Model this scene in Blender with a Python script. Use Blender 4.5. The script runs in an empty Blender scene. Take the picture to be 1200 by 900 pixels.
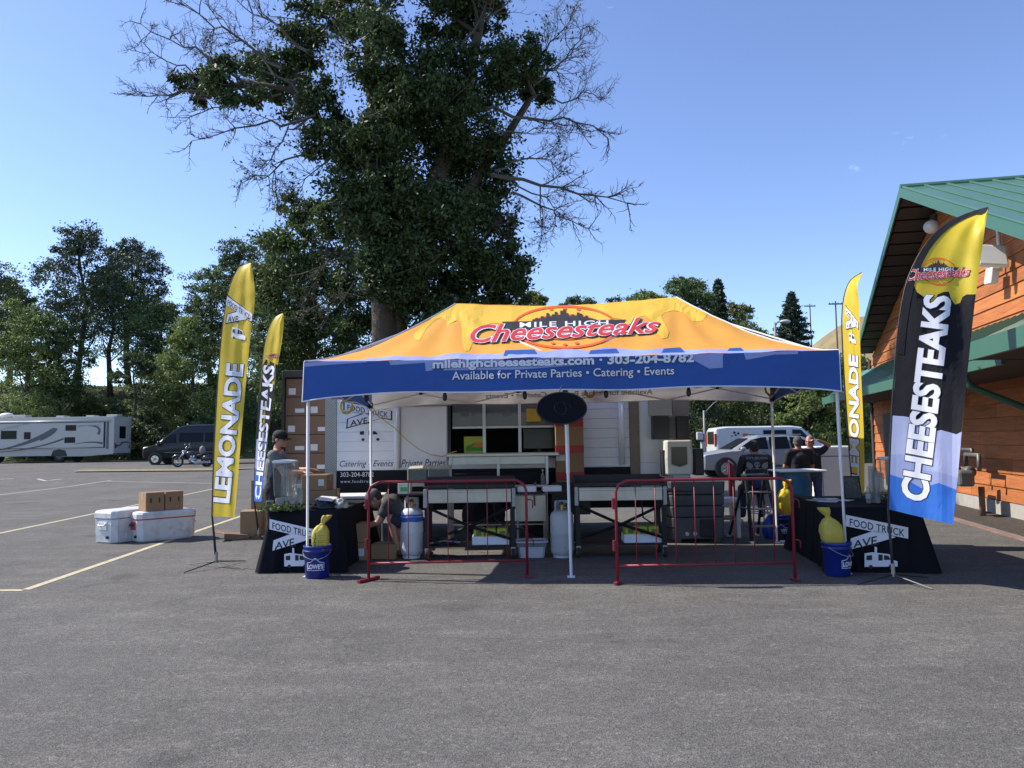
import bpy, bmesh, math, random
import numpy as np
from mathutils import Vector, Matrix, noise

random.seed(7); rng = np.random.default_rng(7)
SC = bpy.context.scene
COL = SC.collection
R = math.radians

# ------------------------------------------------------------------ camera
PITCH, ROLL, CAM_H, FPX = R(4.15), R(-0.8), 1.6, 900.0
cam_d = bpy.data.cameras.new('camera'); cam_d.sensor_width = 36; cam_d.lens = 27; cam_d.clip_end = 3000; cam_d.clip_start = 0.05
cam = bpy.data.objects.new('camera', cam_d); COL.objects.link(cam)
CM = Matrix.Rotation(math.pi/2 + PITCH, 3, 'X') @ Matrix.Rotation(ROLL, 3, 'Z')
cam.matrix_world = Matrix.Translation((0, 0, CAM_H)) @ CM.to_4x4()
SC.camera = cam

# ------------------------------------------------------------------ sky, sun, exposure
SUN = Vector((-1.0, 0.22, 1.0)).normalized()          # direction towards the sun
EL = math.asin(SUN.z); AZ = math.atan2(SUN.x, SUN.y)
world = bpy.data.worlds.new('World'); SC.world = world; world.use_nodes = True
wn = world.node_tree.nodes; wl = world.node_tree.links
for n in list(wn): wn.remove(n)
wo = wn.new('ShaderNodeOutputWorld'); bg = wn.new('ShaderNodeBackground')
sky = wn.new('ShaderNodeTexSky'); sky.sky_type = 'NISHITA'; sky.sun_disc = False
sky.sun_elevation = EL; sky.sun_rotation = AZ % (2*math.pi)
sky.altitude = 1200; sky.air_density = 1.0; sky.dust_density = 0.6; sky.ozone_density = 4.0
bg.inputs['Strength'].default_value = 0.135
# thin scattered cloud wisps all round the sky
tc = wn.new('ShaderNodeTexCoord'); mp = wn.new('ShaderNodeMapping'); mp.inputs['Scale'].default_value = (3.0, 3.0, 8.0)
mp.inputs['Location'].default_value = (2.05, 0.72, 1.30)
cn = wn.new('ShaderNodeTexNoise'); cn.inputs['Scale'].default_value = 2.6; cn.inputs['Detail'].default_value = 7; cn.inputs['Roughness'].default_value = 0.58
cr = wn.new('ShaderNodeValToRGB'); cr.color_ramp.elements[0].position = 0.685; cr.color_ramp.elements[1].position = 0.86
cr.color_ramp.elements[1].color = (0.75, 0.75, 0.75, 1)
mx = wn.new('ShaderNodeMix'); mx.data_type = 'RGBA'; mx.inputs[7].default_value = (6.2, 6.6, 7.2, 1)
wl.new(tc.outputs['Generated'], mp.inputs['Vector']); wl.new(mp.outputs['Vector'], cn.inputs['Vector'])
wl.new(cn.outputs['Fac'], cr.inputs['Fac']); wl.new(cr.outputs['Color'], mx.inputs[0])
hs = wn.new('ShaderNodeHueSaturation'); hs.inputs['Saturation'].default_value = 1.0; hs.inputs['Hue'].default_value = 0.509; wl.new(sky.outputs['Color'], hs.inputs['Color']); wl.new(hs.outputs['Color'], mx.inputs[6]); wl.new(mx.outputs[2], bg.inputs['Color'])
wl.new(bg.outputs['Background'], wo.inputs['Surface'])
sun_d = bpy.data.lights.new('sun', 'SUN'); sun_d.energy = 4.0; sun_d.angle = R(0.53); sun_d.color = (1.0, 0.93, 0.83)
sun_o = bpy.data.objects.new('sun', sun_d); COL.objects.link(sun_o); sun_o.location = (-20, 5, 20)
sun_o.rotation_euler = SUN.to_track_quat('Z', 'Y').to_euler()
SC.view_settings.view_transform = 'Standard'; SC.view_settings.look = 'None'
SC.view_settings.gamma = 1; SC.view_settings.exposure = 0.85; SC.view_settings.use_curve_mapping = False
SC.render.engine = 'CYCLES'
SC.cycles.max_bounces = 8; SC.cycles.transparent_max_bounces = 16
SC.cycles.use_denoising = True

# ------------------------------------------------------------------ photo pixel (1200x900) -> direction -> point
def ray(px, py): return CM @ Vector(((px-600)/FPX, (450-py)/FPX, -1))
def gp(px, py, z=0.0):
    d = ray(px, py); return Vector((0, 0, CAM_H)) + d*((z-CAM_H)/d.z)
def at(px, py, D):
    d = ray(px, py); return Vector((0, 0, CAM_H)) + d*(D/d.y)
def sm(t): t = min(1, max(0, t)); return t*t*(3-2*t)
def gz(x, y):   # the lot rises gently towards the far left
    return 0.42*min(1, max(0, (y-30)/27))*sm((-x-6)/9)

# ------------------------------------------------------------------ materials
MATS = {}
def nodes_of(m):
    m.use_nodes = True; nt = m.node_tree
    return nt, nt.nodes, nt.links, nt.nodes['Principled BSDF']
def M(name, col, rough=0.6, metal=0.0, var=0.12, vscale=6.0, bump=0.0, bscale=60.0, trans=0.0, coat=0.0, spec=0.5, island=0.0, dirt=0.0, dcol=(0.05,0.045,0.04), dscale=2.5):
    """procedural material: base colour with noise variation, optional per-piece variation, dirt and fine relief"""
    if name in MATS: return MATS[name]
    m = bpy.data.materials.new(name); nt, N, L, P = nodes_of(m)
    tc = N.new('ShaderNodeTexCoord')
    nz = N.new('ShaderNodeTexNoise'); nz.inputs['Scale'].default_value = vscale; nz.inputs['Detail'].default_value = 5; nz.inputs['Roughness'].default_value = 0.65
    L.new(tc.outputs['Object'], nz.inputs['Vector'])
    hsv = N.new('ShaderNodeHueSaturation'); hsv.inputs['Color'].default_value = (*col, 1)
    mr = N.new('ShaderNodeMapRange'); mr.inputs['From Min'].default_value = 0.25; mr.inputs['From Max'].default_value = 0.75
    mr.inputs['To Min'].default_value = 1-var; mr.inputs['To Max'].default_value = 1+var
    L.new(nz.outputs['Fac'], mr.inputs['Value'])
    src = mr.outputs['Result']
    if island:
        g = N.new('ShaderNodeNewGeometry'); oi = N.new('ShaderNodeObjectInfo')
        ad = N.new('ShaderNodeMath'); ad.operation = 'ADD'; L.new(g.outputs['Random Per Island'], ad.inputs[0]); L.new(oi.outputs['Random'], ad.inputs[1])
        fr = N.new('ShaderNodeMath'); fr.operation = 'FRACT'; L.new(ad.outputs[0], fr.inputs[0])
        m2 = N.new('ShaderNodeMapRange'); m2.inputs['To Min'].default_value = 1-island; m2.inputs['To Max'].default_value = 1+island
        L.new(fr.outputs[0], m2.inputs['Value'])
        mu = N.new('ShaderNodeMath'); mu.operation = 'MULTIPLY'; L.new(src, mu.inputs[0]); L.new(m2.outputs['Result'], mu.inputs[1]); src = mu.outputs[0]
    L.new(src, hsv.inputs['Value'])
    out = hsv.outputs['Color']
    if dirt:
        dn = N.new('ShaderNodeTexNoise'); dn.inputs['Scale'].default_value = dscale; dn.inputs['Detail'].default_value = 8; dn.inputs['Roughness'].default_value = 0.7
        L.new(tc.outputs['Object'], dn.inputs['Vector'])
        rp = N.new('ShaderNodeMapRange'); rp.inputs['From Min'].default_value = 0.5; rp.inputs['From Max'].default_value = 0.75; rp.inputs['To Max'].default_value = dirt
        L.new(dn.outputs['Fac'], rp.inputs['Value'])
        mi = N.new('ShaderNodeMix'); mi.data_type = 'RGBA'; mi.inputs[7].default_value = (*dcol, 1)
        L.new(rp.outputs['Result'], mi.inputs[0]); L.new(out, mi.inputs[6]); out = mi.outputs[2]
    L.new(out, P.inputs['Base Color'])
    P.inputs['Roughness'].default_value = rough; P.inputs['Metallic'].default_value = metal
    P.inputs['Coat Weight'].default_value = coat; P.inputs['Specular IOR Level'].default_value = spec
    rr = N.new('ShaderNodeMapRange'); rr.inputs['To Min'].default_value = max(0.02, rough-0.1); rr.inputs['To Max'].default_value = min(1, rough+0.1)
    L.new(nz.outputs['Fac'], rr.inputs['Value']); L.new(rr.outputs['Result'], P.inputs['Roughness'])
    if bump:
        bn = N.new('ShaderNodeTexNoise'); bn.inputs['Scale'].default_value = bscale; bn.inputs['Detail'].default_value = 4
        L.new(tc.outputs['Object'], bn.inputs['Vector'])
        bp = N.new('ShaderNodeBump'); bp.inputs['Strength'].default_value = bump; bp.inputs['Distance'].default_value = 0.02
        L.new(bn.outputs['Fac'], bp.inputs['Height']); L.new(bp.outputs['Normal'], P.inputs['Normal'])
    if trans:
        tr = N.new('ShaderNodeBsdfTranslucent'); ms = N.new('ShaderNodeMixShader'); ms.inputs['Fac'].default_value = trans
        L.new(out, tr.inputs['Color'])
        o = N['Material Output']; L.new(P.outputs['BSDF'], ms.inputs[1]); L.new(tr.outputs['BSDF'], ms.inputs[2]); L.new(ms.outputs['Shader'], o.inputs['Surface'])
    MATS[name] = m
    return m
def glass(name, tint=(0.9, 0.95, 0.95), mixf=0.75, rough=0.03):
    if name in MATS: return MATS[name]
    m = bpy.data.materials.new(name); nt, N, L, P = nodes_of(m)
    P.inputs['Base Color'].default_value = (*[c*0.5 for c in tint], 1); P.inputs['Roughness'].default_value = rough
    tr = N.new('ShaderNodeBsdfTransparent'); tr.inputs['Color'].default_value = (*tint, 1)
    ms = N.new('ShaderNodeMixShader'); ms.inputs['Fac'].default_value = mixf
    L.new(P.outputs['BSDF'], ms.inputs[1]); L.new(tr.outputs['BSDF'], ms.inputs[2])
    L.new(ms.outputs['Shader'], N['Material Output'].inputs['Surface'])
    MATS[name] = m; return m

# ------------------------------------------------------------------ objects
def tag(o, label=None, cat=None, group=None, kind=None):
    if label: o['label'] = label
    if cat: o['category'] = cat
    if group: o['group'] = group
    if kind: o['kind'] = kind
    return o
def thing(name, label, cat, loc=(0, 0, 0), rz=0.0, group=None):
    o = bpy.data.objects.new(name, None); COL.objects.link(o); o.empty_display_size = 0.1
    o.location = loc; o.rotation_euler = (0, 0, rz)
    return tag(o, label, cat, group)
def wmat(o):
    m = Matrix.Translation(o.location) @ Matrix.Rotation(o.rotation_euler.z, 4, 'Z')
    return wmat(o.parent) @ m if o.parent else m
def copy_tree(o, parent=None):
    c = o.copy(); COL.objects.link(c); c.parent = parent
    for ch in list(o.children):
        if ch is not c: copy_tree(ch, c)
    return c
def link(name, me, mat, parent=None, smooth=False, bevel=0.0):
    o = bpy.data.objects.new(name, me); COL.objects.link(o)
    if mat:
        me.materials.clear()
        for q in (mat if isinstance(mat, (list, tuple)) else [mat]): me.materials.append(q)
    if parent is not None: o.parent = parent
    if smooth: me.polygons.foreach_set('use_smooth', [True]*len(me.polygons))
    if bevel:
        b = o.modifiers.new('bevel', 'BEVEL'); b.width = bevel; b.segments = 2; b.limit_method = 'ANGLE'; b.angle_limit = R(50)
    return o
class MB:
    """collects primitives; build() links them as one mesh object"""
    def __init__(s): s.v = []; s.f = []; s.mi = []; s.cur = 0
    def add(s, vs, fs):
        b = len(s.v); s.v += [tuple(p) for p in vs]; s.f += [tuple(i+b for i in f) for f in fs]; s.mi += [s.cur]*len(fs); return s
    def box(s, c, d, rot=None):
        x, y, z = d[0]/2, d[1]/2, d[2]/2
        vs = [Vector((a, b, e)) for a in (-x, x) for b in (-y, y) for e in (-z, z)]
        if rot is not None: vs = [rot @ p for p in vs]
        c = Vector(c)
        return s.add([p+c for p in vs], [(0,1,3,2),(4,6,7,5),(0,4,5,1),(2,3,7,6),(0,2,6,4),(1,5,7,3)])
    def bb(s, x0, x1, y0, y1, z0, z1): return s.box(((x0+x1)/2, (y0+y1)/2, (z0+z1)/2), (x1-x0, y1-y0, z1-z0))
    def tube(s, pts, r, n=8, cap=True):
        pts = [Vector(p) for p in pts]; rs = r if isinstance(r, (list, tuple)) else [r]*len(pts)
        t0 = (pts[1]-pts[0]).normalized(); up = Vector((0, 0, 1)) if abs(t0.z) < 0.9 else Vector((1, 0, 0))
        a = t0.cross(up).normalized(); vs = []; fs = []
        for i, p in enumerate(pts):
            t = (pts[min(i+1, len(pts)-1)]-pts[max(i-1, 0)])
            t = t.normalized() if t.length > 1e-9 else t0
            a = (a - t*a.dot(t)); a = a.normalized() if a.length > 1e-6 else t.orthogonal().normalized()
            b = t.cross(a)
            for k in range(n):
                w = 2*math.pi*k/n; vs.append(p + a*(rs[i]*math.cos(w)) + b*(rs[i]*math.sin(w)))
        for i in range(len(pts)-1):
            for k in range(n): k2 = (k+1) % n; fs.append((i*n+k, i*n+k2, (i+1)*n+k2, (i+1)*n+k))
        if cap: fs.append(tuple(reversed(range(n)))); fs.append(tuple((len(pts)-1)*n+k for k in range(n)))
        return s.add(vs, fs)
    def lathe(s, prof, c=(0, 0, 0), n=24, cap=True, sx=1, sy=1):
        vs = []; fs = []; m = len(prof)
        for (r, z) in prof:
            for k in range(n): w = 2*math.pi*k/n; vs.append((c[0]+r*sx*math.cos(w), c[1]+r*sy*math.sin(w), c[2]+z))
        for i in range(m-1):
            for k in range(n): k2 = (k+1) % n; fs.append((i*n+k, i*n+k2, (i+1)*n+k2, (i+1)*n+k))
        if cap: fs.append(tuple(reversed(range(n)))); fs.append(tuple((m-1)*n+k for k in range(n)))
        return s.add(vs, fs)
    def wheel(s, c, r, w, axis='X', prof=None, n=28):
        prof = prof or [(0.0, -w/2), (r*0.93, -w/2), (r, -w/2+0.2*w), (r, w/2-0.2*w), (r*0.93, w/2), (0.0, w/2)]
        t = MB(); t.lathe(prof, n=n, cap=False)
        for i, p in enumerate(t.v):
            t.v[i] = (c[0]+p[2], c[1]+p[0], c[2]+p[1]) if axis == 'X' else (c[0]+p[0], c[1]+p[2], c[2]+p[1])
        return s.add(t.v, t.f)
    def sphere(s, c, r, n=14, m=9):
        r = r if isinstance(r, (tuple, list, Vector)) else (r, r, r)
        vs = [(c[0], c[1], c[2]-r[2])]; fs = []
        for i in range(1, m):
            ph = -math.pi/2+math.pi*i/m
            for k in range(n): w = 2*math.pi*k/n; vs.append((c[0]+r[0]*math.cos(ph)*math.cos(w), c[1]+r[1]*math.cos(ph)*math.sin(w), c[2]+r[2]*math.sin(ph)))
        vs.append((c[0], c[1], c[2]+r[2])); e = len(vs)-1
        for k in range(n): k2 = (k+1) % n; fs.append((0, 1+k2, 1+k)); fs.append((e, e-n+k, e-n+k2))
        for i in range(m-2):
            for k in range(n): k2 = (k+1) % n; fs.append((1+i*n+k, 1+i*n+k2, 1+(i+1)*n+k2, 1+(i+1)*n+k))
        return s.add(vs, fs)
    def slab(s, a, b, c, d, t):
        """four corners (a,b,c,d round the face), thickness t along the face normal (negative side)"""
        a, b, c, d = [Vector(p) for p in (a, b, c, d)]; n = (b-a).cross(d-a).normalized()*t
        return s.add([a, b, c, d, a-n, b-n, c-n, d-n], [(0,1,2,3),(7,6,5,4),(0,4,5,1),(1,5,6,2),(2,6,7,3),(3,7,4,0)])
    def prism(s, poly, y0, y1):
        """polygon in XZ extruded from y0 to y1"""
        n = len(poly); vs = [(x, y0, z) for x, z in poly]+[(x, y1, z) for x, z in poly]
        fs = [tuple(range(n)), tuple(reversed(range(n, 2*n)))]+[((i+1) % n, i, n+i, n+(i+1) % n) for i in range(n)]
        return s.add(vs, fs)
    def grid(s, fn, nu, nv):
        vs = [fn(i/nu, j/nv) for j in range(nv+1) for i in range(nu+1)]; w = nu+1
        return s.add(vs, [(j*w+i, j*w+i+1, (j+1)*w+i+1, (j+1)*w+i) for j in range(nv) for i in range(nu)])
    def loft(s, rings, cap=True, close=True):
        n = len(rings[0]); vs = [p for r in rings for p in r]; fs = []
        for i in range(len(rings)-1):
            for k in range(n if close else n-1): k2 = (k+1) % n; fs.append((i*n+k, i*n+k2, (i+1)*n+k2, (i+1)*n+k))
        if cap: fs.append(tuple(reversed(range(n)))); fs.append(tuple((len(rings)-1)*n+k for k in range(n)))
        return s.add(vs, fs)
    def mesh(s, name='m', mtx=None):
        me = bpy.data.meshes.new(name)
        v = s.v if mtx is None else [tuple(mtx @ Vector(p)) for p in s.v]
        me.from_pydata(v, [], s.f)
        if any(s.mi): me.polygons.foreach_set('material_index', s.mi)
        bm = bmesh.new(); bm.from_mesh(me); bmesh.ops.recalc_face_normals(bm, faces=bm.faces); bm.to_mesh(me); bm.free()
        return me
    def build(s, name, mat, parent=None, smooth=False, bevel=0.0, world=False):
        """world=True: the coordinates are world coordinates, turned into the parent's space"""
        mtx = wmat(parent).inverted() if (world and parent is not None) else None
        return link(name, s.mesh(name, mtx), mat, parent, smooth, bevel)

# ------------------------------------------------------------------ lettering and flat print laid on surfaces
TMP = bpy.data.scenes.new('workbench')   # objects are evaluated here, away from the growing scene; removed at the end
def eval_mesh(o):
    TMP.collection.objects.link(o); vl = TMP.view_layers[0]; vl.update(); dg = vl.depsgraph
    if dg is None:
        with bpy.context.temp_override(scene=TMP, view_layer=vl): dg = bpy.context.evaluated_depsgraph_get()
    dg.update(); me = bpy.data.meshes.new_from_object(o.evaluated_get(dg)); TMP.collection.objects.unlink(o); return me
def text_mesh(txt, bold=0.0, shear=0.0, spacing=1.0):
    """text as a flat bmesh, scaled so that the box of its letters runs 0..1 by 0..1; returns (bm, width/height)"""
    cu = bpy.data.curves.new('t', 'FONT'); cu.body = txt; cu.size = 1; cu.offset = bold; cu.shear = shear; cu.space_character = spacing
    cu.resolution_u = 3
    o = bpy.data.objects.new('t', cu); me = eval_mesh(o)
    bm = bmesh.new(); bm.from_mesh(me)
    bpy.data.objects.remove(o); bpy.data.curves.remove(cu); bpy.data.meshes.remove(me)
    xs = [v.co.x for v in bm.verts]; ys = [v.co.y for v in bm.verts]
    x0, x1, y0, y1 = min(xs), max(xs), min(ys), max(ys)
    for v in bm.verts: v.co = ((v.co.x-x0)/(x1-x0), (v.co.y-y0)/(y1-y0), 0)
    return bm, (x1-x0)/(y1-y0)
def poly_mesh(polys):
    """flat filled polygons (lists of (u, v)) as a bmesh"""
    bm = bmesh.new()
    for p in polys:
        vs = [bm.verts.new((a, b, 0)) for a, b in p]; f = bm.faces.new(vs)
        bmesh.ops.triangulate(bm, faces=[f])
    return bm
def decal(name, bm, mapfn, mat, parent, cuts=(0, 0), uv=None, world=True):
    """lay a flat bmesh on a surface: uv maps bm xy to surface (u, v); mapfn(u, v) gives the point; cuts slice it so that it follows curves"""
    if uv is not None:
        for v in bm.verts: v.co.x, v.co.y = uv(v.co.x, v.co.y)
    for ax, k in ((0, cuts[0]), (1, cuts[1])):
        if not k: continue
        lo = min(v.co[ax] for v in bm.verts); hi = max(v.co[ax] for v in bm.verts)
        for i in range(math.floor(lo*k)+1, math.ceil(hi*k)):
            co = [0, 0, 0]; no = [0, 0, 0]; co[ax] = i/k; no[ax] = 1
            bmesh.ops.bisect_plane(bm, geom=bm.verts[:]+bm.edges[:]+bm.faces[:], plane_co=co, plane_no=no)
    inv = wmat(parent).inverted() if world else Matrix.Identity(4)
    for v in bm.verts: v.co = inv @ Vector(mapfn(v.co.x, v.co.y))
    me = bpy.data.meshes.new(name); bm.to_mesh(me); bm.free()
    o = link(name, me, mat, parent); o['kind'] = 'stuff'; return o
def split_letters(o, name='letter'):
    """one object for each letter of a line of big lettering"""
    bm = bmesh.new(); bm.from_mesh(o.data); bm.faces.ensure_lookup_table(); seen = set(); n = 0
    for f in bm.faces:
        if f.index in seen: continue
        st = [f]; isl = []; seen.add(f.index)
        while st:
            a = st.pop(); isl.append(a)
            for e in a.edges:
                for b in e.link_faces:
                    if b.index not in seen: seen.add(b.index); st.append(b)
        vm = {}; vs = []; fs = []
        for a in isl:
            idx = []
            for v in a.verts:
                if v.index not in vm: vm[v.index] = len(vs); vs.append(v.co[:])
                idx.append(vm[v.index])
            fs.append(idx)
        me = bpy.data.meshes.new(name); me.from_pydata(vs, [], fs); link(name, me, o.data.materials[0], o.parent)
    bm.free(); bpy.data.objects.remove(o)
def box_uv(u0, u1, v0, v1): return lambda x, y: (u0+(u1-u0)*x, v0+(v1-v0)*y)
def rot_uv(cu, cv, w, h, ang, asp=1.0):
    """place a 0..1 box of size w x h centred at (cu, cv), turned by ang; asp = metres per u / metres per v"""
    c, s_ = math.cos(ang), math.sin(ang)
    def f(x, y):
        a, b = (x-.5)*w, (y-.5)*h; return (cu+(a*c-b*s_), cv+(a*s_+b*c)*asp)
    return f
def ellipse(cx, cy, rx, ry, n=40): return [(cx+rx*math.cos(2*math.pi*k/n), cy+ry*math.sin(2*math.pi*k/n)) for k in range(n)]
def ring_mesh(cx, cy, rx, ry, t, n=48):
    bm = bmesh.new(); o = ellipse(cx, cy, rx, ry, n); i = ellipse(cx, cy, rx-t, ry-t, n)
    a = [bm.verts.new((*p, 0)) for p in o]; b = [bm.verts.new((*p, 0)) for p in i]
    for k in range(n): bm.faces.new((a[k], a[(k+1) % n], b[(k+1) % n], b[k]))
    return bm
def merge_bm(*bms):
    out = bms[0]
    for b in bms[1:]:
        me = bpy.data.meshes.new('x'); b.to_mesh(me); out.from_mesh(me); b.free(); bpy.data.meshes.remove(me)
    return out
def tf_bm(bm, f):
    for v in bm.verts: v.co.x, v.co.y = f(v.co.x, v.co.y)
    return bm
# ================================================================== THE SETTING
def asphalt_mat():
    m = bpy.data.materials.new('asphalt'); nt, N, L, P = nodes_of(m)
    tc = N.new('ShaderNodeTexCoord')
    def nz(sc, det, ro=0.6):
        n = N.new('ShaderNodeTexNoise'); n.inputs['Scale'].default_value = sc; n.inputs['Detail'].default_value = det; n.inputs['Roughness'].default_value = ro
        L.new(tc.outputs['Object'], n.inputs['Vector']); return n
    def rng_(src, a, b, c, d):
        r = N.new('ShaderNodeMapRange'); r.inputs['From Min'].default_value = a; r.inputs['From Max'].default_value = b
        r.inputs['To Min'].default_value = c; r.inputs['To Max'].default_value = d; L.new(src, r.inputs['Value']); return r.outputs['Result']
    def mul(a, b, op='MULTIPLY'):
        k = N.new('ShaderNodeMath'); k.operation = op
        for i, q in enumerate((a, b)):
            if isinstance(q, (int, float)): k.inputs[i].default_value = q
            else: L.new(q, k.inputs[i])
        return k.outputs[0]
    vor = N.new('ShaderNodeTexVoronoi'); vor.inputs['Scale'].default_value = 95; L.new(tc.outputs['Object'], vor.inputs['Vector'])
    v2 = N.new('ShaderNodeTexVoronoi'); v2.inputs['Scale'].default_value = 42; L.new(tc.outputs['Object'], v2.inputs['Vector'])
    sep = N.new('ShaderNodeSeparateColor'); L.new(vor.outputs['Color'], sep.inputs[0])
    sep2 = N.new('ShaderNodeSeparateColor'); L.new(v2.outputs['Color'], sep2.inputs[0])
    big = nz(0.35, 6, 0.62); mid = nz(2.2, 6, 0.7); mott = nz(14, 5, 0.7)
    val = mul(rng_(big.outputs['Fac'], 0.3, 0.7, 0.86, 1.14), rng_(mid.outputs['Fac'], 0.3, 0.72, 0.88, 1.14))
    val = mul(val, rng_(mott.outputs['Fac'], 0.25, 0.75, 0.85, 1.15))
    val = mul(val, rng_(sep.outputs[0], 0, 1, 0.64, 1.32))
    val = mul(val, rng_(sep2.outputs[0], 0.9, 1.0, 1.0, 1.35))
    # dusty scuffs, stretched sideways
    mp = N.new('ShaderNodeMapping'); mp.inputs['Scale'].default_value = (0.5, 1.6, 1); L.new(tc.outputs['Object'], mp.inputs['Vector'])
    sc = N.new('ShaderNodeTexNoise'); sc.inputs['Scale'].default_value = 1.5; sc.inputs['Detail'].default_value = 9; sc.inputs['Roughness'].default_value = 0.75; L.new(mp.outputs['Vector'], sc.inputs['Vector'])
    dust = mul(rng_(sc.outputs['Fac'], 0.50, 0.72, 0, 1), rng_(sep.outputs[1], 0.3, 0.8, 0.12, 0.8))
    col = N.new('ShaderNodeMix'); col.data_type = 'RGBA'; col.inputs[6].default_value = (0.108, 0.104, 0.096, 1); col.inputs[7].default_value = (0.22, 0.205, 0.18, 1)
    L.new(dust, col.inputs[0])
    # oil stains
    oil = nz(0.9, 4, 0.5); om = rng_(oil.outputs['Fac'], 0.62, 0.72, 1.0, 0.66)
    hv = N.new('ShaderNodeHueSaturation'); L.new(col.outputs[2], hv.inputs['Color']); L.new(mul(val, om), hv.inputs['Value'])
    # fine cracks
    ck = N.new('ShaderNodeTexVoronoi'); ck.feature = 'DISTANCE_TO_EDGE'; ck.inputs['Scale'].default_value = 0.28
    wv = N.new('ShaderNodeMix'); wv.data_type = 'RGBA'; wv.inputs[0].default_value = 0.35
    L.new(tc.outputs['Object'], wv.inputs[6]); L.new(mid.outputs['Color'], wv.inputs[7]); L.new(wv.outputs[2], ck.inputs['Vector'])
    cf = rng_(ck.outputs['Distance'], 0.0, 0.0035, 0.8, 1.0)
    h2 = N.new('ShaderNodeHueSaturation'); L.new(hv.outputs['Color'], h2.inputs['Color']); L.new(cf, h2.inputs['Value'])
    L.new(h2.outputs['Color'], P.inputs['Base Color']); P.inputs['Roughness'].default_value = 0.93; P.inputs['Specular IOR Level'].default_value = 0.3
    b = N.new('ShaderNodeBump'); b.inputs['Strength'].default_value = 0.8; b.inputs['Distance'].default_value = 0.006
    L.new(vor.outputs['Distance'], b.inputs['Height']); L.new(b.outputs['Normal'], P.inputs['Normal'])
    return m
def y0(x): return 60 - 16*sm((x+6)/10)
def th(x, y):
    t = y - y0(x)
    if t < 0: return gz(x, y) - 0.15
    hgt = 7.2 - 1.4*sm((x+6)/14)
    z = gz(x, y0(x)) - 0.15 + 0.15*sm(t/0.5) + hgt*sm(t/17)
    z += 0.35*sm(t/3)*noise.noise(Vector((x*0.16, y*0.16, 0))) + 0.15*sm(t/3)*noise.noise(Vector((x*0.5, y*0.5, 4)))
    z += max(0, t-17)*0.012
    return z
# the big ground sheet
xs = sorted(set([-900, -500, -300, -200, -140]+list(range(-110, 111, 2))+[140, 200, 300, 500, 900]))
ys = sorted(set([-300, -100, -30, 0, 20, 36]+list(range(40, 92, 1))+list(range(92, 140, 4))+[150, 180, 240, 320, 480, 700, 1000]))
t = MB(); W_ = len(xs)
t.add([(x, y, th(x, y)) for y in ys for x in xs], [(j*W_+i, j*W_+i+1, (j+1)*W_+i+1, (j+1)*W_+i) for j in range(len(ys)-1) for i in range(W_-1)])
def bank_mat():
    m = bpy.data.materials.new('bank_grass'); nt, N, L, P = nodes_of(m); tc = N.new('ShaderNodeTexCoord')
    a = N.new('ShaderNodeTexNoise'); a.inputs['Scale'].default_value = 0.22; a.inputs['Detail'].default_value = 9; a.inputs['Roughness'].default_value = 0.72; L.new(tc.outputs['Object'], a.inputs['Vector'])
    r = N.new('ShaderNodeValToRGB'); e = r.color_ramp.elements
    e[0].position = 0.36; e[0].color = (0.045, 0.06, 0.016, 1); e[1].position = 0.68; e[1].color = (0.17, 0.15, 0.055, 1)
    q = r.color_ramp.elements.new(0.5); q.color = (0.09, 0.115, 0.03, 1)
    L.new(a.outputs['Fac'], r.inputs['Fac']); L.new(r.outputs['Color'], P.inputs['Base Color']); P.inputs['Roughness'].default_value = 1
    b = N.new('ShaderNodeTexNoise'); b.inputs['Scale'].default_value = 3; b.inputs['Detail'].default_value = 6; L.new(tc.outputs['Object'], b.inputs['Vector'])
    bp = N.new('ShaderNodeBump'); bp.inputs['Strength'].default_value = 1; bp.inputs['Distance'].default_value = 0.3; L.new(b.outputs['Fac'], bp.inputs['Height']); L.new(bp.outputs['Normal'], P.inputs['Normal'])
    return m
BANK = bank_mat()
o = t.build('grassy_ground', BANK, None, smooth=True); tag(o, 'grass covered ground and bank behind the car park', kind='structure')
# the asphalt lot
gx = list(range(-90, 61, 2)); t = MB(); rows = 60
vs = []; fs = []
for j in range(rows+1):
    for x in gx:
        ya, yb = -30, y0(x)-0.05; y = ya+(yb-ya)*j/rows; vs.append((x, y, gz(x, y)))
n = len(gx); fs = [(j*n+i, j*n+i+1, (j+1)*n+i+1, (j+1)*n+i) for j in range(rows) for i in range(n-1)]
t.add(vs, fs)
lot = t.build('parking_lot', asphalt_mat(), None, smooth=True); tag(lot, 'dark grey worn asphalt of the car park', kind='structure')
# painted lines
PAINT_Y = M('worn_yellow_paint', (0.47, 0.42, 0.27), 0.85, var=0.18, vscale=20, dirt=0.75, dcol=(0.09, 0.088, 0.085), dscale=9)
PAINT_W = M('worn_white_paint', (0.42, 0.41, 0.39), 0.85, var=0.18, vscale=20, dirt=0.8, dcol=(0.09, 0.09, 0.09), dscale=7)
def paint(pts, w, mat, nm='painted_line'):
    pts = [Vector((p[0], p[1], 0)) for p in pts]; t = MB(); fine = []
    for a, b in zip(pts[:-1], pts[1:]):
        k = max(1, int((b-a).length/1.5)); fine += [a.lerp(b, i/k) for i in range(k)]
    fine.append(pts[-1]); L_ = []; R_ = []
    for i, p in enumerate(fine):
        d = (fine[min(i+1, len(fine)-1)]-fine[max(i-1, 0)]).normalized(); nn = Vector((-d.y, d.x, 0))*w/2
        for lst, q in ((L_, p+nn), (R_, p-nn)): lst.append((q.x, q.y, gz(q.x, q.y)+0.004))
    k = len(fine); t.add(L_+R_, [(i, i+1, k+i+1, k+i) for i in range(k-1)])
    return t.build(nm, mat, lot)
A_, B_ = gp(28, 692), gp(250, 616); dirn = (B_-A_).normalized()
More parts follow.
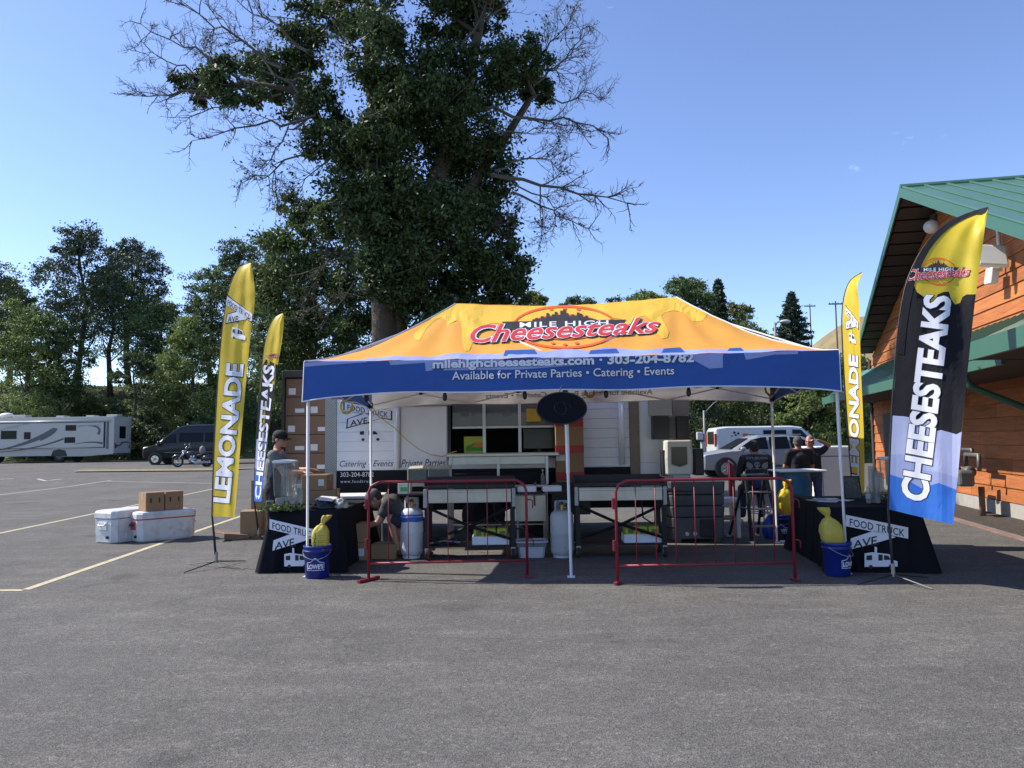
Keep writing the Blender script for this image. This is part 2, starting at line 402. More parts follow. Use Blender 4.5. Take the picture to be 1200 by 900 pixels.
paint([gp(-60, 692), A_], 0.1, PAINT_Y); paint([A_+dirn*0.03, B_+dirn*2.5], 0.1, PAINT_Y)
C_, D_ = gp(0, 625), gp(250, 573); d2 = (D_-C_).normalized()
paint([C_-d2*4, D_+d2*2], 0.1, PAINT_Y)
E_, F_ = gp(0, 580), gp(118, 566); d3 = (F_-E_).normalized(); paint([E_-d3*5, F_+d3*1], 0.11, PAINT_W)
paint([gp(125, 565.5), gp(250, 567)], 0.1, PAINT_W); paint([gp(0, 564), gp(16, 563.5)], 0.22, PAINT_W)
paint([gp(44, 563.5), gp(54, 565.5), gp(62, 564.5), gp(72, 563.5)], 0.14, PAINT_W, 'painted_arrow')
# dry grass strip between lot and road
DRY = M('dry_verge', (0.20, 0.17, 0.09), 1, var=0.5, vscale=3, bump=0.8, bscale=12)
va, vb = gp(105, 556), gp(262, 554.5); t = MB()
t.add([(va.x, va.y-1.6, 0.03+gz(va.x, va.y)), (vb.x, vb.y-1.6, 0.03+gz(vb.x, vb.y)), (vb.x+2, vb.y+0.8, 0.05+gz(vb.x, vb.y)), (va.x-1, va.y+0.8, 0.05+gz(va.x, va.y))], [(0, 1, 2, 3)])
tag(t.build('dry_verge', DRY, None), 'strip of dry yellow grass beside the far road', kind='structure')

# ------------------------------------------------------------------ foliage
def leaf_mat(name, col, isl=0.4, tr=0.3):
    m = M(name, col, 0.55, var=0.25, vscale=0.5, trans=tr, island=isl, spec=0.35); return m
def leaves(name, C, S, mat, parent, up=0.35, ratio=0.44):
    """N leaf-sized rhombs at points C with lengths S"""
    n = len(C); d = rng.normal(size=(n, 3)); d[:, 2] -= 0.25; d /= np.linalg.norm(d, axis=1)[:, None]
    q = rng.normal(size=(n, 3)); q[:, 2] += up*2; w = np.cross(d, q); w /= np.linalg.norm(w, axis=1)[:, None]+1e-9
    s = S[:, None]; V = np.empty((n, 4, 3))
    V[:, 0] = C-d*s*0.5; V[:, 1] = C+w*s*ratio*0.5; V[:, 2] = C+d*s*0.5; V[:, 3] = C-w*s*ratio*0.5
    me = bpy.data.meshes.new(name); me.vertices.add(n*4); me.loops.add(n*4); me.polygons.add(n)
    me.vertices.foreach_set('co', V.astype(np.float32).ravel()); me.loops.foreach_set('vertex_index', np.arange(n*4, dtype=np.int32))
    me.polygons.foreach_set('loop_start', np.arange(0, n*4, 4, dtype=np.int32)); me.update(calc_edges=True)
    return link(name, me, mat, parent)
def clump_points(clumps, per, sub=0.34, subs=16, squash=0.8):
    """clumps: (centre, (rx,ry,rz)); leaves gather in tufts round the shell of each clump"""
    P = []
    for c, r, wgt in clumps:
        k = max(5, int(subs*1.6*wgt)); u = rng.normal(size=(k, 3)); u /= np.linalg.norm(u, axis=1)[:, None]
        rad = rng.uniform(0.35, 1.0, size=k)**0.6; cen = np.array(c)+u*rad[:, None]*np.array(r)
        tot = int(per*wgt); idx = rng.integers(0, k, tot); sz = rng.uniform(0.7, 1.35, size=k)*sub
        g = rng.normal(size=(tot, 3))*0.5*rng.uniform(.55, 1.5, tot)[:, None]
        g[:, 2] *= squash
        P.append(cen[idx]+g*sz[idx][:, None]*np.array(r))
    return np.concatenate(P)
def limb(t, a, b, r0, r1, bend=0.15, n=6, k=5):
    a, b = Vector(a), Vector(b); L_ = (b-a).length; pts = []
    o1 = Vector(rng.normal(size=3))*L_*bend
    for i in range(k+1):
        f = i/k; p = a.lerp(b, f)+o1*math.sin(math.pi*f)*0.5 + Vector((0, 0, -1))*L_*0.10*math.sin(math.pi*f); pts.append(p)
    t.tube(pts, [r0+(r1-r0)*i/k for i in range(k+1)], n); return pts
BARK = M('bark', (0.075, 0.06, 0.045), 0.95, var=0.4, vscale=5, bump=1.0, bscale=14)
BARKD = M('dead_twig_bark', (0.10, 0.085, 0.07), 0.95, var=0.3, vscale=5)
def tree(name, label, base, H, W, seed, mat, leaf=0.3, per=700, nclump=15, cb=0.28, top=0.35, group=None, trunk_r=None, cat='tree', lean=0.0):
    global rng
    keep = rng; rng = np.random.default_rng(seed)
    root = thing(name, label, cat, base, 0, group)
    clumps = []
    for i in range(nclump):
        f = (i+0.5)/nclump; z = H*(cb+(0.93-cb)*f)
        prof = math.sin(math.pi*min(1, (f*0.82+0.16)))**0.75
        rad = W/2*prof*rng.uniform(0.35, 0.78); a = i*2.4+rng.uniform(-.5, .5)
        rr = W*rng.uniform(0.15, 0.25)*(1-0.35*f)
        clumps.append(((rad*math.cos(a)+lean*f, rad*math.sin(a), z), (rr*1.15, rr*1.15, rr*0.85), rng.uniform(0.7, 1.3)))
    t = MB(); tr = trunk_r or H*0.02
    tp = [Vector((lean*f+rng.normal()*H*0.012*(f > 0), rng.normal()*H*0.012*(f > 0), H*0.9*f)) for f in (0, .2, .4, .6, .8, 1)]
    t.tube(tp, [tr*1.25, tr, tr*.85, tr*.6, tr*.4, tr*.15], 8)
    for c, r, w in clumps:
        f = max(0.15, min(0.85, c[2]/H-0.14)); k = f*5; i = int(k); s_ = tp[i].lerp(tp[min(5, i+1)], k-i)
        limb(t, s_, c, tr*0.35*(1.2-f), 0.03, 0.12, 5, 4)
    t.build('trunk', BARK, root, smooth=True)
    C = clump_points(clumps, per); leaves('crown', C, rng.uniform(0.7, 1.3, len(C))*leaf, mat, root)
    rng = keep; return root
def conifer(name, label, base, H, W, seed, mat, per=9000, group=None, trim=0.12, round_=0.9):
    global rng
    keep = rng; rng = np.random.default_rng(seed)
    root = thing(name, label, 'tree', base, 0, group); t = MB()
    t.tube([(0, 0, 0), (0.05, 0, H*.5), (0, 0, H*.98)], [H*.018, H*.011, 0.02], 7)
    C = []
    nb = 90; each = per//nb
    for i in range(nb):
        f = trim+(1-trim)*(i/nb)**0.9; z = H*f; Rr = W/2*max(0.04, (1-((f-trim)/(1-trim)))**round_)*rng.uniform(.7, 1.12); a = i*2.399
        tip = Vector((Rr*math.cos(a), Rr*math.sin(a), z-0.1*Rr)); limb(t, (0, 0, z), tip, 0.05, 0.01, 0.03, 4, 3)
        u = rng.uniform(0.1, 1, each)**0.8; p = np.outer(u, np.array(tip)-np.array((0, 0, z)))+np.array((0, 0, z))
        p[:, 2] -= 0.25*Rr*np.sin(u*3)*0.25; p += rng.normal(size=p.shape)*np.array((.22, .22, .13))*(0.4+0.18*Rr); C.append(p)
    t.build('trunk', BARK, root, smooth=True)
    C = np.concatenate(C); leaves('crown', C, rng.uniform(.25, .5, len(C)), mat, root, ratio=0.3)
    rng = keep; return root
L_MID = leaf_mat('leaf_mid_green', (0.105, 0.155, 0.055)); L_LIGHT = leaf_mat('leaf_light_green', (0.16, 0.215, 0.065))  # bank tree greens are lightened in the colour to stand in for distance haze
L_DARK = leaf_mat('leaf_dark_green', (0.068, 0.102, 0.042)); L_BLUE = leaf_mat('needle_blue_green', (0.040, 0.064, 0.042), tr=0.12)
L_OLIVE = leaf_mat('leaf_olive', (0.10, 0.125, 0.04)); L_PINE = leaf_mat('needle_dark', (0.056, 0.082, 0.046), tr=0.12)
L_BIG = leaf_mat('leaf_big_tree', (0.046, 0.078, 0.024), 0.6, 0.24); L_YEL = leaf_mat('leaf_yellow_green', (0.17, 0.19, 0.035))
def onbank(px, D): x = (px-600)/FPX*D; return Vector((x, D, th(x, D)-0.1))
def topz(px, py, D): return at(px, py, D).z
# left background: (px, top py, D, width m, material, kind words, params)
def bgt(px, py, D, W, mat, seed, label, per=750, leaf=0.33, n=15, cb=0.25, group='trees growing on the grassy bank', name='tree', **k):
    b = onbank(px, D); return tree(name, label, b, topz(px, py, D)-b.z, W, seed, mat, leaf*.74, int(per*1.75), n, cb, group=group, **k)
bgt(28, 345, 63, 8.0, L_LIGHT, 11, 'light green leafy tree rising behind the motorhome roof', 850, cb=0.04, n=18)
bgt(-18, 300, 74, 10, L_DARK, 12, 'dark leafy tree behind the light green one at the motorhome', 600)
bgt(66, 372, 66, 6, L_MID, 13, 'mid green leafy tree beside the tall pine, above the motorhome', 700, cb=0.3)
bgt(128, 318, 72, 9.5, L_MID, 14, 'leafy tree standing below the round-topped pine on the bank', 750, cb=0.42, n=14)
bgt(188, 352, 70, 8.5, L_MID, 15, 'broad leafy tree above the black van with low branches', 800, cb=0.22, n=17)
bgt(222, 368, 64, 7.5, L_LIGHT, 16, 'lighter leafy tree between the black van and the lemonade flag', 850, cb=0.06, n=18)
bgt(246, 306, 76, 8, L_MID, 17, 'leafy tree whose top shows left of the lemonade flag', 700)
bgt(278, 272, 74, 8, L_DARK, 18, 'tall dark leafy tree whose pointed top shows above the lemonade flag', 800, cb=0.2)
bgt(322, 268, 66, 9, L_MID, 19, 'leafy tree behind the lemonade flag beside the big dead-branched tree', 900, cb=0.05, n=20)
bgt(158, 405, 61.5, 5.0, L_DARK, 20, 'dark bushy tree on the bank above the gap between motorhome and van', 500, cb=0.05, n=10)
def pine(px, py, D, W, seed, label, trim):
    b = onbank(px, D); H = topz(px, py, D)-b.z
    return tree('pine_tree', label, b, H, W, seed, L_PINE, 0.26, 1050, 16, trim, group='trees growing on the grassy bank', trunk_r=0.28)
pine(90, 256, 70, 8.8, 31, 'tall dark pine with broad pointed crown above the motorhome', 0.42)
pine(150, 276, 77, 8.5, 32, 'round-topped dark pine right of the taller pine', 0.5)
pine(8, 322, 80, 6, 33, 'slim dark pine at the left end of the bank', 0.35)
# bushes on the bank behind the vehicles
for i, (px, D, h, w, mt, lb) in enumerate([(60, 61.6, 2.6, 5, L_DARK, 'dark low bush on the bank behind the motorhome roof'), (140, 62.3, 2.6, 4.5, L_DARK, 'low dark bush on the bank behind the rear of the motorhome'),
        (176, 61.3, 2.7, 5, L_DARK, 'low dark bush on the bank behind the bonnet of the black van'), (240, 62, 3.2, 5.5, L_MID, 'low green bush on the bank behind the black van and motorcycle'), (105, 67.5, 2.0, 4, L_OLIVE, 'olive bush higher up the bank between the tree trunks')]):
    tree('bush', lb, onbank(px, D), h, w, 60+i, mt, 0.3, 420, 9, 0.15, cat='bush', group='bushes on the grassy bank', trunk_r=0.06)
# right background, behind the canopy
bgt(627, 338, 62, 4.2, L_YEL, 41, 'yellow green round-topped tree peeping over the canopy beside the big trunk', 700, group='trees behind the canopy')
bgt(678, 342, 66, 5, L_MID, 42, 'pale green tree top showing over the canopy ridge', 500, group='trees behind the canopy')
bgt(727, 346, 62, 4.2, L_DARK, 43, 'small dark tree top showing over the canopy ridge', 600, group='trees behind the canopy')
bgt(762, 336, 63, 6, L_LIGHT, 44, 'light green tree top over the right part of the canopy ridge', 650, group='trees behind the canopy')
bgt(808, 318, 60, 6.5, L_MID, 45, 'airy green tree showing above the right peak of the canopy', 620, group='trees behind the canopy', cb=0.3)
bgt(868, 352, 64, 6, L_OLIVE, 46, 'sparse olive tree between the canopy peak and the spruce', 360, group='trees behind the canopy')
def spr(px, py, D, W, seed, label, rd=0.8, nm='spruce_tree', per=12000):
    b = onbank(px, D); return conifer(nm, label, b, topz(px, py, D)-b.z, W, seed, L_BLUE, per, 'trees behind the canopy', 0.08, rd)
spr(932, 343, 66, 5.6, 51, 'dark spruce with full conical crown beside the brown hill')
spr(846, 328, 62, 3.6, 52, 'slim dark conifer right of the canopy peak', 0.75)
for i, (px, D, h, w, mt, lb) in enumerate([(812, 47, 5.0, 6, L_DARK, 'dark tall bush beside the right end of the food trailer'), (842, 51, 6.2, 6.5, L_OLIVE, 'tall olive bush behind the white van roof'), (882, 54, 6.0, 5.5, L_MID, 'green bush up the slope behind the white van'),
        (915, 48, 4.8, 5, L_DARK, 'dark bush behind the windscreen of the white van'), (948, 46, 6.0, 5.5, L_LIGHT, 'light green bush beside the right rear canopy leg'), (982, 47.5, 6.2, 5.5, L_LIGHT, 'light green bush beside the porch roof corner of the lodge'), (1012, 50, 5.4, 5, L_MID, 'green bush behind the far corner of the lodge')]):
    tree('tall_bush', lb, onbank(px, D), h, w, 80+i, mt, 0.2, 1150, 13, 0.08, cat='bush', group='tall bushes behind the parked cars', trunk_r=0.07)
# loose grass on the bank
N_ = 26000; px_ = rng.uniform(-75, 40, N_); tt = rng.uniform(0.2, 18, N_)
pts = np.array([(x, y0(x)+q, 0) for x, q in zip(px_, tt)]); pts[:, 2] = [th(x, y)+0.08 for x, y, _ in pts]
GR = M('bank_grass_blades', (0.13, 0.135, 0.045), 0.9, var=0.35, vscale=0.4, island=0.5, trans=0.2)
g = leaves('bank_grass', pts, rng.uniform(.2, .5, N_), GR, None, up=-0.2, ratio=0.22); tag(g, 'loose dry and green grass on the bank', 'grass', kind='stuff')

# ------------------------------------------------------------------ the big tree behind the trailer
BD = 22.0
big = thing('big_tree', 'huge dark leafy tree with bare dead branches behind the food trailer', 'tree', (at(452, 400, BD).x, BD, 0))
BIG = [(370,28,44,38,1),(232,98,36,26,.7),(275,98,42,34,.9),(322,88,46,40,1.1),(372,128,46,38,1.1),(350,60,38,34,.8),(440,60,40,50,1),(428,12,44,34,.8),(520,14,42,40,1),(565,14,26,30,.6),
       (498,92,56,48,1.3),(560,92,56,40,1.2),(612,76,40,36,1),(632,100,30,24,.6),(400,168,42,32,.9),(468,152,56,44,1.2),(540,152,60,46,1.3),(438,212,54,42,1.2),(505,212,62,50,1.4),(562,198,42,42,1),
       (456,268,52,44,1.2),(522,270,62,48,1.4),(574,268,34,36,.9),(588,312,30,28,.8),(500,326,58,42,1.3),(556,332,42,38,1),(470,318,36,36,.9),(540,376,50,36,1),(490,372,44,34,.9),(600,345,22,20,.5), (470,-40,60,34,1),(448,305,34,30,.9),(440,258,36,34,.9),(455,225,36,32,.9),(440,165,34,28,.7),(470,115,34,30,.7),(480,300,34,30,.8),(505,245,36,34,.9),(455,335,26,18,.5),(525,120,34,30,.7),(540,-45,60,34,1),(410,-60,50,30,.8)]
FRONT = {(448,305),(440,258),(455,225),(440,165),(470,115),(480,300),(505,245),(455,335),(525,120)}
clumps = []
for (x, y, rx, ry, w) in BIG:
    if x < 385 or x > 600: rx, ry, w = rx*.84, ry*.84, w*.72
    dd = BD+(rng.uniform(-1.6, 1.8) if (x, y) not in FRONT else -1.5); c = at(x, y, dd)-big.location; k = dd/FPX
    clumps.append(((c.x, c.y, c.z), (rx*k, (rx+ry)/2*k*1.1, ry*k), w))
t = MB(); L0 = big.location
def lp(x, y, d=0): return at(x, y, BD+d)-L0
stems = [[(452, 640), (452, 400), (450, 345), (452, 270), (446, 190), (436, 100), (430, 30), (428, -40)], [(456, 640), (460, 400), (466, 345), (490, 270), (520, 190), (545, 110), (560, 40), (575, -40)], [(455, 330), (430, 240), (390, 160), (340, 105), (290, 95)], [(480, 290), (540, 235), (590, 165), (625, 110)]]
spts = []
for si, s_ in enumerate(stems):
    p = [lp(x, y, 0.25*si+0.1*math.sin(i*2+si)) for i, (x, y) in enumerate(s_)]
    if s_[0][1] > 600: p[0].z = -0.1
    r = [0.44, 0.40, 0.36, 0.3, 0.26, 0.2, 0.14, 0.07] if si < 2 else [0.2, 0.17, 0.13, 0.09, 0.05]
    t.tube(p, r, 12); spts += p
for c, r, w in clumps:
    cv = Vector(c); s_ = min(spts, key=lambda p: (p-cv).length+(0.9*max(0, p.z-cv.z))); limb(t, s_, cv, 0.09, 0.02, 0.15, 5, 4)
    for q in range(3):
        limb(t, cv, cv+Vector((r[0], r[1], r[2]))*0.9*Vector(rng.normal(size=3)).normalized().x + Vector(rng.normal(size=3))*0.4, 0.025, 0.006, 0.2, 4, 3)
t.build('trunk', BARK, big, smooth=True)
C = clump_points(clumps, 6000, sub=0.32, subs=20)
crown = leaves('crown', C, rng.uniform(.07, .2, len(C))**1.0, L_BIG, big)
# dead branches
def twig(t, a, d, L_, r, depth):
    d = d.normalized(); k = 5; pts = [a]; p = a; cur = d
    for i in range(k):
        cur = (cur+Vector(rng.normal(size=3))*0.2+Vector((0, 0, 0.04))).normalized(); p = p+cur*L_/k; pts.append(p)
    t.tube(pts, [r*(1-0.75*i/k) for i in range(k+1)], 4, cap=False)
    if depth:
        for i in range(1, k+1):
            for _ in range(2 if depth > 1 else 1):
                side = Vector(rng.normal(size=3)); side.y *= 0.6; side = (side-cur*side.dot(cur)).normalized()
                twig(t, pts[i], cur*0.75+side*0.75, L_*rng.uniform(.32, .5)*(1.15-0.1*i), max(0.006, r*0.5), depth-1)
t = MB()
for (a, b, c, r) in [((300,100),(225,60),(165,28),.05),((290,100),(215,115),(158,112),.05),((330,80),(262,40),(205,-5),.05),((360,60),(300,20),(262,-20),.05),((370,135),(300,150),(225,165),.045),((395,165),(340,190),(282,215),.045),((240,95),(190,60),(160,60),.03),((350,110),(300,60),(250,15),.04),((405,170),(370,200),(330,235),.03),
        ((560,130),(640,128),(712,162),.06),((575,205),(655,222),(735,238),.065),((580,200),(625,175),(655,200),.035),((600,225),(650,245),(690,268),.04),((625,100),(665,70),(690,30),.04),((615,85),(650,50),(668,20),.035),((640,120),(680,110),(712,110),.03),((540,60),(575,20),(610,-15),.045),((470,70),(462,30),(455,-20),.05),((430,100),(400,70),(400,40),.03),((600,215),(640,235),(672,255),.03),
        ((345,95),(285,75),(232,62),.04),((330,110),(270,125),(205,138),.035),((360,140),(320,175),(300,205),.03),((598,90),(640,80),(676,72),.035),((575,150),(620,160),(660,150),.03),((440,318),(395,340),(352,372),.03),((450,300),(405,300),(362,318),.025),((540,290),(580,270),(610,255),.025)]:
    pa, pb, pc = lp(*a, -0.6), lp(*b, -0.4), lp(*c, 0.2); pts = []
    for i in range(9):
        f = i/8; p = pa.lerp(pb, f).lerp(pb.lerp(pc, f), f)+Vector(rng.normal(size=3))*0.07*(0 < i < 8); pts.append(p)
    t.tube(pts, [r*(1-.8*i/8) for i in range(9)], 5)
    for i in range(3, 9):
        for _ in range(2):
            dv = (pts[i]-pts[i-1]).normalized(); side = Vector(rng.normal(size=3)); side.y *= .5
            twig(t, pts[i], dv*0.8+side.normalized()*0.7, rng.uniform(.7, 1.5)*(1.25-i*.08), r*.35, 2 if i % 2 else 1)
t.build('dead_branches', BARKD, big)
# a few leaves still hang along the dying branches
vv = np.array(t.v); pick = rng.integers(0, len(vv), 5200); pv_ = vv[pick]; keep_ = np.abs(pv_[:, 0]-(at(470, 200, BD).x-L0.x)) < rng.uniform(1.5, 5.6, len(pv_))
leaves('twig_leaves', pv_[keep_]+rng.normal(0, .07, (int(keep_.sum()), 3)), rng.uniform(.06, .16, int(keep_.sum())), L_BIG, big)
# the lighter tree at its left foot
b = Vector((at(365, 400, 26).x, 26, 0))
C2 = [(352,246,26,20,.6),(340,292,38,34,1),(392,262,28,26,.7),(398,318,40,38,1.1),(350,345,46,42,1.2),(420,352,34,36,1),(372,395,50,42,1.2),(330,400,34,36,.9),(420,400,34,34,.9),(312,330,20,26,.5),(340,440,40,40,1)]
st = thing('leafy_tree', 'olive green leafy tree at the left foot of the huge dark tree', 'tree', b)
clumps = []; t = MB(); t.tube([(0, 0, -.1), (0.1, 0, 3), (0, 0, 6.5)], [.2, .15, .06], 8)
for x, y, rx, ry, w in C2:
    dd = 26+rng.uniform(-1, 1); c = at(x, y, dd)-b; k = dd/FPX; clumps.append(((c.x, c.y, c.z), (rx*k, rx*k, ry*k), w)); limb(t, (0, 0, max(0.8, min(c.z-1, 5))), c, .06, .02, .15, 5, 4)
t.build('trunk', BARK, st, smooth=True); C = clump_points(clumps, 5200, subs=20); leaves('crown', C, rng.uniform(.09, .2, len(C)), leaf_mat('leaf_foot_tree', (0.075, 0.115, 0.038), 0.5, 0.3), st)

# ------------------------------------------------------------------ far hill, poles, lamp
t = MB()
def hl(u, v):
    x = 40+260*u; y = 190+220*v
    z = 2+46*math.exp(-((x-142)/46)**2-((y-300)/70)**2)+3*noise.noise(Vector((x*.03, y*.03, 0)))*sm(v*5)
    return (x, y, z)
t.grid(hl, 44, 36)
HILL = M('dry_hill', (0.22, 0.17, 0.085), 1, var=0.3, vscale=0.08, dirt=0.7, dcol=(0.06, 0.075, 0.03), dscale=0.12)
tag(t.build('hill', HILL, None, smooth=True), 'far dry brown hill beyond the lodge', kind='structure')
WOODP = M('weathered_pole_wood', (0.14, 0.11, 0.085), 0.9, var=0.2)
for px, py, D, lb in [(979, 354, 150, 'wooden utility pole with crossarm on the brown hill beside the yellow flag'), (949, 357, 190, 'smaller wooden utility pole between the spruce and the hill')]:
    p = at(px, py, D); u = thing('utility_pole', lb, 'utility pole', (p.x, p.y, p.z-9.5))
    MB().tube([(0, 0, -5), (0, 0, 9.7)], [.2, .14], 8).build('pole', WOODP, u); MB().bb(-1.4, 1.4, -.09, .09, 9.0, 9.25).build('crossarm', WOODP, u)
    for q in (-1.2, -.5, .5, 1.2): MB().lathe([(.05, 0), (.08, .1), (.05, .22)], (q, 0, 9.25), 8).build('insulator', WOODP, u)
STEEL_P = M('galvanised_pole', (0.22, 0.23, 0.23), 0.6, 0.3, var=0.1)
p = at(908, 378, 58); u = thing('street_lamp', 'grey street lamp with rounded lamp head in front of the spruce', 'street lamp', (p.x, p.y, th(p.x, p.y)))
hz = p.z-u.location.z; MB().tube([(0, 0, -.2), (0, 0, hz)], [.11, .08], 10).build('pole', STEEL_P, u, smooth=True)
MB().tube([(0, 0, hz-.3), (.2, 0, hz), (.6, -.1, hz+.1)], .05, 8).build('arm', STEEL_P, u, smooth=True)
MB().sphere((.75, -.12, hz+.05), (.42, .25, .15)).build('lamp_head', M('lamp_grey', (.5, .5, .48), .4), u, smooth=True)
p = gp(827, 549); u = thing('light_pole', 'thin grey pole with curved arm and white utility box behind the parked cars', 'pole', (p.x, p.y, 0))
zt = at(826, 481, p.y).z
MB().tube([(0, 0, 0), (0, 0, zt)], [.07, .05], 10).build('pole', STEEL_P, u, smooth=True)
MB().tube([(0, 0, zt-.15), (.5, 0, zt+.35), (1.1, 0, zt+.75)], .022, 6).build('arm', STEEL_P, u, smooth=True)
MB().bb(-.28, .12, -.2, .2, 0, 1.0).bb(-.2, .1, -.16, .16, 1.0, 1.35).build('utility_box', M('box_grey_green', (.35, .38, .36), .6), u, bevel=.02)
MB().bb(-.42, -.1, -.15, .1, zt-1.5, zt-1.1).build('camera_head', M('cam_white', (.45, .45, .45), .4), u, bevel=.05)

# ------------------------------------------------------------------ the lodge on the right
PA, PB = gp(1120, 593), gp(1200, 612.6); LD = (PA-PB).normalized(); LN = Vector((-LD.y, LD.x, 0))
def LW(s, o, z): return PB+LD*s+LN*o+Vector((0, 0, z))
lodge = thing('lodge_building', 'orange timber-clad lodge with green metal roofs at the edge of the car park', 'building', LW(0, 0, 0))
SIDING = M('orange_stained_siding', (0.43, 0.14, 0.037), 0.7, var=0.32, vscale=1.6, bump=0.3, bscale=30, island=0.2, dirt=0.45, dcol=(0.13, 0.045, 0.017), dscale=1.3)
for n_ in [n for n in SIDING.node_tree.nodes if n.type == 'TEX_NOISE']:   # grain runs along the boards
    mp_ = SIDING.node_tree.nodes.new('ShaderNodeMapping'); mp_.inputs['Scale'].default_value = (3, .8, 11); SIDING.node_tree.links.new(n_.inputs['Vector'].links[0].from_socket, mp_.inputs['Vector']); SIDING.node_tree.links.new(mp_.outputs['Vector'], n_.inputs['Vector'])
GREEN = M('green_metal_roof', (0.065, 0.16, 0.112), 0.45, 0.0, var=0.10, vscale=0.8, coat=0.2, dirt=.25, dcol=(.13, .19, .15)); SOFF = M('dark_brown_soffit', (0.045, 0.035, 0.03), 0.8, var=0.2)
FASC = M('green_fascia', (0.045, 0.13, 0.09), 0.45, var=0.08); CONC = M('pale_concrete', (0.36, 0.34, 0.31), 0.9, var=0.15, vscale=4, bump=.3, bscale=40, dirt=.4, dcol=(.16, .15, .13))
S0, S1, RS, RZ, SL = -7.5, 10.2, 3.0, 6.95, 0.42       # wall extent, ridge position, soffit height at ridge, slope
def sof(s): return RZ-SL*abs(s-RS)
MB().slab(LW(S0, -.06, 0), LW(S0, -.06, sof(S0) if sof(S0) > 2.4 else 2.4), LW(RS, -.06, RZ), LW(RS, -.06, 0), .1).slab(LW(RS, -.06, 0), LW(RS, -.06, RZ), LW(S1, -.06, sof(S1)), LW(S1, -.06, 0), .1).build('wall_core', SOFF, lodge, world=True)
MB().slab(LW(S1, -.06, 0), LW(S1, -.06, sof(S1)), LW(S1, -9, sof(S1)), LW(S1, -9, 0), .15).build('end_wall', SIDING, lodge, world=True)
z = 0.32; ch = 0.262; i = 0
while z < RZ-0.05:
    zt = min(z+ch, RZ)
    lim = (RZ-z-0.02)/SL; a, b_ = max(S0, RS-lim), min(S1-0.02, RS+lim)
    cutsx = [a]; q = a+rng.uniform(1.2, 3.6)
    while q < b_-0.8: cutsx.append(q); q += rng.uniform(2.6, 3.9)
    cutsx.append(b_)
    for s0_, s1_ in zip(cutsx[:-1], cutsx[1:]):
        m_ = MB(); g_ = 0.005
        lim2 = (RZ-zt)/SL if zt < RZ else 0
        e0, e1 = max(s0_, RS-lim2-0.02)+g_, min(s1_, RS+lim2+0.02)-g_
        if e1 <= e0: e0 = e1 = (s0_+s1_)/2
        # lapped board: bottom edge proud
        bt, tp = 0.032, 0.008
        v = [LW(s0_+g_, bt, z+.006), LW(s1_-g_, bt, z+.006), LW(e1, tp, zt), LW(e0, tp, zt), LW(s0_+g_, -.05, z+.006), LW(s1_-g_, -.05, z+.006), LW(e1, -.05, zt), LW(e0, -.05, zt)]
        m_.add(v, [(0,1,2,3),(7,6,5,4),(0,4,5,1),(1,5,6,2),(2,6,7,3),(3,7,4,0)]); m_.build('siding_board', SIDING, lodge, world=True)
    z += ch; i += 1
MB().slab(LW(S0, .05, 0), LW(S0, .05, .31), LW(S1, .05, .31), LW(S1, .05, 0), .2).build('foundation', CONC, lodge, world=True)
MB().bb(-.06, .06, -.06, .06, .3, sof(S1)-.02).build('corner_trim', SOFF, lodge).location = LW(S1, .02, 0)-lodge.location
# upper roof: two slopes of standing-seam panels, prow overhang at the apex
def oh(s): return 0.9 if s < RS else 0.9-0.4*(s-RS)/(9.4-RS)
ROOF_T = 0.16
def roofz(s): return sof(s)+ROOF_T
deep = 11.0
for (sa, sb, nm) in ((RS, 9.9, 'far'), (-7.0, RS, 'near')):
    m_ = MB(); m_.slab(LW(sa, oh(sa), roofz(sa)), LW(sb, oh(sb), roofz(sb)), LW(sb, -deep, roofz(sb)), LW(sa, -deep, roofz(sa)), 0.03)
    rf = m_.build('roof_slope', GREEN, lodge, world=True)
    # panels with raised seams
    k = 26
    for j in range(k):
        oa, ob = 0.9-(deep+.9)*j/k, 0.9-(deep+.9)*(j+1)/k
        if oa <= -6 and nm == 'far': continue
        lo = lambda s, o_: min(o_, oh(s))
        a1, a2 = LW(sa, lo(sa, oa), roofz(sa)+.012), LW(sb, lo(sb, oa), roofz(sb)+.012); b1, b2 = LW(sa, lo(sa, ob), roofz(sa)+.012), LW(sb, lo(sb, ob), roofz(sb)+.012)
        up = Vector((0, 0, 1)); MB().slab(a1+up*.03, a2+up*.03, a2.lerp(b2, .12)+up*.03, a1.lerp(b1, .12)+up*.03, .028).build('roof_seam', GREEN, rf, world=True)
    # soffit
    MB().slab(LW(sa, oh(sa)-.03, roofz(sa)-.06), LW(sb, oh(sb)-.03, roofz(sb)-.06), LW(sb, -.4, roofz(sb)-.06), LW(sa, -.4, roofz(sa)-.06), .07).build('soffit', SOFF, lodge, world=True)
    k2 = 16
    for j in range(k2):   # soffit boards along the overhang
        f = (j+.5)/k2; s_ = sa+(sb-sa)*f; w_ = abs(sb-sa)/k2*.86; sg = 1 if sb > sa else -1
        MB().slab(LW(s_-w_/2, oh(s_)-.05, roofz(s_-w_/2)-.135), LW(s_+w_/2, oh(s_)-.05, roofz(s_+w_/2)-.135), LW(s_+w_/2, 0.02, roofz(s_+w_/2)-.135), LW(s_-w_/2, 0.02, roofz(s_-w_/2)-.135), .012).build('soffit_board', SOFF, lodge, world=True)
    MB().slab(LW(sa, oh(sa), roofz(sa)+.03), LW(sb, oh(sb), roofz(sb)+.03), LW(sb, oh(sb), roofz(sb)-.19), LW(sa, oh(sa), roofz(sa)-.19), -.03).build('rake_fascia', FASC, lodge, world=True)
MB().tube([LW(RS, .92, RZ+ROOF_T+.04), LW(RS, -deep, RZ+ROOF_T+.04)], .07, 8).build('ridge_cap', GREEN, lodge, world=True)
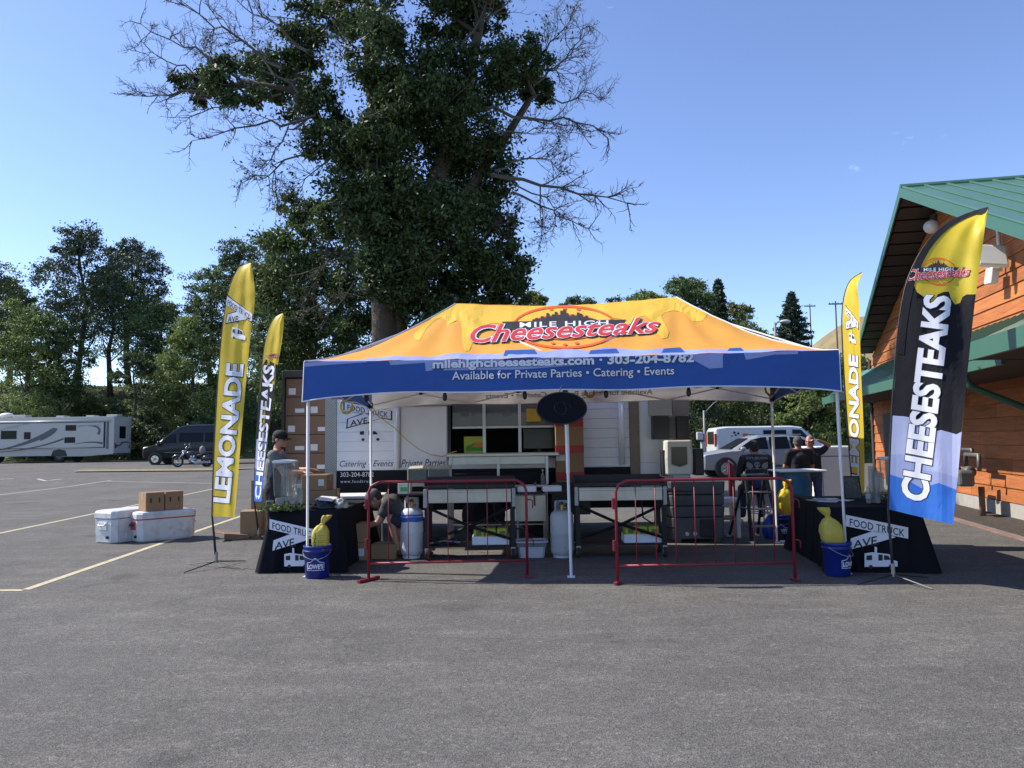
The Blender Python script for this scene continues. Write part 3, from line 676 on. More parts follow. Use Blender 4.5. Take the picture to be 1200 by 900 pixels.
# lower porch roof along the wall
PT, PE, PO, PS0, PS1 = 3.66, 2.68, 1.6, -3.9, 8.6
MB().slab(LW(PS0, 0.02, PT), LW(11.3, 0.02, PT), LW(9.0, PO, PE), LW(PS0, PO, PE), .05).slab(LW(11.3, .02, PT), LW(11.3, -6, PT), LW(13, -6, PE), LW(9.0, PO, PE), .05).build('porch_roof', GREEN, lodge, world=True)
porch = [o for o in lodge.children if o.name.startswith('porch_roof')][0]
for j in range(44):
    s_ = PS0+(9.0-PS0)*(j+.5)/44
    MB().slab(LW(s_-.018, .03, PT+.028), LW(s_+.018, .03, PT+.028), LW(s_+.018, PO, PE+.028), LW(s_-.018, PO, PE+.028), .03).build('roof_seam', GREEN, porch, world=True)
MB().slab(LW(PS0-.05, PO+.04, PE+.04), LW(9.02, PO+.04, PE+.04), LW(9.02, PO+.04, PE-.16), LW(PS0-.05, PO+.04, PE-.16), -.06).build('gutter', FASC, lodge, world=True)
MB().slab(LW(PS0, PO, PE-.1), LW(9.0, PO, PE-.1), LW(10.6, .02, PE-.1), LW(PS0, .02, PE-.1), .04).build('porch_soffit', SOFF, lodge, world=True)
# wider entrance porch towards the car park, its hip and post brackets
MB().slab(LW(PS0, .02, PT+.1), LW(PS0+.9, .8, PT-.35), LW(PS0-.1, PO+.75, PE), LW(PS0-6, PO+.75, PE), .05).slab(LW(PS0, .02, PT+.1), LW(PS0-6, PO+.75, PE), LW(PS0-6, .02, PT+.1), LW(PS0-3, .01, PT+.1), .05).build('porch_hip', GREEN, lodge, world=True)
MB().slab(LW(PS0-6, PO+.78, PE+.04), LW(PS0-.05, PO+.78, PE+.04), LW(PS0-.05, PO+.78, PE-.18), LW(PS0-6, PO+.78, PE-.18), -.06).build('gutter', FASC, lodge, world=True)
MB().slab(LW(PS0-6, PO+.74, PE-.1), LW(PS0-.1, PO+.74, PE-.1), LW(PS0-.1, .02, PE-.1), LW(PS0-6, .02, PE-.1), .04).build('porch_soffit', SOFF, lodge, world=True)
MB().tube([LW(-2.2, PO, PE-.12), LW(-2.2, PO-.1, PE-.35), LW(-2.1, .6, PE-.75), LW(-2.05, .12, PE-.9), LW(-2.05, .1, .4)], .055, 8).build('downspout', FASC, lodge, smooth=True, world=True)
# door at the far end
MB().slab(LW(8.0, .06, .14), LW(8.9, .06, .14), LW(8.9, .06, 2.2), LW(8.0, .06, 2.2), -.05).build('door', M('dark_door', (.03, .025, .02), .5), lodge, world=True)
WHITE_P = M('white_plastic', (0.72, 0.72, 0.70), 0.4, var=0.05); DGREY = M('dark_grey_metal', (0.09, 0.09, 0.09), 0.5, 0.3, var=0.1)
# flood light with conduit on the gable, and a small one under the apex
fl = thing('flood_light', 'pale square flood light with bent conduit on the gable wall', 'light', LW(-.15, .05, 4.4))
def LF(s, o, z): return LW(-.15+s, .05+o, 4.4+z)
MB().tube([LF(.35, 0.02, .95), LF(.28, .06, 1.0), LF(.2, .06, .95), LF(.2, .06, .15)], .035, 8).build('conduit', WHITE_P, fl, smooth=True, world=True)
MB().slab(LF(.36, .3, -.05), LF(.06, .3, -.08), LF(.06, .25, .22), LF(.36, .25, .25), .14).build('junction_box', WHITE_P, fl, bevel=.02, world=True)
MB().slab(LF(-.25, .08, .16), LF(-.22, .56, .22), LF(-.12, .54, .62), LF(-.15, .08, .56), -.12).build('lamp_head', WHITE_P, fl, bevel=.03, world=True)
MB().tube([LF(.0, .02, .2), LF(-.1, .25, .3)], .03, 6).build('bracket', DGREY, fl, world=True)
f2 = thing('flood_light', 'small round white lamp under the roof apex of the lodge', 'light', LW(3.6, .12, 6.35))
MB().sphere((0, 0, 0), (.18, .18, .16)).build('lamp_head', WHITE_P, f2, smooth=True); MB().box((.12, 0, .22), (.2, .2, .14)).build('bracket', DGREY, f2)
# paved walk with red kerb
MB().slab(LW(-14, .95, .012), LW(9, .95, .012), LW(9, .05, .012), LW(-14, .05, .012), -.2).build('walkway', M('grey_concrete', (.17, .16, .145), .9, var=.2, vscale=4, dirt=.5, dcol=(.08, .075, .07)), None); tag(bpy.data.objects['walkway'], 'pale concrete walkway along the lodge wall', kind='structure')
m_ = MB(); m_.slab(LW(-14, 1.04, .018), LW(9, 1.04, .018), LW(9, .955, .018), LW(-14, .955, .018), -.2).build('kerb', M('red_kerb_paint', (.22, .12, .10), .8, var=.2, dirt=.8, dcol=(.30, .28, .26), dscale=1.5), None); tag(bpy.data.objects['kerb'], 'worn red painted kerb of the walkway by the lodge', kind='structure')
MULCH = M('dark_mulch', (.05, .04, .033), 1, var=.5, vscale=12, bump=1, bscale=30)
MB().slab(LW(-4, .85, .03), LW(7, .85, .03), LW(7, .06, .06), LW(-4, .06, .06), -.05).build('planting_bed', MULCH, None); tag(bpy.data.objects['planting_bed'], 'dark mulch bed at the foot of the lodge wall', kind='structure')
# gas meter
GM = M('meter_grey', (.13, .135, .13), .5, .2, var=.15)
gm = thing('gas_meter', 'grey gas meter with pipes against the lodge wall', 'gas meter', LW(.75, .4, .04))
def GW(s, o, z): return LW(.75+s, .4+o, .04+z)
MB().tube([GW(-.02, 0, 0), GW(-.02, 0, .55)], .055, 10).build('stand_pipe', M('rusty_pipe', (.18, .12, .08), .7), gm, smooth=True, world=True)
q = MB()
for (s_, z_, rr, hh) in ((-.12, .72, .24, .3), (.55, .78, .22, .32)): q = MB(); q.slab(GW(s_-.22, .2, z_-hh/2), GW(s_+.22, .2, z_-hh/2), GW(s_+.22, .2, z_+hh/2), GW(s_-.22, .2, z_+hh/2), .28); q.build('meter_body', GM, gm, bevel=.05, world=True)
MB().wheel((0, 0, 0), .11, .16, 'Y').build('regulator', GM, gm, smooth=True).location = GW(.22, .12, .82)-gm.location
MB().tube([GW(-.12, .05, .85), GW(-.12, .05, 1.15), GW(.55, .05, 1.15), GW(.55, .05, .9)], .04, 8).build('pipe', GM, gm, smooth=True, world=True)
MB().tube([GW(.2, .05, 1.15), GW(.2, .05, 1.25), GW(.75, .05, 1.25)], .035, 8).build('pipe', GM, gm, smooth=True, world=True)
# ================================================================== CANOPY, FLAGS, TABLES
CMI = CM.inverted()
def pj(p):
    l = CMI @ (Vector(p)-Vector((0, 0, CAM_H))); return 600+FPX*l.x/-l.z, 450-FPX*l.y/-l.z
class Surf:
    """a surface fn(u, v) in world space; lay() returns the point on it in the direction of a photo pixel, lifted off by off"""
    def __init__(s, fn): s.fn = fn; s.g = (0.5, 0.5)
    def newton(s, x, y, u, v):
        h = 4e-3; err = 1e9
        for _ in range(10):
            hu, hv = (h if u < .99 else -h), (h if v < .99 else -h)
            p = pj(s.fn(u, v)); ex, ey = x-p[0], y-p[1]; err = abs(ex)+abs(ey)
            if err < 0.02: break
            a = pj(s.fn(u+hu, v)); b = pj(s.fn(u, v+hv))
            j = ((a[0]-p[0])/hu, (b[0]-p[0])/hv, (a[1]-p[1])/hu, (b[1]-p[1])/hv); det = j[0]*j[3]-j[1]*j[2]
            if abs(det) < 1e-6: break
            du = (j[3]*ex-j[1]*ey)/det; dv = (-j[2]*ex+j[0]*ey)/det
            u = min(1.0, max(0.0, u+max(-.25, min(.25, du)))); v = min(1.0, max(0.0, v+max(-.25, min(.25, dv))))
        return err, u, v
    def inv(s, x, y):
        best = s.newton(x, y, *s.g)
        if best[0] > .3:
            for g in ((.5, .5), (.2, .3), (.8, .3), (.5, .1), (.2, .8), (.8, .8), (.5, .9)): best = min(best, s.newton(x, y, *g))
        err, u, v = best
        s.g = (min(.95, max(.05, u)), min(.95, max(.05, v))); return u, v
    def lift(s, u, v, off):
        h = 1e-3; u2, v2 = (u+h if u < .99 else u-h), (v+h if v < .99 else v-h)
        p = Vector(s.fn(u, v)); n = (Vector(s.fn(u2, v))-p).cross(Vector(s.fn(u, v2))-p)
        n = n.normalized() if n.length > 1e-12 else Vector((0, -1, 0))
        if n.dot(Vector((0, 0, CAM_H))-p) < 0: n = -n
        return p+n*off
    def lay(s, off): return lambda x, y: s.lift(*s.inv(x, y), off)
def quad(TL, TR, BR, BL):
    """0..1 box -> photo pixels (y up in the box)"""
    def f(x, y):
        t = ((1-x)*TL[0]+x*TR[0], (1-x)*TL[1]+x*TR[1]); b = ((1-x)*BL[0]+x*BR[0], (1-x)*BL[1]+x*BR[1])
        return (b[0]*(1-y)+t[0]*y, b[1]*(1-y)+t[1]*y)
    return f
INK_W = M('print_white', (0.80, 0.81, 0.88), 0.7, var=0.03, trans=.12); INK_K = M('print_black', (0.018, 0.018, 0.024), 0.7, var=0.1)
INK_N = M('print_navy', (0.012, 0.02, 0.07), 0.7, var=0.1); INK_R = M('print_red', (0.55, 0.025, 0.03), 0.7, var=0.05); INK_RO = M('print_red_orange', (0.68, 0.10, 0.02), 0.7, var=0.05)
FAB = dict(rough=0.62, vscale=3, bump=0.12, bscale=9)
F_ORANGE = M('fabric_orange', (0.80, 0.38, 0.062), var=.06, trans=.18, **FAB); F_YELLOW = M('fabric_yellow', (0.84, 0.54, 0.065), var=.06, trans=.18, **FAB)
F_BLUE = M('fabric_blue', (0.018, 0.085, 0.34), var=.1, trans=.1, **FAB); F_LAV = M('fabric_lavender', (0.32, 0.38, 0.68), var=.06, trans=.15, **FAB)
F_WHITE = M('fabric_white', (0.72, 0.70, 0.67), var=.06, trans=.45, **FAB); PIPING = M('white_piping', (.75, .76, .8), .6)
FR_W = M('white_powdercoat_tube', (0.74, 0.75, 0.77), 0.35, var=.05, dirt=.15, dcol=(.4, .38, .35), dscale=6); BLK = M('black_plastic', (0.018, 0.018, 0.02), 0.45, var=.15)

CAN = thing('canopy_tent', 'yellow and orange pop-up canopy with blue printed valance on white legs', 'canopy', (0.74, 10.5, 0), R(-4.5))
CX = wmat(CAN); HX, HY, EZ, RH, RX = 3.14, 1.5, 2.575, 0.94, 1.52
def cw(x, y, z): return CX @ Vector((x, y, z))
def wrk(x, y): return 0.014*noise.noise(Vector((x*2.2, y*2.2, 1)))+0.008*noise.noise(Vector((x*6, y*3, 5)))
def slopeF(sy):
    def f(u, v):
        xl = -HX+v*(HX-RX); x = xl+(-2*xl)*u; e = 1.5-0.28*math.sin(math.pi*u)**0.5 if 0 < u < 1 else 1.5
        z = EZ+RH*v**e-0.075*math.sin(math.pi*min(1, max(0, u)))*v - .02*math.sin(math.pi*u)*(1-v)
        # tension folds fanning down from the peaks
        for s_ in (-1, 1):
            dx = x-s_*RX; dy = (1-v)*1.5
            if dy > 0.02: z += 0.014*math.sin(13*math.atan2(dx, dy))*min(1, dy*1.5)*math.exp(-abs(dx)*.8)
        return cw(x, sy*(HY-HY*v), z+wrk(x, sy*v))
    return f
def slopeS(sx):
    def f(u, v):
        y = (-HY+2*HY*u)*(1-v); x = sx*(HX-(HX-RX)*v); e = 1.5-0.2*math.sin(math.pi*min(1, max(0, u)))
        return cw(x, y, EZ+RH*v**e+wrk(y, sx*v+3))
    return f
front = Surf(slopeF(-1))
MB().grid(front.fn, 64, 26).build('front_slope', F_ORANGE, CAN, smooth=True, world=True)
MB().grid(slopeF(1), 48, 20).build('back_slope', F_ORANGE, CAN, smooth=True, world=True)
for sx in (-1, 1): MB().grid(slopeS(sx), 24, 18).build('side_slope', F_ORANGE, CAN, smooth=True, world=True)
ln = MB()
for fn in (slopeF(-1), slopeF(1), slopeS(-1), slopeS(1)): ln.grid((lambda fn: lambda u, v: fn(u, v)-Vector((0, 0, .025)))(fn), 30, 12)
ln.build('lining', F_WHITE, CAN, smooth=True, world=True)
def drop(u): return 0.385+0.10*abs(2*u-1)**7+0.008*math.sin(u*23)
def valF(sy, lift=0.0):
    def f(u, v):
        x = -HX+2*HX*u; b = 0.03*math.sin(u*17+1)*v+0.018*math.sin(u*37+v)*v+0.016*noise.noise(Vector((u*30, v*4, 2)))*v
        zt = EZ-0.02*math.sin(math.pi*u)
        return cw(x, sy*(HY+0.012+b*.8+.02*v), zt-v*drop(u))
    return f
def valS(sx):
    def f(u, v):
        y = -HY+2*HY*u; b = 0.02*math.sin(u*9+1)*v
        return cw(sx*(HX+.012+b), y, EZ-v*drop(u))
    return f
vf = Surf(valF(-1))
VF = MB().grid(vf.fn, 90, 12).build('front_valance', F_BLUE, CAN, smooth=True, world=True)
VB = MB().grid(valF(1), 70, 8).build('back_valance', F_WHITE, CAN, smooth=True, world=True)
for sx in (-1, 1):
    MB().grid(valS(sx), 30, 8).build('side_valance', F_BLUE, CAN, smooth=True, world=True)
for fn in (valF(-1), valF(1), valS(-1), valS(1)):
    MB().tube([fn(i/50, 1.0) for i in range(51)], .008, 5).build('piping', PIPING, CAN, world=True)
for sx in (-1, 1):
    MB().tube([valF(-1)(0 if sx < 0 else 1, j/8)+Vector((0, -.004, 0)) for j in range(9)], .006, 5).build('piping', PIPING, CAN, world=True)
    fn = slopeF(-1); MB().tube([fn(0 if sx < 0 else 1, j/24)+Vector((0, -.004, .004)) for j in range(25)], .009, 5).build('piping', PIPING, CAN, world=True)
# print on the front slope
FS = [o for o in CAN.children if o.name.startswith('front_slope')][0]
yel = [(500,368),(506,373),(485,391),(486,398),(492,399),(499,386),(510,375),(517,372),(522,375),(524,384),(528,379),(534,376),(539,377),(541,386),(542,405),(545,412),(550,411),(554,402),(560,395),(566,384),(575,379),(585,379),(600,379.5),(640,379),(690,379),(706,380),(712,376),(720,373),(728,374),(735,381),(742,379),(748,372),(756,370),(764,376),(770,390),(776,397),(782,396),(784,389),(778,378),(775,370),(780,366),(790,364),(799,366),(806,371),(812,377),(822,377),(827,372),(829,366),(822,361),(797,347.5),(760,350),(720,354.5),(665,358.5),(600,359.5),(560,357.5),(536,356)]
decal('yellow_print', poly_mesh([yel]), front.lay(.004), F_YELLOW, FS, (1/6.37, 1/4.71))
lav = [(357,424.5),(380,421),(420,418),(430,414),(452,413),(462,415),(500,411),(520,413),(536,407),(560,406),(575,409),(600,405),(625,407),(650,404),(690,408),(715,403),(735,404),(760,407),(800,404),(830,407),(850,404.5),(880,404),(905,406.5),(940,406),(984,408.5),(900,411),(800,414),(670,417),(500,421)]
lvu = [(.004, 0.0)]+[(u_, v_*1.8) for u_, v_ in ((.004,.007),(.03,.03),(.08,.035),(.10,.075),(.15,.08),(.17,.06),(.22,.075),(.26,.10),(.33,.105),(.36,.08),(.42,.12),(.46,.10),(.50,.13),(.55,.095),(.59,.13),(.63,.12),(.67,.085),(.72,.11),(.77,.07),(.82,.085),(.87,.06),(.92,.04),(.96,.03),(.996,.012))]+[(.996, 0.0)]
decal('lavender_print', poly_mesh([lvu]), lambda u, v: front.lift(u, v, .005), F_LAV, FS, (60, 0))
bl = [[(590,418),(592,411),(626,410),(630,415.5)],[(690,415.5),(692,411),(722,409),(726,414.5)],[(775,414),(778,409),(797,407.5),(803,413.5)],[(852,412),(855,408.5),(868,408),(872,411.5)]]
decal('blue_print', poly_mesh(bl), front.lay(.007), F_BLUE, FS, (1/9, 0))
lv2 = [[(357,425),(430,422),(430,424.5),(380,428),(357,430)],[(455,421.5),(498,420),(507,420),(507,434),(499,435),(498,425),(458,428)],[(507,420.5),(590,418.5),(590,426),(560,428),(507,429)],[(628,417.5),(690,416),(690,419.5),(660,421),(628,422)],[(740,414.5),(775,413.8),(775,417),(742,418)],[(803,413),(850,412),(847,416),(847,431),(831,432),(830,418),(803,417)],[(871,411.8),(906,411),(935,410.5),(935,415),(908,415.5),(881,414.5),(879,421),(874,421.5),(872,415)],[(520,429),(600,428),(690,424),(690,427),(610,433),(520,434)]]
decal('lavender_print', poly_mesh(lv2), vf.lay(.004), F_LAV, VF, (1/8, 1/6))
def ink(surf, par, txt, q, mats, bolds, offs, cuts=(1/4, 1/4), shear=0.0, spacing=1.0, split=False):
    for m_, b_, o_ in zip(mats, bolds, offs):
        bm, asp = text_mesh(txt, b_, shear, spacing)
        g = (b_-bolds[-1])*0.9   # the wider outline stays centred behind the letters
        W_, H_ = math.dist(q(0, .5), q(1, .5)), math.dist(q(.5, 0), q(.5, 1)); ex = g*H_/W_ if W_ else 0
        o2 = decal('lettering', bm, surf.lay(o_), m_, par, cuts, uv=lambda x, y: q(-ex+x*(1+2*ex), -g+y*(1+2*g)))
        if split and m_ is mats[-1]: split_letters(o2)
def box4(x0, y0_, x1, y1, k=0.0): return quad((x0, y0_), (x1, y0_+k), (x1, y1+k), (x0, y1))
ink(vf, VF, 'milehighcheesesteaks.com · 303-204-8782', quad((507,421.5), (813,413.5), (813,428), (507,435)), (INK_N, INK_W), (.075, .04), (.008, .013))
ink(vf, VF, 'Available for Private Parties • Catering • Events', quad((530,435.5), (790,429.5), (790,442), (530,448.5)), (INK_N, INK_W), (.045, .012), (.008, .013))
# logo on the roof
def logo(surf, par, cx, cy, w, k=0.0, tone=1.0, sq=1.0, offs=(.010, .014, .018, .022, .026), cuts=(1/5, 1/5)):
    """round cheesesteak emblem, w px wide lettering, k = tilt"""
    s_ = w/222.0
    def T(x, y): return (cx+x*s_, cy+y*s_*sq+k*x*s_)
    for rx, ry, tt in ((62, 25.5, 2.6), (45, 15, 1.3)):
        decal('emblem_ring', tf_bm(ring_mesh(0, 0, rx, ry, tt), T), surf.lay(offs[0]), INK_RO, par, cuts)
    bars = []; x = -38
    for i, hgt in enumerate([4,6,5,9,7,14,9,12,16,11,18,20,14,9,12,10,15,13,8,10,6,5,4]):
        bars.append([(x, 0-6), (x+3.1, 0-6), (x+3.1, -6-hgt*.72), (x, -6-hgt*.72)]); x += 3.25
    bars.append([(-78, 3.5), (-70, -1.5), (-74, -6), (72, -8.5), (66, -4), (72, 0)])
    decal('skyline', tf_bm(poly_mesh(bars), T), surf.lay(offs[1]), INK_K, par, cuts)
    ink(surf, par, 'MILE HIGH', quad(T(-53, -5), T(51, -7.5), T(51, -1.5), T(-53, 1.2)), (INK_W,), (.015,), (offs[2],), cuts, 0, 1.15)
    ink(surf, par, 'Cheesesteaks', quad(T(-111, -1), T(111, -11), T(111, 7.5), T(-111, 20)), (INK_K, INK_W, INK_R), (.062, .042, .014), offs[2:], cuts, .35)
    dots = [ellipse(a, b, 2.6, 1.3, 8) for a, b in ((-16, -20.5), (0, -21.5), (16, -20.5), (-14, 19), (0, 20.5), (14, 19))]
    decal('emblem_marks', tf_bm(poly_mesh(dots), T), surf.lay(offs[0]), INK_RO, par, (0, 0))
logo(front, FS, 662, 384, 222)
# print showing through the inside of the back valance, so mirrored
vb = Surf(valF(1)); GHOST = M('print_through', (0.34, 0.35, 0.44), .7, trans=.2); GH2 = M('print_through_shadow', (0.42, 0.41, 0.42), .7)
ink(vb, VB, 'Available for Private Parties • Catering • Events', quad((765,455.5), (569,461), (569,469), (765,464)), (GHOST,), (.02,), (.006,))
ink(vb, VB, 'milehighcheesesteaks.com · 303-204-8782', quad((782,446), (554,451), (554,459), (782,453.5)), (GHOST,), (.03,), (.006,))
# legs and frame
for lx in (-HX+.03, 0, HX-.03):
    for ly in (-HY+.05, HY-.05):
        xo = 0.10 if (lx > 1 and ly < 0) else (.03 if lx == 0 and ly < 0 else 0)
        yo = .22 if (lx > 1 and ly < 0) else 0
        q = MB(); q.tube([(lx+xo*.52, ly+yo*.52, 1.2), (lx, ly, EZ-.05)], .021, 4); lg = q.build('leg', FR_W, CAN)
        MB().tube([(lx+xo, ly+yo, .012), (lx+xo*.49, ly+yo*.49, 1.32)], .016, 4).build('lower_leg', FR_W, lg); MB().bb(lx+xo-.045, lx+xo+.045, ly+yo-.045, ly+yo+.045, .002, .012).build('foot', FR_W, lg)
        MB().bb(lx-.03, lx+.03, ly-.03, ly+.03, EZ-.45, EZ-.36).build('slider', BLK, lg, bevel=.006); MB().bb(lx-.03, lx+.03, ly-.03, ly+.03, EZ-.1, EZ-.02).build('bracket', BLK, lg, bevel=.006)
def truss(a, b, k=2):
    a, b = Vector(a), Vector(b)
    for i in range(k):
        p, q_ = a.lerp(b, i/k), a.lerp(b, (i+1)/k); m_ = (p+q_)/2
        for z0_, z1_ in ((-.06, -.40), (-.40, -.06)):
            MB().tube([p+Vector((0, 0, z0_)), q_+Vector((0, 0, z1_))], .011, 5).build('truss_bar', FR_W, CAN)
        MB().box((m_.x, m_.y, EZ-.23), (.05, .04, .035)).build('joint', BLK, CAN)
for ly in (-HY+.05, HY-.05):
    truss((-HX+.07, ly, EZ), (0, ly, EZ)); truss((0, ly, EZ), (HX-.07, ly, EZ))
for lx in (-HX+.05, 0, HX-.05): truss((lx, -HY+.07, EZ), (lx, HY-.07, EZ))
for sx in (-1, 1):
    MB().tube([(sx*RX, 0, EZ-.2), (sx*RX, 0, EZ+RH-.04)], .02, 8).build('peak_pole', FR_W, CAN)
    for cx_ in (0, sx*HX*.985):
        for cy_ in (-1, 1): MB().tube([(cx_, cy_*(HY-.05), EZ-.06), (sx*RX, 0, EZ+RH-.14)], .011, 5).build('rafter', FR_W, CAN)
# string light cable with hung bulbs, and yellow cord coils
CORD_K = M('black_cable', (.015, .015, .015), .5)
def sag_cord(name, label, pts, r, mat, cat, group=None):
    o = MB().tube(pts, r, 6).build(name, mat, None, smooth=True); tag(o, label, cat, group); return o
sl = thing('string_lights', 'black string light cable hung along the canopy front frame', 'string lights', cw(0, -1.35, 2.2))
pts = []
for i in range(61):
    f = i/60; pts.append(cw(-2.9+5.8*f, -1.36, 2.32-.13*abs(math.sin(f*math.pi*6))))
MB().tube(pts, .006, 5).build('cable', CORD_K, sl, world=True)
for i in range(5, 60, 5):
    p = pts[i]; MB().lathe([(.012, 0), (.022, -.03), (.03, -.07), (.022, -.1), (.004, -.115)], p, 10).build('bulb', BLK if i % 2 else glass('bulb_glass', (.8, .75, .6), .5), sl, smooth=True, world=True)
YC = M('yellow_cord', (.55, .40, .06), .55)
def coil(px, py, D, label, rad=.09):
    c = at(px, py, D); pts = []
    for i in range(120): a = i/120*2*math.pi*7; pts.append(c+Vector((rad*math.cos(a)*(1+.2*math.sin(i*.7)), .03*math.sin(i*.37), rad*1.15*math.sin(a)*(1+.2*math.sin(i*.9)))))
    sag_cord('cord_coil', label, pts, .007, YC, 'cord', 'yellow cord coils hung on the canopy frame')
coil(406, 476, 11.6, 'yellow extension cord coil hanging by the left rear canopy leg')
coil(691, 459, 11.5, 'yellow extension cord coil hanging behind the oval black sign', .07); coil(902, 457, 11.7, 'yellow extension cord coil hanging at the right rear canopy leg', .07)
pts = [at(x, y, 12.3) for x, y in ((437, 478), (442, 486), (452, 494), (463, 502), (476, 515), (490, 526), (505, 533), (518, 535), (530, 530), (538, 528))]
fine = []
for a, b in zip(pts[:-1], pts[1:]): fine += [a.lerp(b, i/3) for i in range(3)]
sag_cord('extension_cord', 'yellow extension cord drooping from canopy leg to serving window', fine, .008, YC, 'cord')
# oval sign hung on the front centre leg
sg = thing('oval_sign', 'black oval sign board hung on the front centre canopy leg', 'sign', at(658, 497, 8.72))
c = at(658, 478.5, 8.72); kk = 8.72/FPX; q = MB()
o_ = [(c.x+30*kk*math.cos(a*math.pi/24), c.z+19.5*kk*math.sin(a*math.pi/24)) for a in range(48)]
q.prism(o_, c.y-.02, c.y+.02); q.build('board', M('sign_black', (.006, .007, .011), .8, var=.25, vscale=9, spec=.15), sg, world=True, bevel=.004)
q = MB(); q.tube([(c.x+29*kk*math.cos(a*math.pi/24), c.y-.022, c.z+18.5*kk*math.sin(a*math.pi/24)) for a in range(49)], .006, 5); q.build('rim', BLK, sg, world=True)
MB().tube([(c.x+.11*math.cos(a*.3)*(1-a/40), c.y-.021, c.z+.07*math.sin(a*.3)) for a in range(28)], .004, 4).build('relief', BLK, sg, world=True)
MB().tube([(c.x-.02, c.y+.03, c.z+.19), (c.x+.02, c.y+.1, c.z+.27)], .006, 5).build('hook', BLK, sg, world=True)

# ------------------------------------------------------------------ feather flags
FLY = dict(rough=0.5, vscale=4, bump=0.15, bscale=7)
G_YEL = M('flag_yellow', (0.74, 0.55, 0.035), var=.06, trans=.38, **FLY); G_BLK = M('flag_black', (0.010, 0.010, 0.014), rough=.8, var=.3, vscale=4, bump=.3, bscale=7, spec=.25)
G_LAV = M('flag_lavender', (0.36, 0.42, 0.74), var=.05, trans=.3, **FLY); G_LAV2 = M('flag_pale_lavender', (0.46, 0.51, 0.80), var=.05, trans=.3, **FLY); G_BLU = M('flag_blue', (0.03, 0.17, 0.68), var=.06, trans=.3, **FLY)
ALU = M('brushed_steel', (.36, .36, .36), .42, .85, var=.1)
def plerp(P, v):
    k = min(max(v, 0), 1)*(len(P)-1); i = min(int(k), len(P)-2); f = k-i
    # smooth through the listed points
    p0, p1, p2, p3 = P[max(i-1, 0)], P[i], P[i+1], P[min(i+2, len(P)-1)]
    return tuple(.5*((2*b)+(-a+c_)*f+(2*a-5*b+4*c_-d)*f*f+(-a+3*b-3*c_+d)*f**3) for a, b, c_, d in zip(p0, p1, p2, p3))
def flag(label, Lp, Rp, D, tilt, base, seed, cloth=G_YEL, rip=.03, feet=4, group='feather flags around the stand'):
    b = gp(*base); root = thing('feather_flag', label, 'flag', (b.x, b.y, 0), 0, group)
    def fn(u, v):
        l, r = plerp(Lp, v), plerp(Rp, v); x, y = l[0]+(r[0]-l[0])*u, l[1]+(r[1]-l[1])*u
        dd = D+tilt*u*(1-.5*v)+u*(rip*math.sin(v*9+seed+u*3)+.6*rip*math.sin(v*19+u*5+seed*2)+.35*rip*math.sin(u*14+v*6+seed)+.35*rip*noise.noise(Vector((u*3, v*14, seed)))+.16*rip*math.sin(u*26+v*31+seed)*noise.noise(Vector((u*4, v*9, seed+7))))
        return at(x, y, dd)
    s_ = Surf(fn); cl = MB().grid(fn, 22, 90).build('cloth', cloth, root, smooth=True, world=True)
    pole = [fn(0, i/30)+Vector((-.008, .01, 0)) for i in range(31)]
    bot = Vector((b.x, b.y, .12)); pole = [bot, bot.lerp(pole[0], .5)]+pole
    MB().tube(pole, [.017, .016]+[.012-.006*i/30 for i in range(31)], 8).build('pole', BLK, root, smooth=True, world=True)
    MB().tube([(b.x, b.y, .06), (b.x, b.y, .2)], .022, 10).build('socket', ALU, root, world=True)
    for i in range(feet):
        a = seed+i*2*math.pi/feet; MB().tube([(b.x, b.y, .08), (b.x+.22*math.cos(a), b.y+.22*math.sin(a), .05), (b.x+.5*math.cos(a), b.y+.5*math.sin(a), .012)], [.010, .008, .006], 6).build('foot', DGREY if i % 2 else BLK, root, world=True)
    return root, s_, cl
def fta(surf, par, q, off, cuts=(1/8, 1/8), ink_mat=None, outline=True):
    """street-sign emblem: two crossed name boards and a little food truck, drawn in a unit box placed by q"""
    K = ink_mat or INK_K
    s1 = [(0, .98), (1, .74), (1, .54), (0, .78)]; s2 = [(.06, .36), (.08, .56), (.48, .70), (.80, .57), (.47, .47)]
    tk = [(.30, .05), (.30, .29), (.42, .31), (.70, .27), (.75, .17), (.83, .14), (.83, .05)]
    if outline:
        gr = lambda P, m_: [((x-sum(a for a, _ in P)/len(P))*m_[0]+sum(a for a, _ in P)/len(P), (y-sum(b for _, b in P)/len(P))*m_[1]+sum(b for _, b in P)/len(P)) for x, y in P]
        decal('emblem_outline', tf_bm(poly_mesh([gr(s1, (1.06, 1.16)), gr(s2, (1.1, 1.22))]), q), surf.lay(off), K, par, cuts)
    decal('emblem_signs', tf_bm(poly_mesh([s1, s2, tk, [(.46, .29), (.5, .29), (.5, .40), (.46, .41)]]), q), surf.lay(off+.003), INK_W, par, cuts)
    def sub(f): return lambda x, y: q(*f(x, y))
    ink(surf, par, 'FOOD TRUCK', sub(lambda x, y: (.06+.88*x, (.965-.24*(.06+.88*x)) - .165+.13*y)), (K,), (.01,), (off+.006,), cuts, 0, 1.05)
    ink(surf, par, 'AVE.', sub(lambda x, y: (.12+.42*x, .385+.055*x+.13*y+.04*x*y)), (K,), (.012,), (off+.006,), cuts)
    dk = [[(.33, .17), (.33, .25), (.42, .26), (.42, .17)], [(.52, .16), (.52, .27), (.59, .265), (.59, .16)], [(.61, .17), (.61, .255), (.68, .245), (.72, .17)], ellipse(.40, .05, .035, .035, 10), ellipse(.72, .05, .035, .035, 10)]
    decal('emblem_truck', tf_bm(poly_mesh(dk), q), surf.lay(off+.006), K, par, (0, 0))
def polyd(name, surf, par, P, m_, off, cuts=(1/6, 1/10)): decal(name, poly_mesh([P]), surf.lay(off), m_, par, cuts)
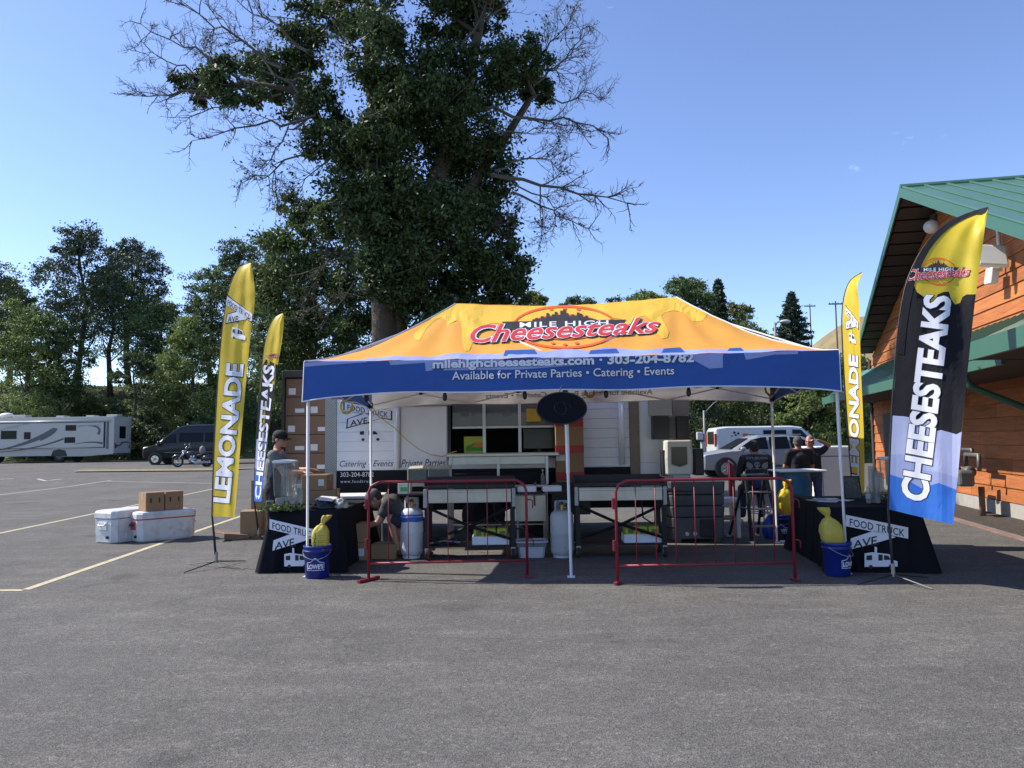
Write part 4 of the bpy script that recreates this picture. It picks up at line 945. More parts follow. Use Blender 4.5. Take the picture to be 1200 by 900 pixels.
# LEMONADE, left
Lp = [(249,605),(250,565),(251.5,520),(254,475),(257,430),(260.5,390),(265,357),(271,332),(280,315),(293,308)]; Rp = [(275,606),(278.5,565),(282,520),(286,475),(290,430),(294,390),(298,362),(298.5,342),(297,324),(294,309)]
r_, s_, cl = flag('yellow lemonade feather flag behind the white coolers, with black pole on metal feet', Lp, Rp, 10.05, -.22, (253, 665), 1.1)
ink(s_, cl, 'LEMONADE', quad((250,588), (265.5,425), (286.5,427), (269.5,590)), (INK_K, INK_W), (.07, .04), (.004, .007), split=True)
fta(s_, cl, quad((266,346), (297,356), (293,402), (262,396)), .004)
# CHEESESTEAKS, left, farther back
Lp = [(298,587),(299,553),(300.5,522),(302.5,491),(304.5,460),(307,432),(310,407),(315,386),(322,373),(331,367)]; Rp = [(306.5,588),(309.5,553),(313,522),(317,491),(321,460),(325,432),(329,408),(331.5,391),(332.5,379),(332,368)]
r_, s_, cl = flag('narrow yellow, black and blue feather flag behind the young man in the cap', Lp, Rp, 12.9, -.2, (303, 632), 2.3)
polyd('black_print', s_, cl, [(308,428),(312,421),(315,430),(319,437),(323,429),(326,428),(322,460),(318,490),(314,515),(308,520),(301,515),(303,480)], G_BLK, .003)
polyd('lavender_print', s_, cl, [(301,515),(305,513),(308,520),(314,516),(312,535),(310,552),(306,548),(299,550)], G_LAV, .004); polyd('blue_print', s_, cl, [(299,549),(304,548),(310,552),(306.8,589),(298,588)], G_BLU, .005)
ink(s_, cl, 'CHEESESTEAKS', quad((299,585), (309,427), (323,429), (305.5,586)), (INK_K, INK_W), (.06, .035), (.007, .009), split=True); logo(s_, cl, 322, 417, 19, .1, sq=1.4, offs=(.004, .006, .007, .009, .011), cuts=(0, 0))
# LEMONADE, right, half turned away
Lp = [(1000,574),(997,538),(994,500),(991.5,465),(989.5,432),(988,400),(987.5,372),(990,347),(997,329),(1011,319)]; Rp = [(1013,577),(1013,540),(1012,502),(1010.5,467),(1009,434),(1008,402),(1007.5,374),(1006.5,352),(1004.5,336),(1010,322)]
r_, s_, cl = flag('narrow yellow lemonade feather flag behind the right canopy corner', Lp, Rp, 11.4, -.5, (1003, 634), .7)
ink(s_, cl, 'LEMONADE', quad((996,560), (995,415), (1006,417), (1008,562)), (INK_K, INK_W), (.07, .04), (.004, .007), split=True); fta(s_, cl, quad((991,358), (1006,368), (1006,406), (991,400)), .004)
# CHEESESTEAKS, right, big
Lp = [(1042,597),(1043.5,545),(1046,490),(1049.5,435),(1054.5,380),(1064,330),(1082,292),(1104,267),(1130,252),(1158,243)]; Rp = [(1117,615),(1122,565),(1127,510),(1132,455),(1137.5,400),(1143,350),(1148,312),(1152,283),(1155,262),(1158,246)]
r_, s_, cl = flag('big yellow, black and blue feather flag in front of the lodge wall', Lp, Rp, 8.5, -.42, (1047, 682), .35, rip=.038, feet=4)
polyd('black_print', s_, cl, [(1057,352),(1061,338),(1066,333),(1071,334),(1074,342),(1073,380),(1071.5,420),(1073,446),(1079,450),(1085,436),(1090,405),(1093,355),(1099,345),(1106,342),(1112,342),(1114,350),(1119,357),(1125,355),(1128,348),(1133,345),(1144,345),(1138,400),(1132,455),(1127,506),(1121,509),(1103,504),(1094,506),(1091,494),(1075,491),(1060,488),(1046,487),(1049.5,435),(1053,390)], G_BLK, .003)
polyd('pale_lavender_print', s_, cl, [(1046,487),(1060,488),(1075,491),(1091,494),(1094,506),(1103,504),(1121,509),(1127,506),(1124,548),(1123,560),(1100,553),(1075,550),(1070,536),(1055,532),(1044,533)], G_LAV2, .004)
polyd('lavender_print', s_, cl, [(1044,533),(1055,532),(1070,536),(1075,550),(1100,553),(1123,560),(1121,574),(1100,566),(1080,572),(1062,562),(1043,556)], G_LAV, .005)
polyd('blue_print', s_, cl, [(1043,556),(1062,562),(1080,572),(1100,566),(1121,574),(1117.5,616),(1080,606),(1042,597.5)], G_BLU, .006)
edge = [plerp(Lp, i/24) for i in range(25)]; inn = []
for i in range(25):
    l, r2 = plerp(Lp, i/24), plerp(Rp, i/24); w_ = (.10 if i < 10 else .10+.0*(i-10)); k_ = min(1, max(w_, 7/max(1, math.dist(l, r2)))) ; inn.append((l[0]+(r2[0]-l[0])*k_, l[1]+(r2[1]-l[1])*k_))
for i in range(9, 24): decal('sleeve', poly_mesh([[edge[i], edge[i+1], inn[i+1], inn[i]]]), s_.lay(.008), G_BLK, cl, (0, 0))
ink(s_, cl, 'CHEESESTEAKS', quad((1055,583), (1083,344), (1115,348), (1088,590)), (INK_K, INK_W), (.062, .038), (.009, .012), spacing=.97, split=True)
logo(s_, cl, 1100, 318, 74, .03, sq=1.9, offs=(.004, .006, .008, .010, .012), cuts=(1/6, 1/6))

# ------------------------------------------------------------------ tables under printed black cloths
CLOTH = M('black_tablecloth', (0.0075, 0.008, 0.012), 0.9, var=.3, vscale=6, bump=.2, bscale=30, spec=.2)
def cloth_table(label, cx, cy, rz, w, l, flare, h=.75):
    root = thing('table', 'folding table under '+label, 'table', (cx, cy, 0), rz, 'folding tables of the stand')
    MB().bb(-w/2, w/2, -l/2, l/2, h-.05, h-.006).build('tabletop', WHITE_P, root, bevel=.01)
    for sx in (-1, 1):
        for sy in (-1, 1): MB().tube([(sx*(w/2-.06), sy*(l/2-.12), 0), (sx*(w/2-.06), sy*(l/2-.12), h-.05)], .014, 6).build('leg', ALU, root)
    cr_ = thing('tablecloth', label, 'tablecloth', (cx, cy, 0), rz)
    per = []
    n_ = 120; hw, hl_ = w/2+.006, l/2+.006
    P = []
    for i in range(n_):   # walk round the top edge
        f = i/n_*4; k_ = int(f); g_ = f-k_
        P.append([(-hw+2*hw*g_, -hl_), (hw, -hl_+2*hl_*g_), (hw-2*hw*g_, hl_), (-hw, hl_-2*hl_*g_)][k_])
    rings = []
    for j in range(9):
        t_ = j/8; ring = []
        for i, (x, y) in enumerate(P):
            fold = .012*math.sin(i*1.9)+.010*math.sin(i*.83+1); cor = 1.0 if min(abs(abs(x)-hw), 1)+min(abs(abs(y)-hl_), 1) < .12 else .45
            k_ = t_*(flare*cor+fold); nx = x/hw; ny = y/hl_; nx = math.copysign(abs(nx)**6, nx); ny = math.copysign(abs(ny)**6, ny)
            ring.append((x+nx*k_, y+ny*k_, h-t_*(h-.012)))
        rings.append(ring)
    q = MB(); q.loft(rings, cap=False); q.f.append(tuple(range(n_))); q.mi.append(0); q.build('cloth', CLOTH, cr_, smooth=False)
    o_ = cr_.children[0]; o_.data.polygons.foreach_set('use_smooth', [len(p.vertices) == 4 for p in o_.data.polygons])
    fx = wmat(cr_)
    # the front panel as a surface for the print
    s_ = Surf(lambda u, v: fx @ Vector(((-hw+2*hw*u)*(1+.12*(1-v)), -hl_-(1-v)*(flare*.5+.03)-.014, .012+v*(h-.012))))
    return root, cr_, s_, o_
r1, c1, s1_, o1_ = cloth_table('black printed cloth under the tall drink dispenser', -2.58, 10.55, R(-3), .84, 1.7, .13)
fta(s1_, o1_, quad((316,607), (374,606), (374,666), (316,667)), .004, outline=False)
r2, c2, s2_, o2_ = cloth_table('black printed cloth beside the big feather flag', 4.36, 10.0, R(-7), .98, 1.75, .14)
fta(s2_, o2_, quad((991,602), (1064,601), (1064,667), (991,668)), .004, outline=False)

# ------------------------------------------------------------------ buckets with sand bags
BUCK = M('blue_bucket_plastic', (0.009, 0.022, 0.19), 0.35, var=.08); SAND = M('yellow_sandbag', (0.60, 0.50, 0.09), 0.65, var=.2, vscale=8, bump=.8, bscale=16, trans=.2)
SANDB = M('bright_sandbag', (0.80, 0.58, 0.03), 0.6, var=.15, vscale=8, bump=.8, bscale=16, trans=.2)
def bucket(label, x, y, rz, r=.155, h=.38):
    b = thing('bucket', label, 'bucket', (x, y, 0.003), rz, 'blue weighted buckets')
    q = MB(); q.lathe([(r*.86, 0), (r*.9, .01), (r*.985, h*.8), (r*1.05, h*.81), (r*1.05, h*.84), (r, h*.85), (r, h*.9), (r*1.06, h*.91), (r*1.07, h*.985), (r*1.03, h), (r*.96, h*.97), (r*.94, h*.8), (r*.9, .03)], n=36, cap=True); q.build('pail', BUCK, b, smooth=True)
    MB().tube([(-r*1.06, 0, h*.86)]+[(-r*1.08*math.cos(a), -r*1.12*math.sin(a), h*.86-.10*math.sin(a)) for a in [k*math.pi/10 for k in range(1, 10)]]+[(r*1.06, 0, h*.86)], .004, 5).build('handle', ALU, b)
    fx = wmat(b); s_ = Surf(lambda u, v: fx @ Vector((r*(.9+.09*v)*math.sin((u-.5)*2.6), -r*(.9+.09*v)*math.cos((u-.5)*2.6), .01+v*(h*.8-.02))))
    def q(x, y): return (x, y)
    def lay(off): return lambda u, v: s_.lift(u, v, off)
    pail = b.children[0]
    decal('emblem_outline', poly_mesh([[(.22, .30), (.22, .62), (.36, .66), (.5, .84), (.64, .66), (.78, .62), (.78, .30)]]), lay(.003), INK_W, pail, (12, 12))
    decal('emblem_field', poly_mesh([[(.235, .325), (.235, .60), (.37, .64), (.5, .80), (.63, .64), (.765, .60), (.765, .325)]]), lay(.005), BUCK, pail, (12, 12))
    bm, _ = text_mesh("LOWE'S", .04); decal('lettering', bm, lay(.007), INK_W, pail, (14, 6), uv=box_uv(.255, .745, .37, .57))
    return b
def sandbag(label, x, y, z, w, h, lean, mat, neckdir, txt=None):
    s_ = thing('sandbag', label, 'sandbag', (x, y, z), 0, 'yellow sand bags in the buckets')
    q = MB(); rings = []
    prof = [(.0, .5), (.05, .62), (.2, .74), (.3, 1.0), (.48, 1.02), (.62, .94), (.70, .78), (.76, .5), (.80, .22), (.82, .19), (.86, .27), (.93, .44), (1.0, .52), (1.03, .48), (1.0, .2)]
    for f, rr in prof:
        ring = []
        for k in range(28):
            a = 2*math.pi*k/28; e = (1/(abs(math.cos(a))**4+abs(math.sin(a))**4)**.25*.97 if f < .65 else 1)+.07*noise.noise(Vector((math.cos(a)*2.5, math.sin(a)*2.5, f*7+x)))+.05*noise.noise(Vector((math.cos(a)*6, math.sin(a)*6, f*16+x)))+(.22*math.sin(a*5) if f > .72 else .02*math.sin(a*9+f*9))
            ring.append((w/2*rr*math.cos(a)*e+lean*f*h+(neckdir*max(0, f-.74)*1.6*h), .38*w*rr*math.sin(a)*e, f*h))
        rings.append(ring)
    q.loft(rings); bag = q.build('bag', mat, s_, smooth=True)
    MB().tube([(w*.13*math.cos(a*.5)+lean*.81*h+neckdir*.11*h, .1*w*math.sin(a*.5), .81*h) for a in range(13)], .006, 5).build('tie', mat, s_)
    if txt:
        fx = wmat(s_); sf = Surf(lambda u, v: fx @ Vector(((u-.5)*w*.9+lean*v*h, -.385*w*math.sqrt(max(.02, 1-((u-.5)*1.75)**2)), .1*h+v*.6*h)))
        bm, _ = text_mesh(txt, .02); decal('lettering', bm, lambda u, v: sf.lift(u, v, .006), INK_K, bag, (8, 8), uv=lambda x_, y_: (.30-.14*y_, .05+.8*x_))
        rows = [[(.45, .1+.1*i), (.82, .1+.1*i), (.82, .13+.1*i), (.45, .13+.1*i)] for i in range(7)]
        decal('small_print', poly_mesh(rows), lambda u, v: sf.lift(u, v, .006), M('print_olive', (.32, .27, .06), .6), bag, (8, 0))
    return s_
p = gp(368, 679); bucket('blue bucket at the left front canopy leg, with a printed sand bag in it', p.x, p.y+.15, R(4)); sandbag('yellow sand bag with printed lettering in the bucket by the left table', p.x+.045, p.y+.10, .26, .20, .46, .02, SAND, .35, 'SAND')
p = gp(986, 676); bucket('blue bucket at the right front canopy leg, with a leaning sand bag in it', p.x, p.y+.1, R(38)); sandbag('plain yellow tied sand bag leaning in the bucket by the right table', p.x-.03, p.y+.08, .26, .245, .50, -.12, SAND, -.2)
p = gp(921, 632); bucket('blue bucket behind the step ladder, with a bright sand bag in it', p.x-.05, p.y+.05, R(-20)); sandbag('bright yellow tied sand bag in the bucket between step ladder and blue barrel', p.x+.03, p.y+.05, .3, .24, .60, .0, SANDB, .2)
# ================================================================== FOOD TRAILER AND COOKING GEAR
TD = 12.6
def tx(px, py=500): return at(px, py, TD).x
def tz(py, px=600): return at(px, py, TD).z
TRW = M('trailer_white', (0.78, 0.79, 0.81), 0.4, var=.06, vscale=1.5, dirt=.18, dcol=(.33, .32, .30), dscale=1.2); TRB = M('trailer_black', (0.009, 0.009, 0.012), 0.6, var=.2, spec=.2)
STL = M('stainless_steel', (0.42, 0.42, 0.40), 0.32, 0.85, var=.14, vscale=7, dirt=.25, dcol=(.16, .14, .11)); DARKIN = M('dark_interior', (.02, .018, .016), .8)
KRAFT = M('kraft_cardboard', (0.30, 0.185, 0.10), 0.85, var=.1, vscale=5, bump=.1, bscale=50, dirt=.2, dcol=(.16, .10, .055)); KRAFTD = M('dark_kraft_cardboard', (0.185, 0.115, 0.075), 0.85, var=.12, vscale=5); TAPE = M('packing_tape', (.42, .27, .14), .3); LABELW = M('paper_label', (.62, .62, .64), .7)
def diamond_mat():
    m = bpy.data.materials.new('diamond_plate'); nt, N, L, P = nodes_of(m); tc = N.new('ShaderNodeTexCoord')
    ck = N.new('ShaderNodeTexVoronoi'); ck.inputs['Scale'].default_value = 32; ck.inputs['Randomness'].default_value = 0.0
    mp = N.new('ShaderNodeMapping'); mp.inputs['Rotation'].default_value = (0, R(45), 0); L.new(tc.outputs['Object'], mp.inputs['Vector']); L.new(mp.outputs['Vector'], ck.inputs['Vector'])
    r = N.new('ShaderNodeValToRGB'); r.color_ramp.elements[0].color = (.42, .42, .42, 1); r.color_ramp.elements[0].position = .3; r.color_ramp.elements[1].color = (.26, .26, .26, 1); r.color_ramp.elements[1].position = .5
    L.new(ck.outputs['Distance'], r.inputs['Fac']); L.new(r.outputs['Color'], P.inputs['Base Color']); P.inputs['Metallic'].default_value = .8; P.inputs['Roughness'].default_value = .35
    b = N.new('ShaderNodeBump'); b.inputs['Strength'].default_value = .6; L.new(ck.outputs['Distance'], b.inputs['Height']); b.invert = True; L.new(b.outputs['Normal'], P.inputs['Normal']); return m
DIA = diamond_mat()
trl = thing('food_trailer', 'white food trailer with serving window and black lower band behind the griddles', 'trailer', (-.07, TD, 0))
X0, X1, ZB, ZT, DP = tx(383), tx(807), .72, 2.86, 2.35
WX0, WX1, WZ0, WZ1 = tx(527), tx(653), tz(531, 590), tz(472, 590)
BZ = tz(551, 440)   # top of the black band
w = lambda: dict(parent=trl, world=True)
MB().bb(X0, X1, TD+.06, TD+.1, ZB, WZ0).bb(X0, X1, TD+.06, TD+.1, WZ1, ZT).bb(X0, WX0, TD+.06, TD+.1, WZ0+.001, WZ1-.001).bb(WX1, X1, TD+.06, TD+.1, WZ0+.001, WZ1-.001).build('wall_core', TRW, **w())
MB().bb(X0, X0+.04, TD+.1, TD+DP, ZB, ZT).build('side_wall', TRW, **w()); MB().bb(X1-.04, X1, TD+.1, TD+DP, ZB, ZT).build('side_wall', TRW, **w())
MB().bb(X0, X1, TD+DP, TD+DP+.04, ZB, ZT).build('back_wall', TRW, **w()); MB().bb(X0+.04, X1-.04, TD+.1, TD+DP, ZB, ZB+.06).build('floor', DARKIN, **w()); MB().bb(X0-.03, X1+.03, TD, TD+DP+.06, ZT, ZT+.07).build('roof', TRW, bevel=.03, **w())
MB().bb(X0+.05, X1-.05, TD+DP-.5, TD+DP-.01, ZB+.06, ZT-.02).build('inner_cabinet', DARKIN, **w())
# siding boards, each its own strip, split round the window
nst = 11; sh = (ZT-BZ)/nst; XD = tx(737)
for i in range(nst):
    za, zb = BZ+sh*i, BZ+sh*(i+1)
    segs = [(X0+.17, WX0-.03), (WX1+.03, XD)] if zb > WZ0-.03 and za < WZ1+.03 else [(X0+.17, XD)]
    for a, b_ in segs:
        q = MB(); pr = [(-.020, zb-.0005), (-.030, zb-.012), (-.030, za+.010), (-.022, za+.0005), (.055, za+.0005), (.055, zb-.0005)]
        q.loft([[(a, TD+y_, z_) for y_, z_ in pr], [(b_, TD+y_, z_) for y_, z_ in pr]]); q.build('siding_strip', TRW, **w())
MB().bb(X0+.17, XD, TD-.02, TD+.05, ZB, BZ-.006).build('black_band', TRB, **w())
MB().bb(X0-.02, X0+.165, TD-.035, TD+.05, ZB-.03, ZT-.002).build('corner_plate', DIA, **w())
RX0 = tx(749)
MB().bb(XD+.004, RX0-.004, TD-.05, TD+.05, ZB, ZT-.004).build('corner_post', M('tan_post', (.22, .17, .13), .6, var=.2, vscale=6), **w())
MB().bb(RX0, X1, TD-.02, TD+.05, 1.2, ZT-.004).build('end_panel', TRW, **w()); MB().bb(RX0, X1, TD-.02, TD+.05, ZB, 1.196).build('end_panel', TRW, **w())
MB().bb(tx(760), tx(787), TD-.06, TD-.022, tz(487, 775), tz(455, 775)).build('diamond_plate_panel', DIA, **w()); MB().bb(tx(788), X1, TD-.055, TD-.022, tz(487, 795), tz(455, 795)).build('tan_panel', M('tan_panel', (.25, .20, .17), .7, var=.15), **w())
for a, b_ in ((762, 781), (790, 804)): MB().bb(tx(a), tx(b_), TD-.22, TD-.062, tz(515, a), tz(488, a)).build('wall_speaker', BLK, bevel=.01, **w())
MB().bb(tx(781.5), tx(789.5), TD-.16, TD-.062, tz(514, 785), tz(489, 785)).build('speaker_bracket', DGREY, **w())
for px, ya, yb in ((466, 474, 549), (727.5, 468, 544)): MB().tube([(tx(px), TD-.085, tz(yb, px)), (tx(px), TD-.085, tz(ya, px))], .048, 10).build('awning_post', TRW, smooth=True, **w())
MB().bb(tx(470), tx(524), TD-.06, TD-.031, tz(549, 500), tz(476, 500)).build('hatch_door', TRW, bevel=.012, **w())
MB().bb(tx(470), tx(530), TD-.09, TD-.03, tz(475.5, 500), tz(474, 500)).build('hatch_hinge', ALU, **w())
# serving window: frame, mullions, panes
ALW = M('aluminium_frame', (.55, .55, .55), .4, .5)
for a, b_, c_, d_ in ((WX0-.03, WX0+.02, WZ0, WZ1), (WX1-.02, WX1+.03, WZ0, WZ1)): MB().bb(a, b_, TD-.05, TD+.06, c_, d_).build('window_frame', BLK, **w())
MB().bb(WX0-.03, WX1+.03, TD-.05, TD+.06, WZ1, WZ1+.05).build('window_frame', ALW, **w()); MB().bb(WX0-.03, WX1+.03, TD-.05, TD+.06, WZ0-.05, WZ0).build('window_frame', ALW, **w())
ZM = tz(500.5, 590); MX = [WX0+.02, tx(567.5), tx(609), WX1-.02]
for x in MX[1:3]: MB().bb(x-.025, x+.025, TD-.04, TD+.02, WZ0, WZ1).build('mullion', ALW, **w())
PANE = glass('window_pane', (.55, .58, .6), .6, .05)
for a, b_ in zip(MX[:-1], MX[1:]):
    MB().bb(a+.026, b_-.026, TD-.03, TD+.01, ZM-.016, ZM+.016).build('mullion', ALW, **w())
    MB().bb(a+.026, b_-.026, TD-.012, TD-.006, ZM+.016, WZ1).build('pane', PANE, **w())
for (a, c_) in ((540, 481), (590, 481)): MB().bb(tx(a), tx(a+9), TD-.02, TD-.014, tz(c_+6), tz(c_)).build('notice', M('grey_notice', (.12, .12, .12), .6), **w())
MB().bb(tx(617), tx(634), TD-.02, TD-.014, tz(494, 625), tz(479, 625)).build('notice', M('yellow_notice', (.45, .30, .02), .6), **w())
# lettering on the trailer side
ts = Surf(lambda u, v: Vector((X0+(X1-X0)*u, TD-.031, ZB+(ZT-ZB)*v)))
fta(ts, trl, quad((404, 470), (458, 469), (458, 517), (404, 518)), .003, cuts=(0, 0))
ink(ts, trl, 'Catering - Events', quad((398, 540), (461, 539.5), (461, 548.5), (398, 549)), (INK_N,), (.0,), (.003,), (0, 0), .35)
th_ = Surf(lambda u, v: Vector((X0+(X1-X0)*u, TD-.061, ZB+(ZT-ZB)*v)))
ink(th_, trl, 'Private Parties', quad((470, 538.5), (522, 537.5), (522, 546.5), (470, 547.5)), (INK_N,), (.0,), (.003,), (0, 0), .35)
ink(ts, trl, '303-204-8782', quad((399, 553.5), (438, 553), (438, 558.5), (399, 559)), (INK_W,), (.005,), (.003,), (0, 0), 0, 1.1); ink(ts, trl, 'www.foodtruck', quad((399, 562.5), (437, 562), (437, 565.5), (399, 566)), (INK_W,), (.0,), (.003,), (0, 0), 0, 1.3)
# running gear
RUB = M('black_rubber', (.02, .02, .02), .8, var=.2)
for x in (-.5, .45): wh = MB().wheel((x, TD+.25, .36), .36, .22, 'Y').build('wheel', RUB, smooth=False, **w()); MB().wheel((x, TD+.12, .36), .2, .06, 'Y').build('rim', TRB, wh, world=True)
MB().bb(X0+.2, X1-.2, TD+.3, TD+.4, .45, ZB).bb(X0+.2, X1-.2, TD+1.9, TD+2.0, .45, ZB).build('chassis_beam', TRB, **w())
for x in (X0+.4, X1-.5): MB().tube([(x, TD+.35, 0), (x, TD+.35, .5)], .04, 8).build('stabiliser_jack', TRB, **w())
# things seen in the window
def carton(label, c, d, rz=0, mat=None, group=None, name='cardboard_box', lab=None, tape=True, tex=None):
    """closed carton: sides and flaps, tape along the seam, optional white label on the front; c is the centre of its base"""
    o = thing(name, label, 'box', c, rz, group); q = MB(); x, y, z = d[0]/2, d[1]/2, d[2]; mt = mat or KRAFT
    q.box((0, 0, z/2-.003), (d[0], d[1], z-.006)); bd = q.build('carton', mt, o, bevel=.006)
    MB().bb(-x+.003, x-.003, -y+.003, -.003, z-.006, z).build('flap', mt, o); MB().bb(-x+.003, x-.003, .003, y-.003, z-.006, z).build('flap', mt, o)
    if tape: MB().bb(-x-.002, x+.002, -.03, .03, z-.001, z+.002).bb(-x-.002, -x+.001, -.03, .03, z*.6, z).bb(x-.001, x+.002, -.03, .03, z*.6, z).build('tape', TAPE, o)
    if lab: MB().bb(lab[0], lab[1], -y-.003, -y+.001, lab[2], lab[3]).build('paper_label', LABELW, o)
    return o
sb = carton('yellow and green printed box standing in the serving window', (tx(556), TD+.14, WZ0+.01), (.36, .16, .27), 0, M('yellow_green_box', (.42, .45, .05), .6), name='snack_box', tape=False)
MB().add([(-.15, -.083, .03), (.16, -.083, .03), (.16, -.083, .12), (.0, -.083, .17), (-.15, -.083, .1)], [(0, 1, 2, 3, 4)]).build('print', M('leaf_print', (.06, .28, .03), .6), sb); MB().add([(-.05, -.084, .1), (.16, -.084, .08), (.16, -.084, .15), (.05, -.084, .18)], [(0, 1, 2, 3)]).build('print', M('orange_print', (.6, .22, .03), .6), sb)
mo = thing('monitor', 'dark flat screen monitor behind the serving window', 'monitor', (tx(632), TD+.18, WZ0)); MB().bb(-.26, .26, -.02, .02, .06, .40).build('screen', M('screen_grey', (.03, .034, .035), .25), mo, bevel=.008); MB().bb(-.1, .1, -.08, .08, 0, .012).bb(-.03, .03, 0, .03, .012, .1).build('stand', BLK, mo)

# ------------------------------------------------------------------ open box body full of stacked cartons, left of the trailer
BT = thing('box_trailer', 'dark open-ended box trailer full of stacked cartons, left of the food trailer', 'trailer', (-3.55, 13.3, 0))
BX0, BX1, BY = at(331, 500, 13.25).x, X0-.06, 13.2
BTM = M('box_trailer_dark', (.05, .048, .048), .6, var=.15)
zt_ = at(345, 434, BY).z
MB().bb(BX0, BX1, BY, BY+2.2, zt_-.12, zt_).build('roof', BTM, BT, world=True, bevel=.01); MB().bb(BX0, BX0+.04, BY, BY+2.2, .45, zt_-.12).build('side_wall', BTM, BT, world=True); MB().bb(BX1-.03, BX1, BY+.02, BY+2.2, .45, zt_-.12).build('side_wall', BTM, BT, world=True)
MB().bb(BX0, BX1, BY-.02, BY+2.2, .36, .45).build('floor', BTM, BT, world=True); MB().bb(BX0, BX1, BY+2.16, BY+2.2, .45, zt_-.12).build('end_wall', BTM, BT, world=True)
for sx in (BX0+.1, BX1-.12): MB().wheel((sx, BY+1.2, .3), .3, .16).build('wheel', RUB, BT, world=True)
nr = 7; hh = (zt_-.12-.47)/nr; wd = (BX1-BX0-.09)/2
rowname = ['bottom', 'second', 'third', 'fourth', 'fifth', 'sixth', 'top']
for i in range(nr):
    for j in range(2):
        jit = rng.uniform(-.015, .015)
        l_ = (-.02, .14, .05, .12) if (i+j) % 2 else (-.14, -.02, .04, .15)
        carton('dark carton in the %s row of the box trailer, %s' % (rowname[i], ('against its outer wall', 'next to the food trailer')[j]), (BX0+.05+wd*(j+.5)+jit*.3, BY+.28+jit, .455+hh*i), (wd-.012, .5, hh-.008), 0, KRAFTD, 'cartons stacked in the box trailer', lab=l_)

# ------------------------------------------------------------------ loose cartons
def on_ground(px, py): return gp(px, py)
p = gp(285, 632); carton('open-topped large carton on the ground between the two left feather flags', (p.x+.08, p.y+.2, .002), (.34, .42, .46), R(12), group='loose cartons'); carton('tall carton stacked behind the left feather flags', (p.x+.1, p.y+.75, .002), (.36, .36, .95), R(4), group='loose cartons')
p = gp(281, 632); fl2 = thing('flattened_carton', 'crushed flattened carton on the asphalt by the left flag pole', 'box', (p.x-.05, p.y, .002), R(20)); MB().box((0, 0, .05), (.4, .3, .10), Matrix.Rotation(R(6), 3, 'Y')).build('carton', KRAFTD, fl2, bevel=.01); MB().slab((-.2, -.16, .11), (-.36, -.2, .15), (-.34, .1, .17), (-.2, .14, .11), .006).build('flap', KRAFT, fl2)
b1 = carton('kraft carton on the table under the hands of the young man', (at(372, 590, 10.75).x, 10.75, .757+.19), (.36, .3, .21), R(-4), lab=(.06, .14, .06, .15)); carton('wider kraft carton under another on the left table', (at(374, 598, 10.78).x+.03, 10.78, .757), (.46, .34, .188), R(2))
p = gp(412, 658); carton('kraft carton on the ground beneath the one the crouching man holds', (p.x, p.y+.22, .002), (.40, .36, .24), R(6), lab=(.02, .14, .06, .16)); carton('kraft carton held by the crouching man', (p.x-.02, p.y+.2, .245), (.38, .34, .25), R(10)); carton('small kraft carton beside the crouching man', (p.x+.42, p.y+.3, .002), (.34, .32, .2), R(-8))
# striped tall carton and broom in front of the trailer
st = thing('tall_carton', 'tall brown carton with red stripes leaning at the trailer wall', 'box', (at(668, 563, 12.25).x, 12.3, .42)); zc0, zc1 = at(668, 563, 12.2).z, at(668, 470, 12.2).z
MB().bb(-.22, .22, -.12, .12, .5, zc1-.42).build('carton', KRAFT, st, bevel=.006); MB().bb(-.3, .3, -.2, .2, 0, .5).build('support_crate', BLK, st)
RED = M('red_tape', (.36, .025, .03), .5, var=.1)
for pya, pyb in ((563, 553), (531, 522), (500, 490)): MB().bb(-.223, .223, -.123, .123, max(.5, at(668, pya, 12.18).z-.42), at(668, pyb, 12.18).z-.42).build('stripe', RED, st)
MB().bb(-.22, -.08, -.127, -.121, at(660, 540, 12.18).z-.42, at(660, 533, 12.18).z-.42).build('paper_label', LABELW, st)

# ------------------------------------------------------------------ steel prep table with overshelf below the window
pt = thing('prep_table', 'stainless steel prep table with overshelf below the serving window', 'table', (0, 12.15, 0)); PY = 12.0
def ax(px, py, D=PY): return at(px, py, D).x
def az(py, px=590, D=PY): return at(px, py, D).z
PXa, PXb = ax(526, 560), ax(642, 560); zs, zm, zw = az(531), az(562), az(568)
MB().bb(PXa-.03, ax(655, 532), PY-.05, PY+.4, zs-.05, zs).build('overshelf', STL, pt, world=True, bevel=.008); MB().bb(PXa, PXb, PY, PY+.5, zw-.05, zw).build('tabletop', STL, pt, world=True, bevel=.008)
MB().bb(PXa, PXb, PY+.05, PY+.07, zs-.17, zs-.05).build('back_rail', STL, pt, world=True)
for px in (528, 584, 641): MB().bb(ax(px, 550)-.02, ax(px, 550)+.02, PY-.02, PY+.02, zw, zs-.05).build('post', STL, pt, world=True)
for px in (528, 641):
    for dy in (0.03, .45): MB().tube([(ax(px, 600), PY+dy, .06), (ax(px, 600), PY+dy, zw-.05)], .02, 8).build('leg', STL, pt, world=True)
MB().bb(PXa, PXb, PY+.02, PY+.48, .28, .3).build('undershelf', STL, pt, world=True)
for a, b_ in ((531, 582), (587, 638)): MB().bb(ax(a, 555), ax(b_, 555), PY+.1, PY+.42, zw+.002, zw+.17).build('black_container', TRB, pt, world=True, bevel=.01)
sk = thing('steel_sink', 'grey steel sink basin with dangling tap hose right of the first griddle', 'sink', (ax(622, 600, 11.5), 11.5, 0)); xa, xb = ax(604, 590, 11.45)-sk.location.x, ax(640, 590, 11.45)-sk.location.x
MB().bb(xa, xb, -.05, .4, az(611, 620, 11.5), az(580, 620, 11.5)).build('basin', STL, sk, bevel=.01)
for x in (xa+.03, xb-.03): MB().tube([(x, .0, .03), (x, .0, az(611, 620, 11.5))], .018, 8).build('leg', STL, sk)
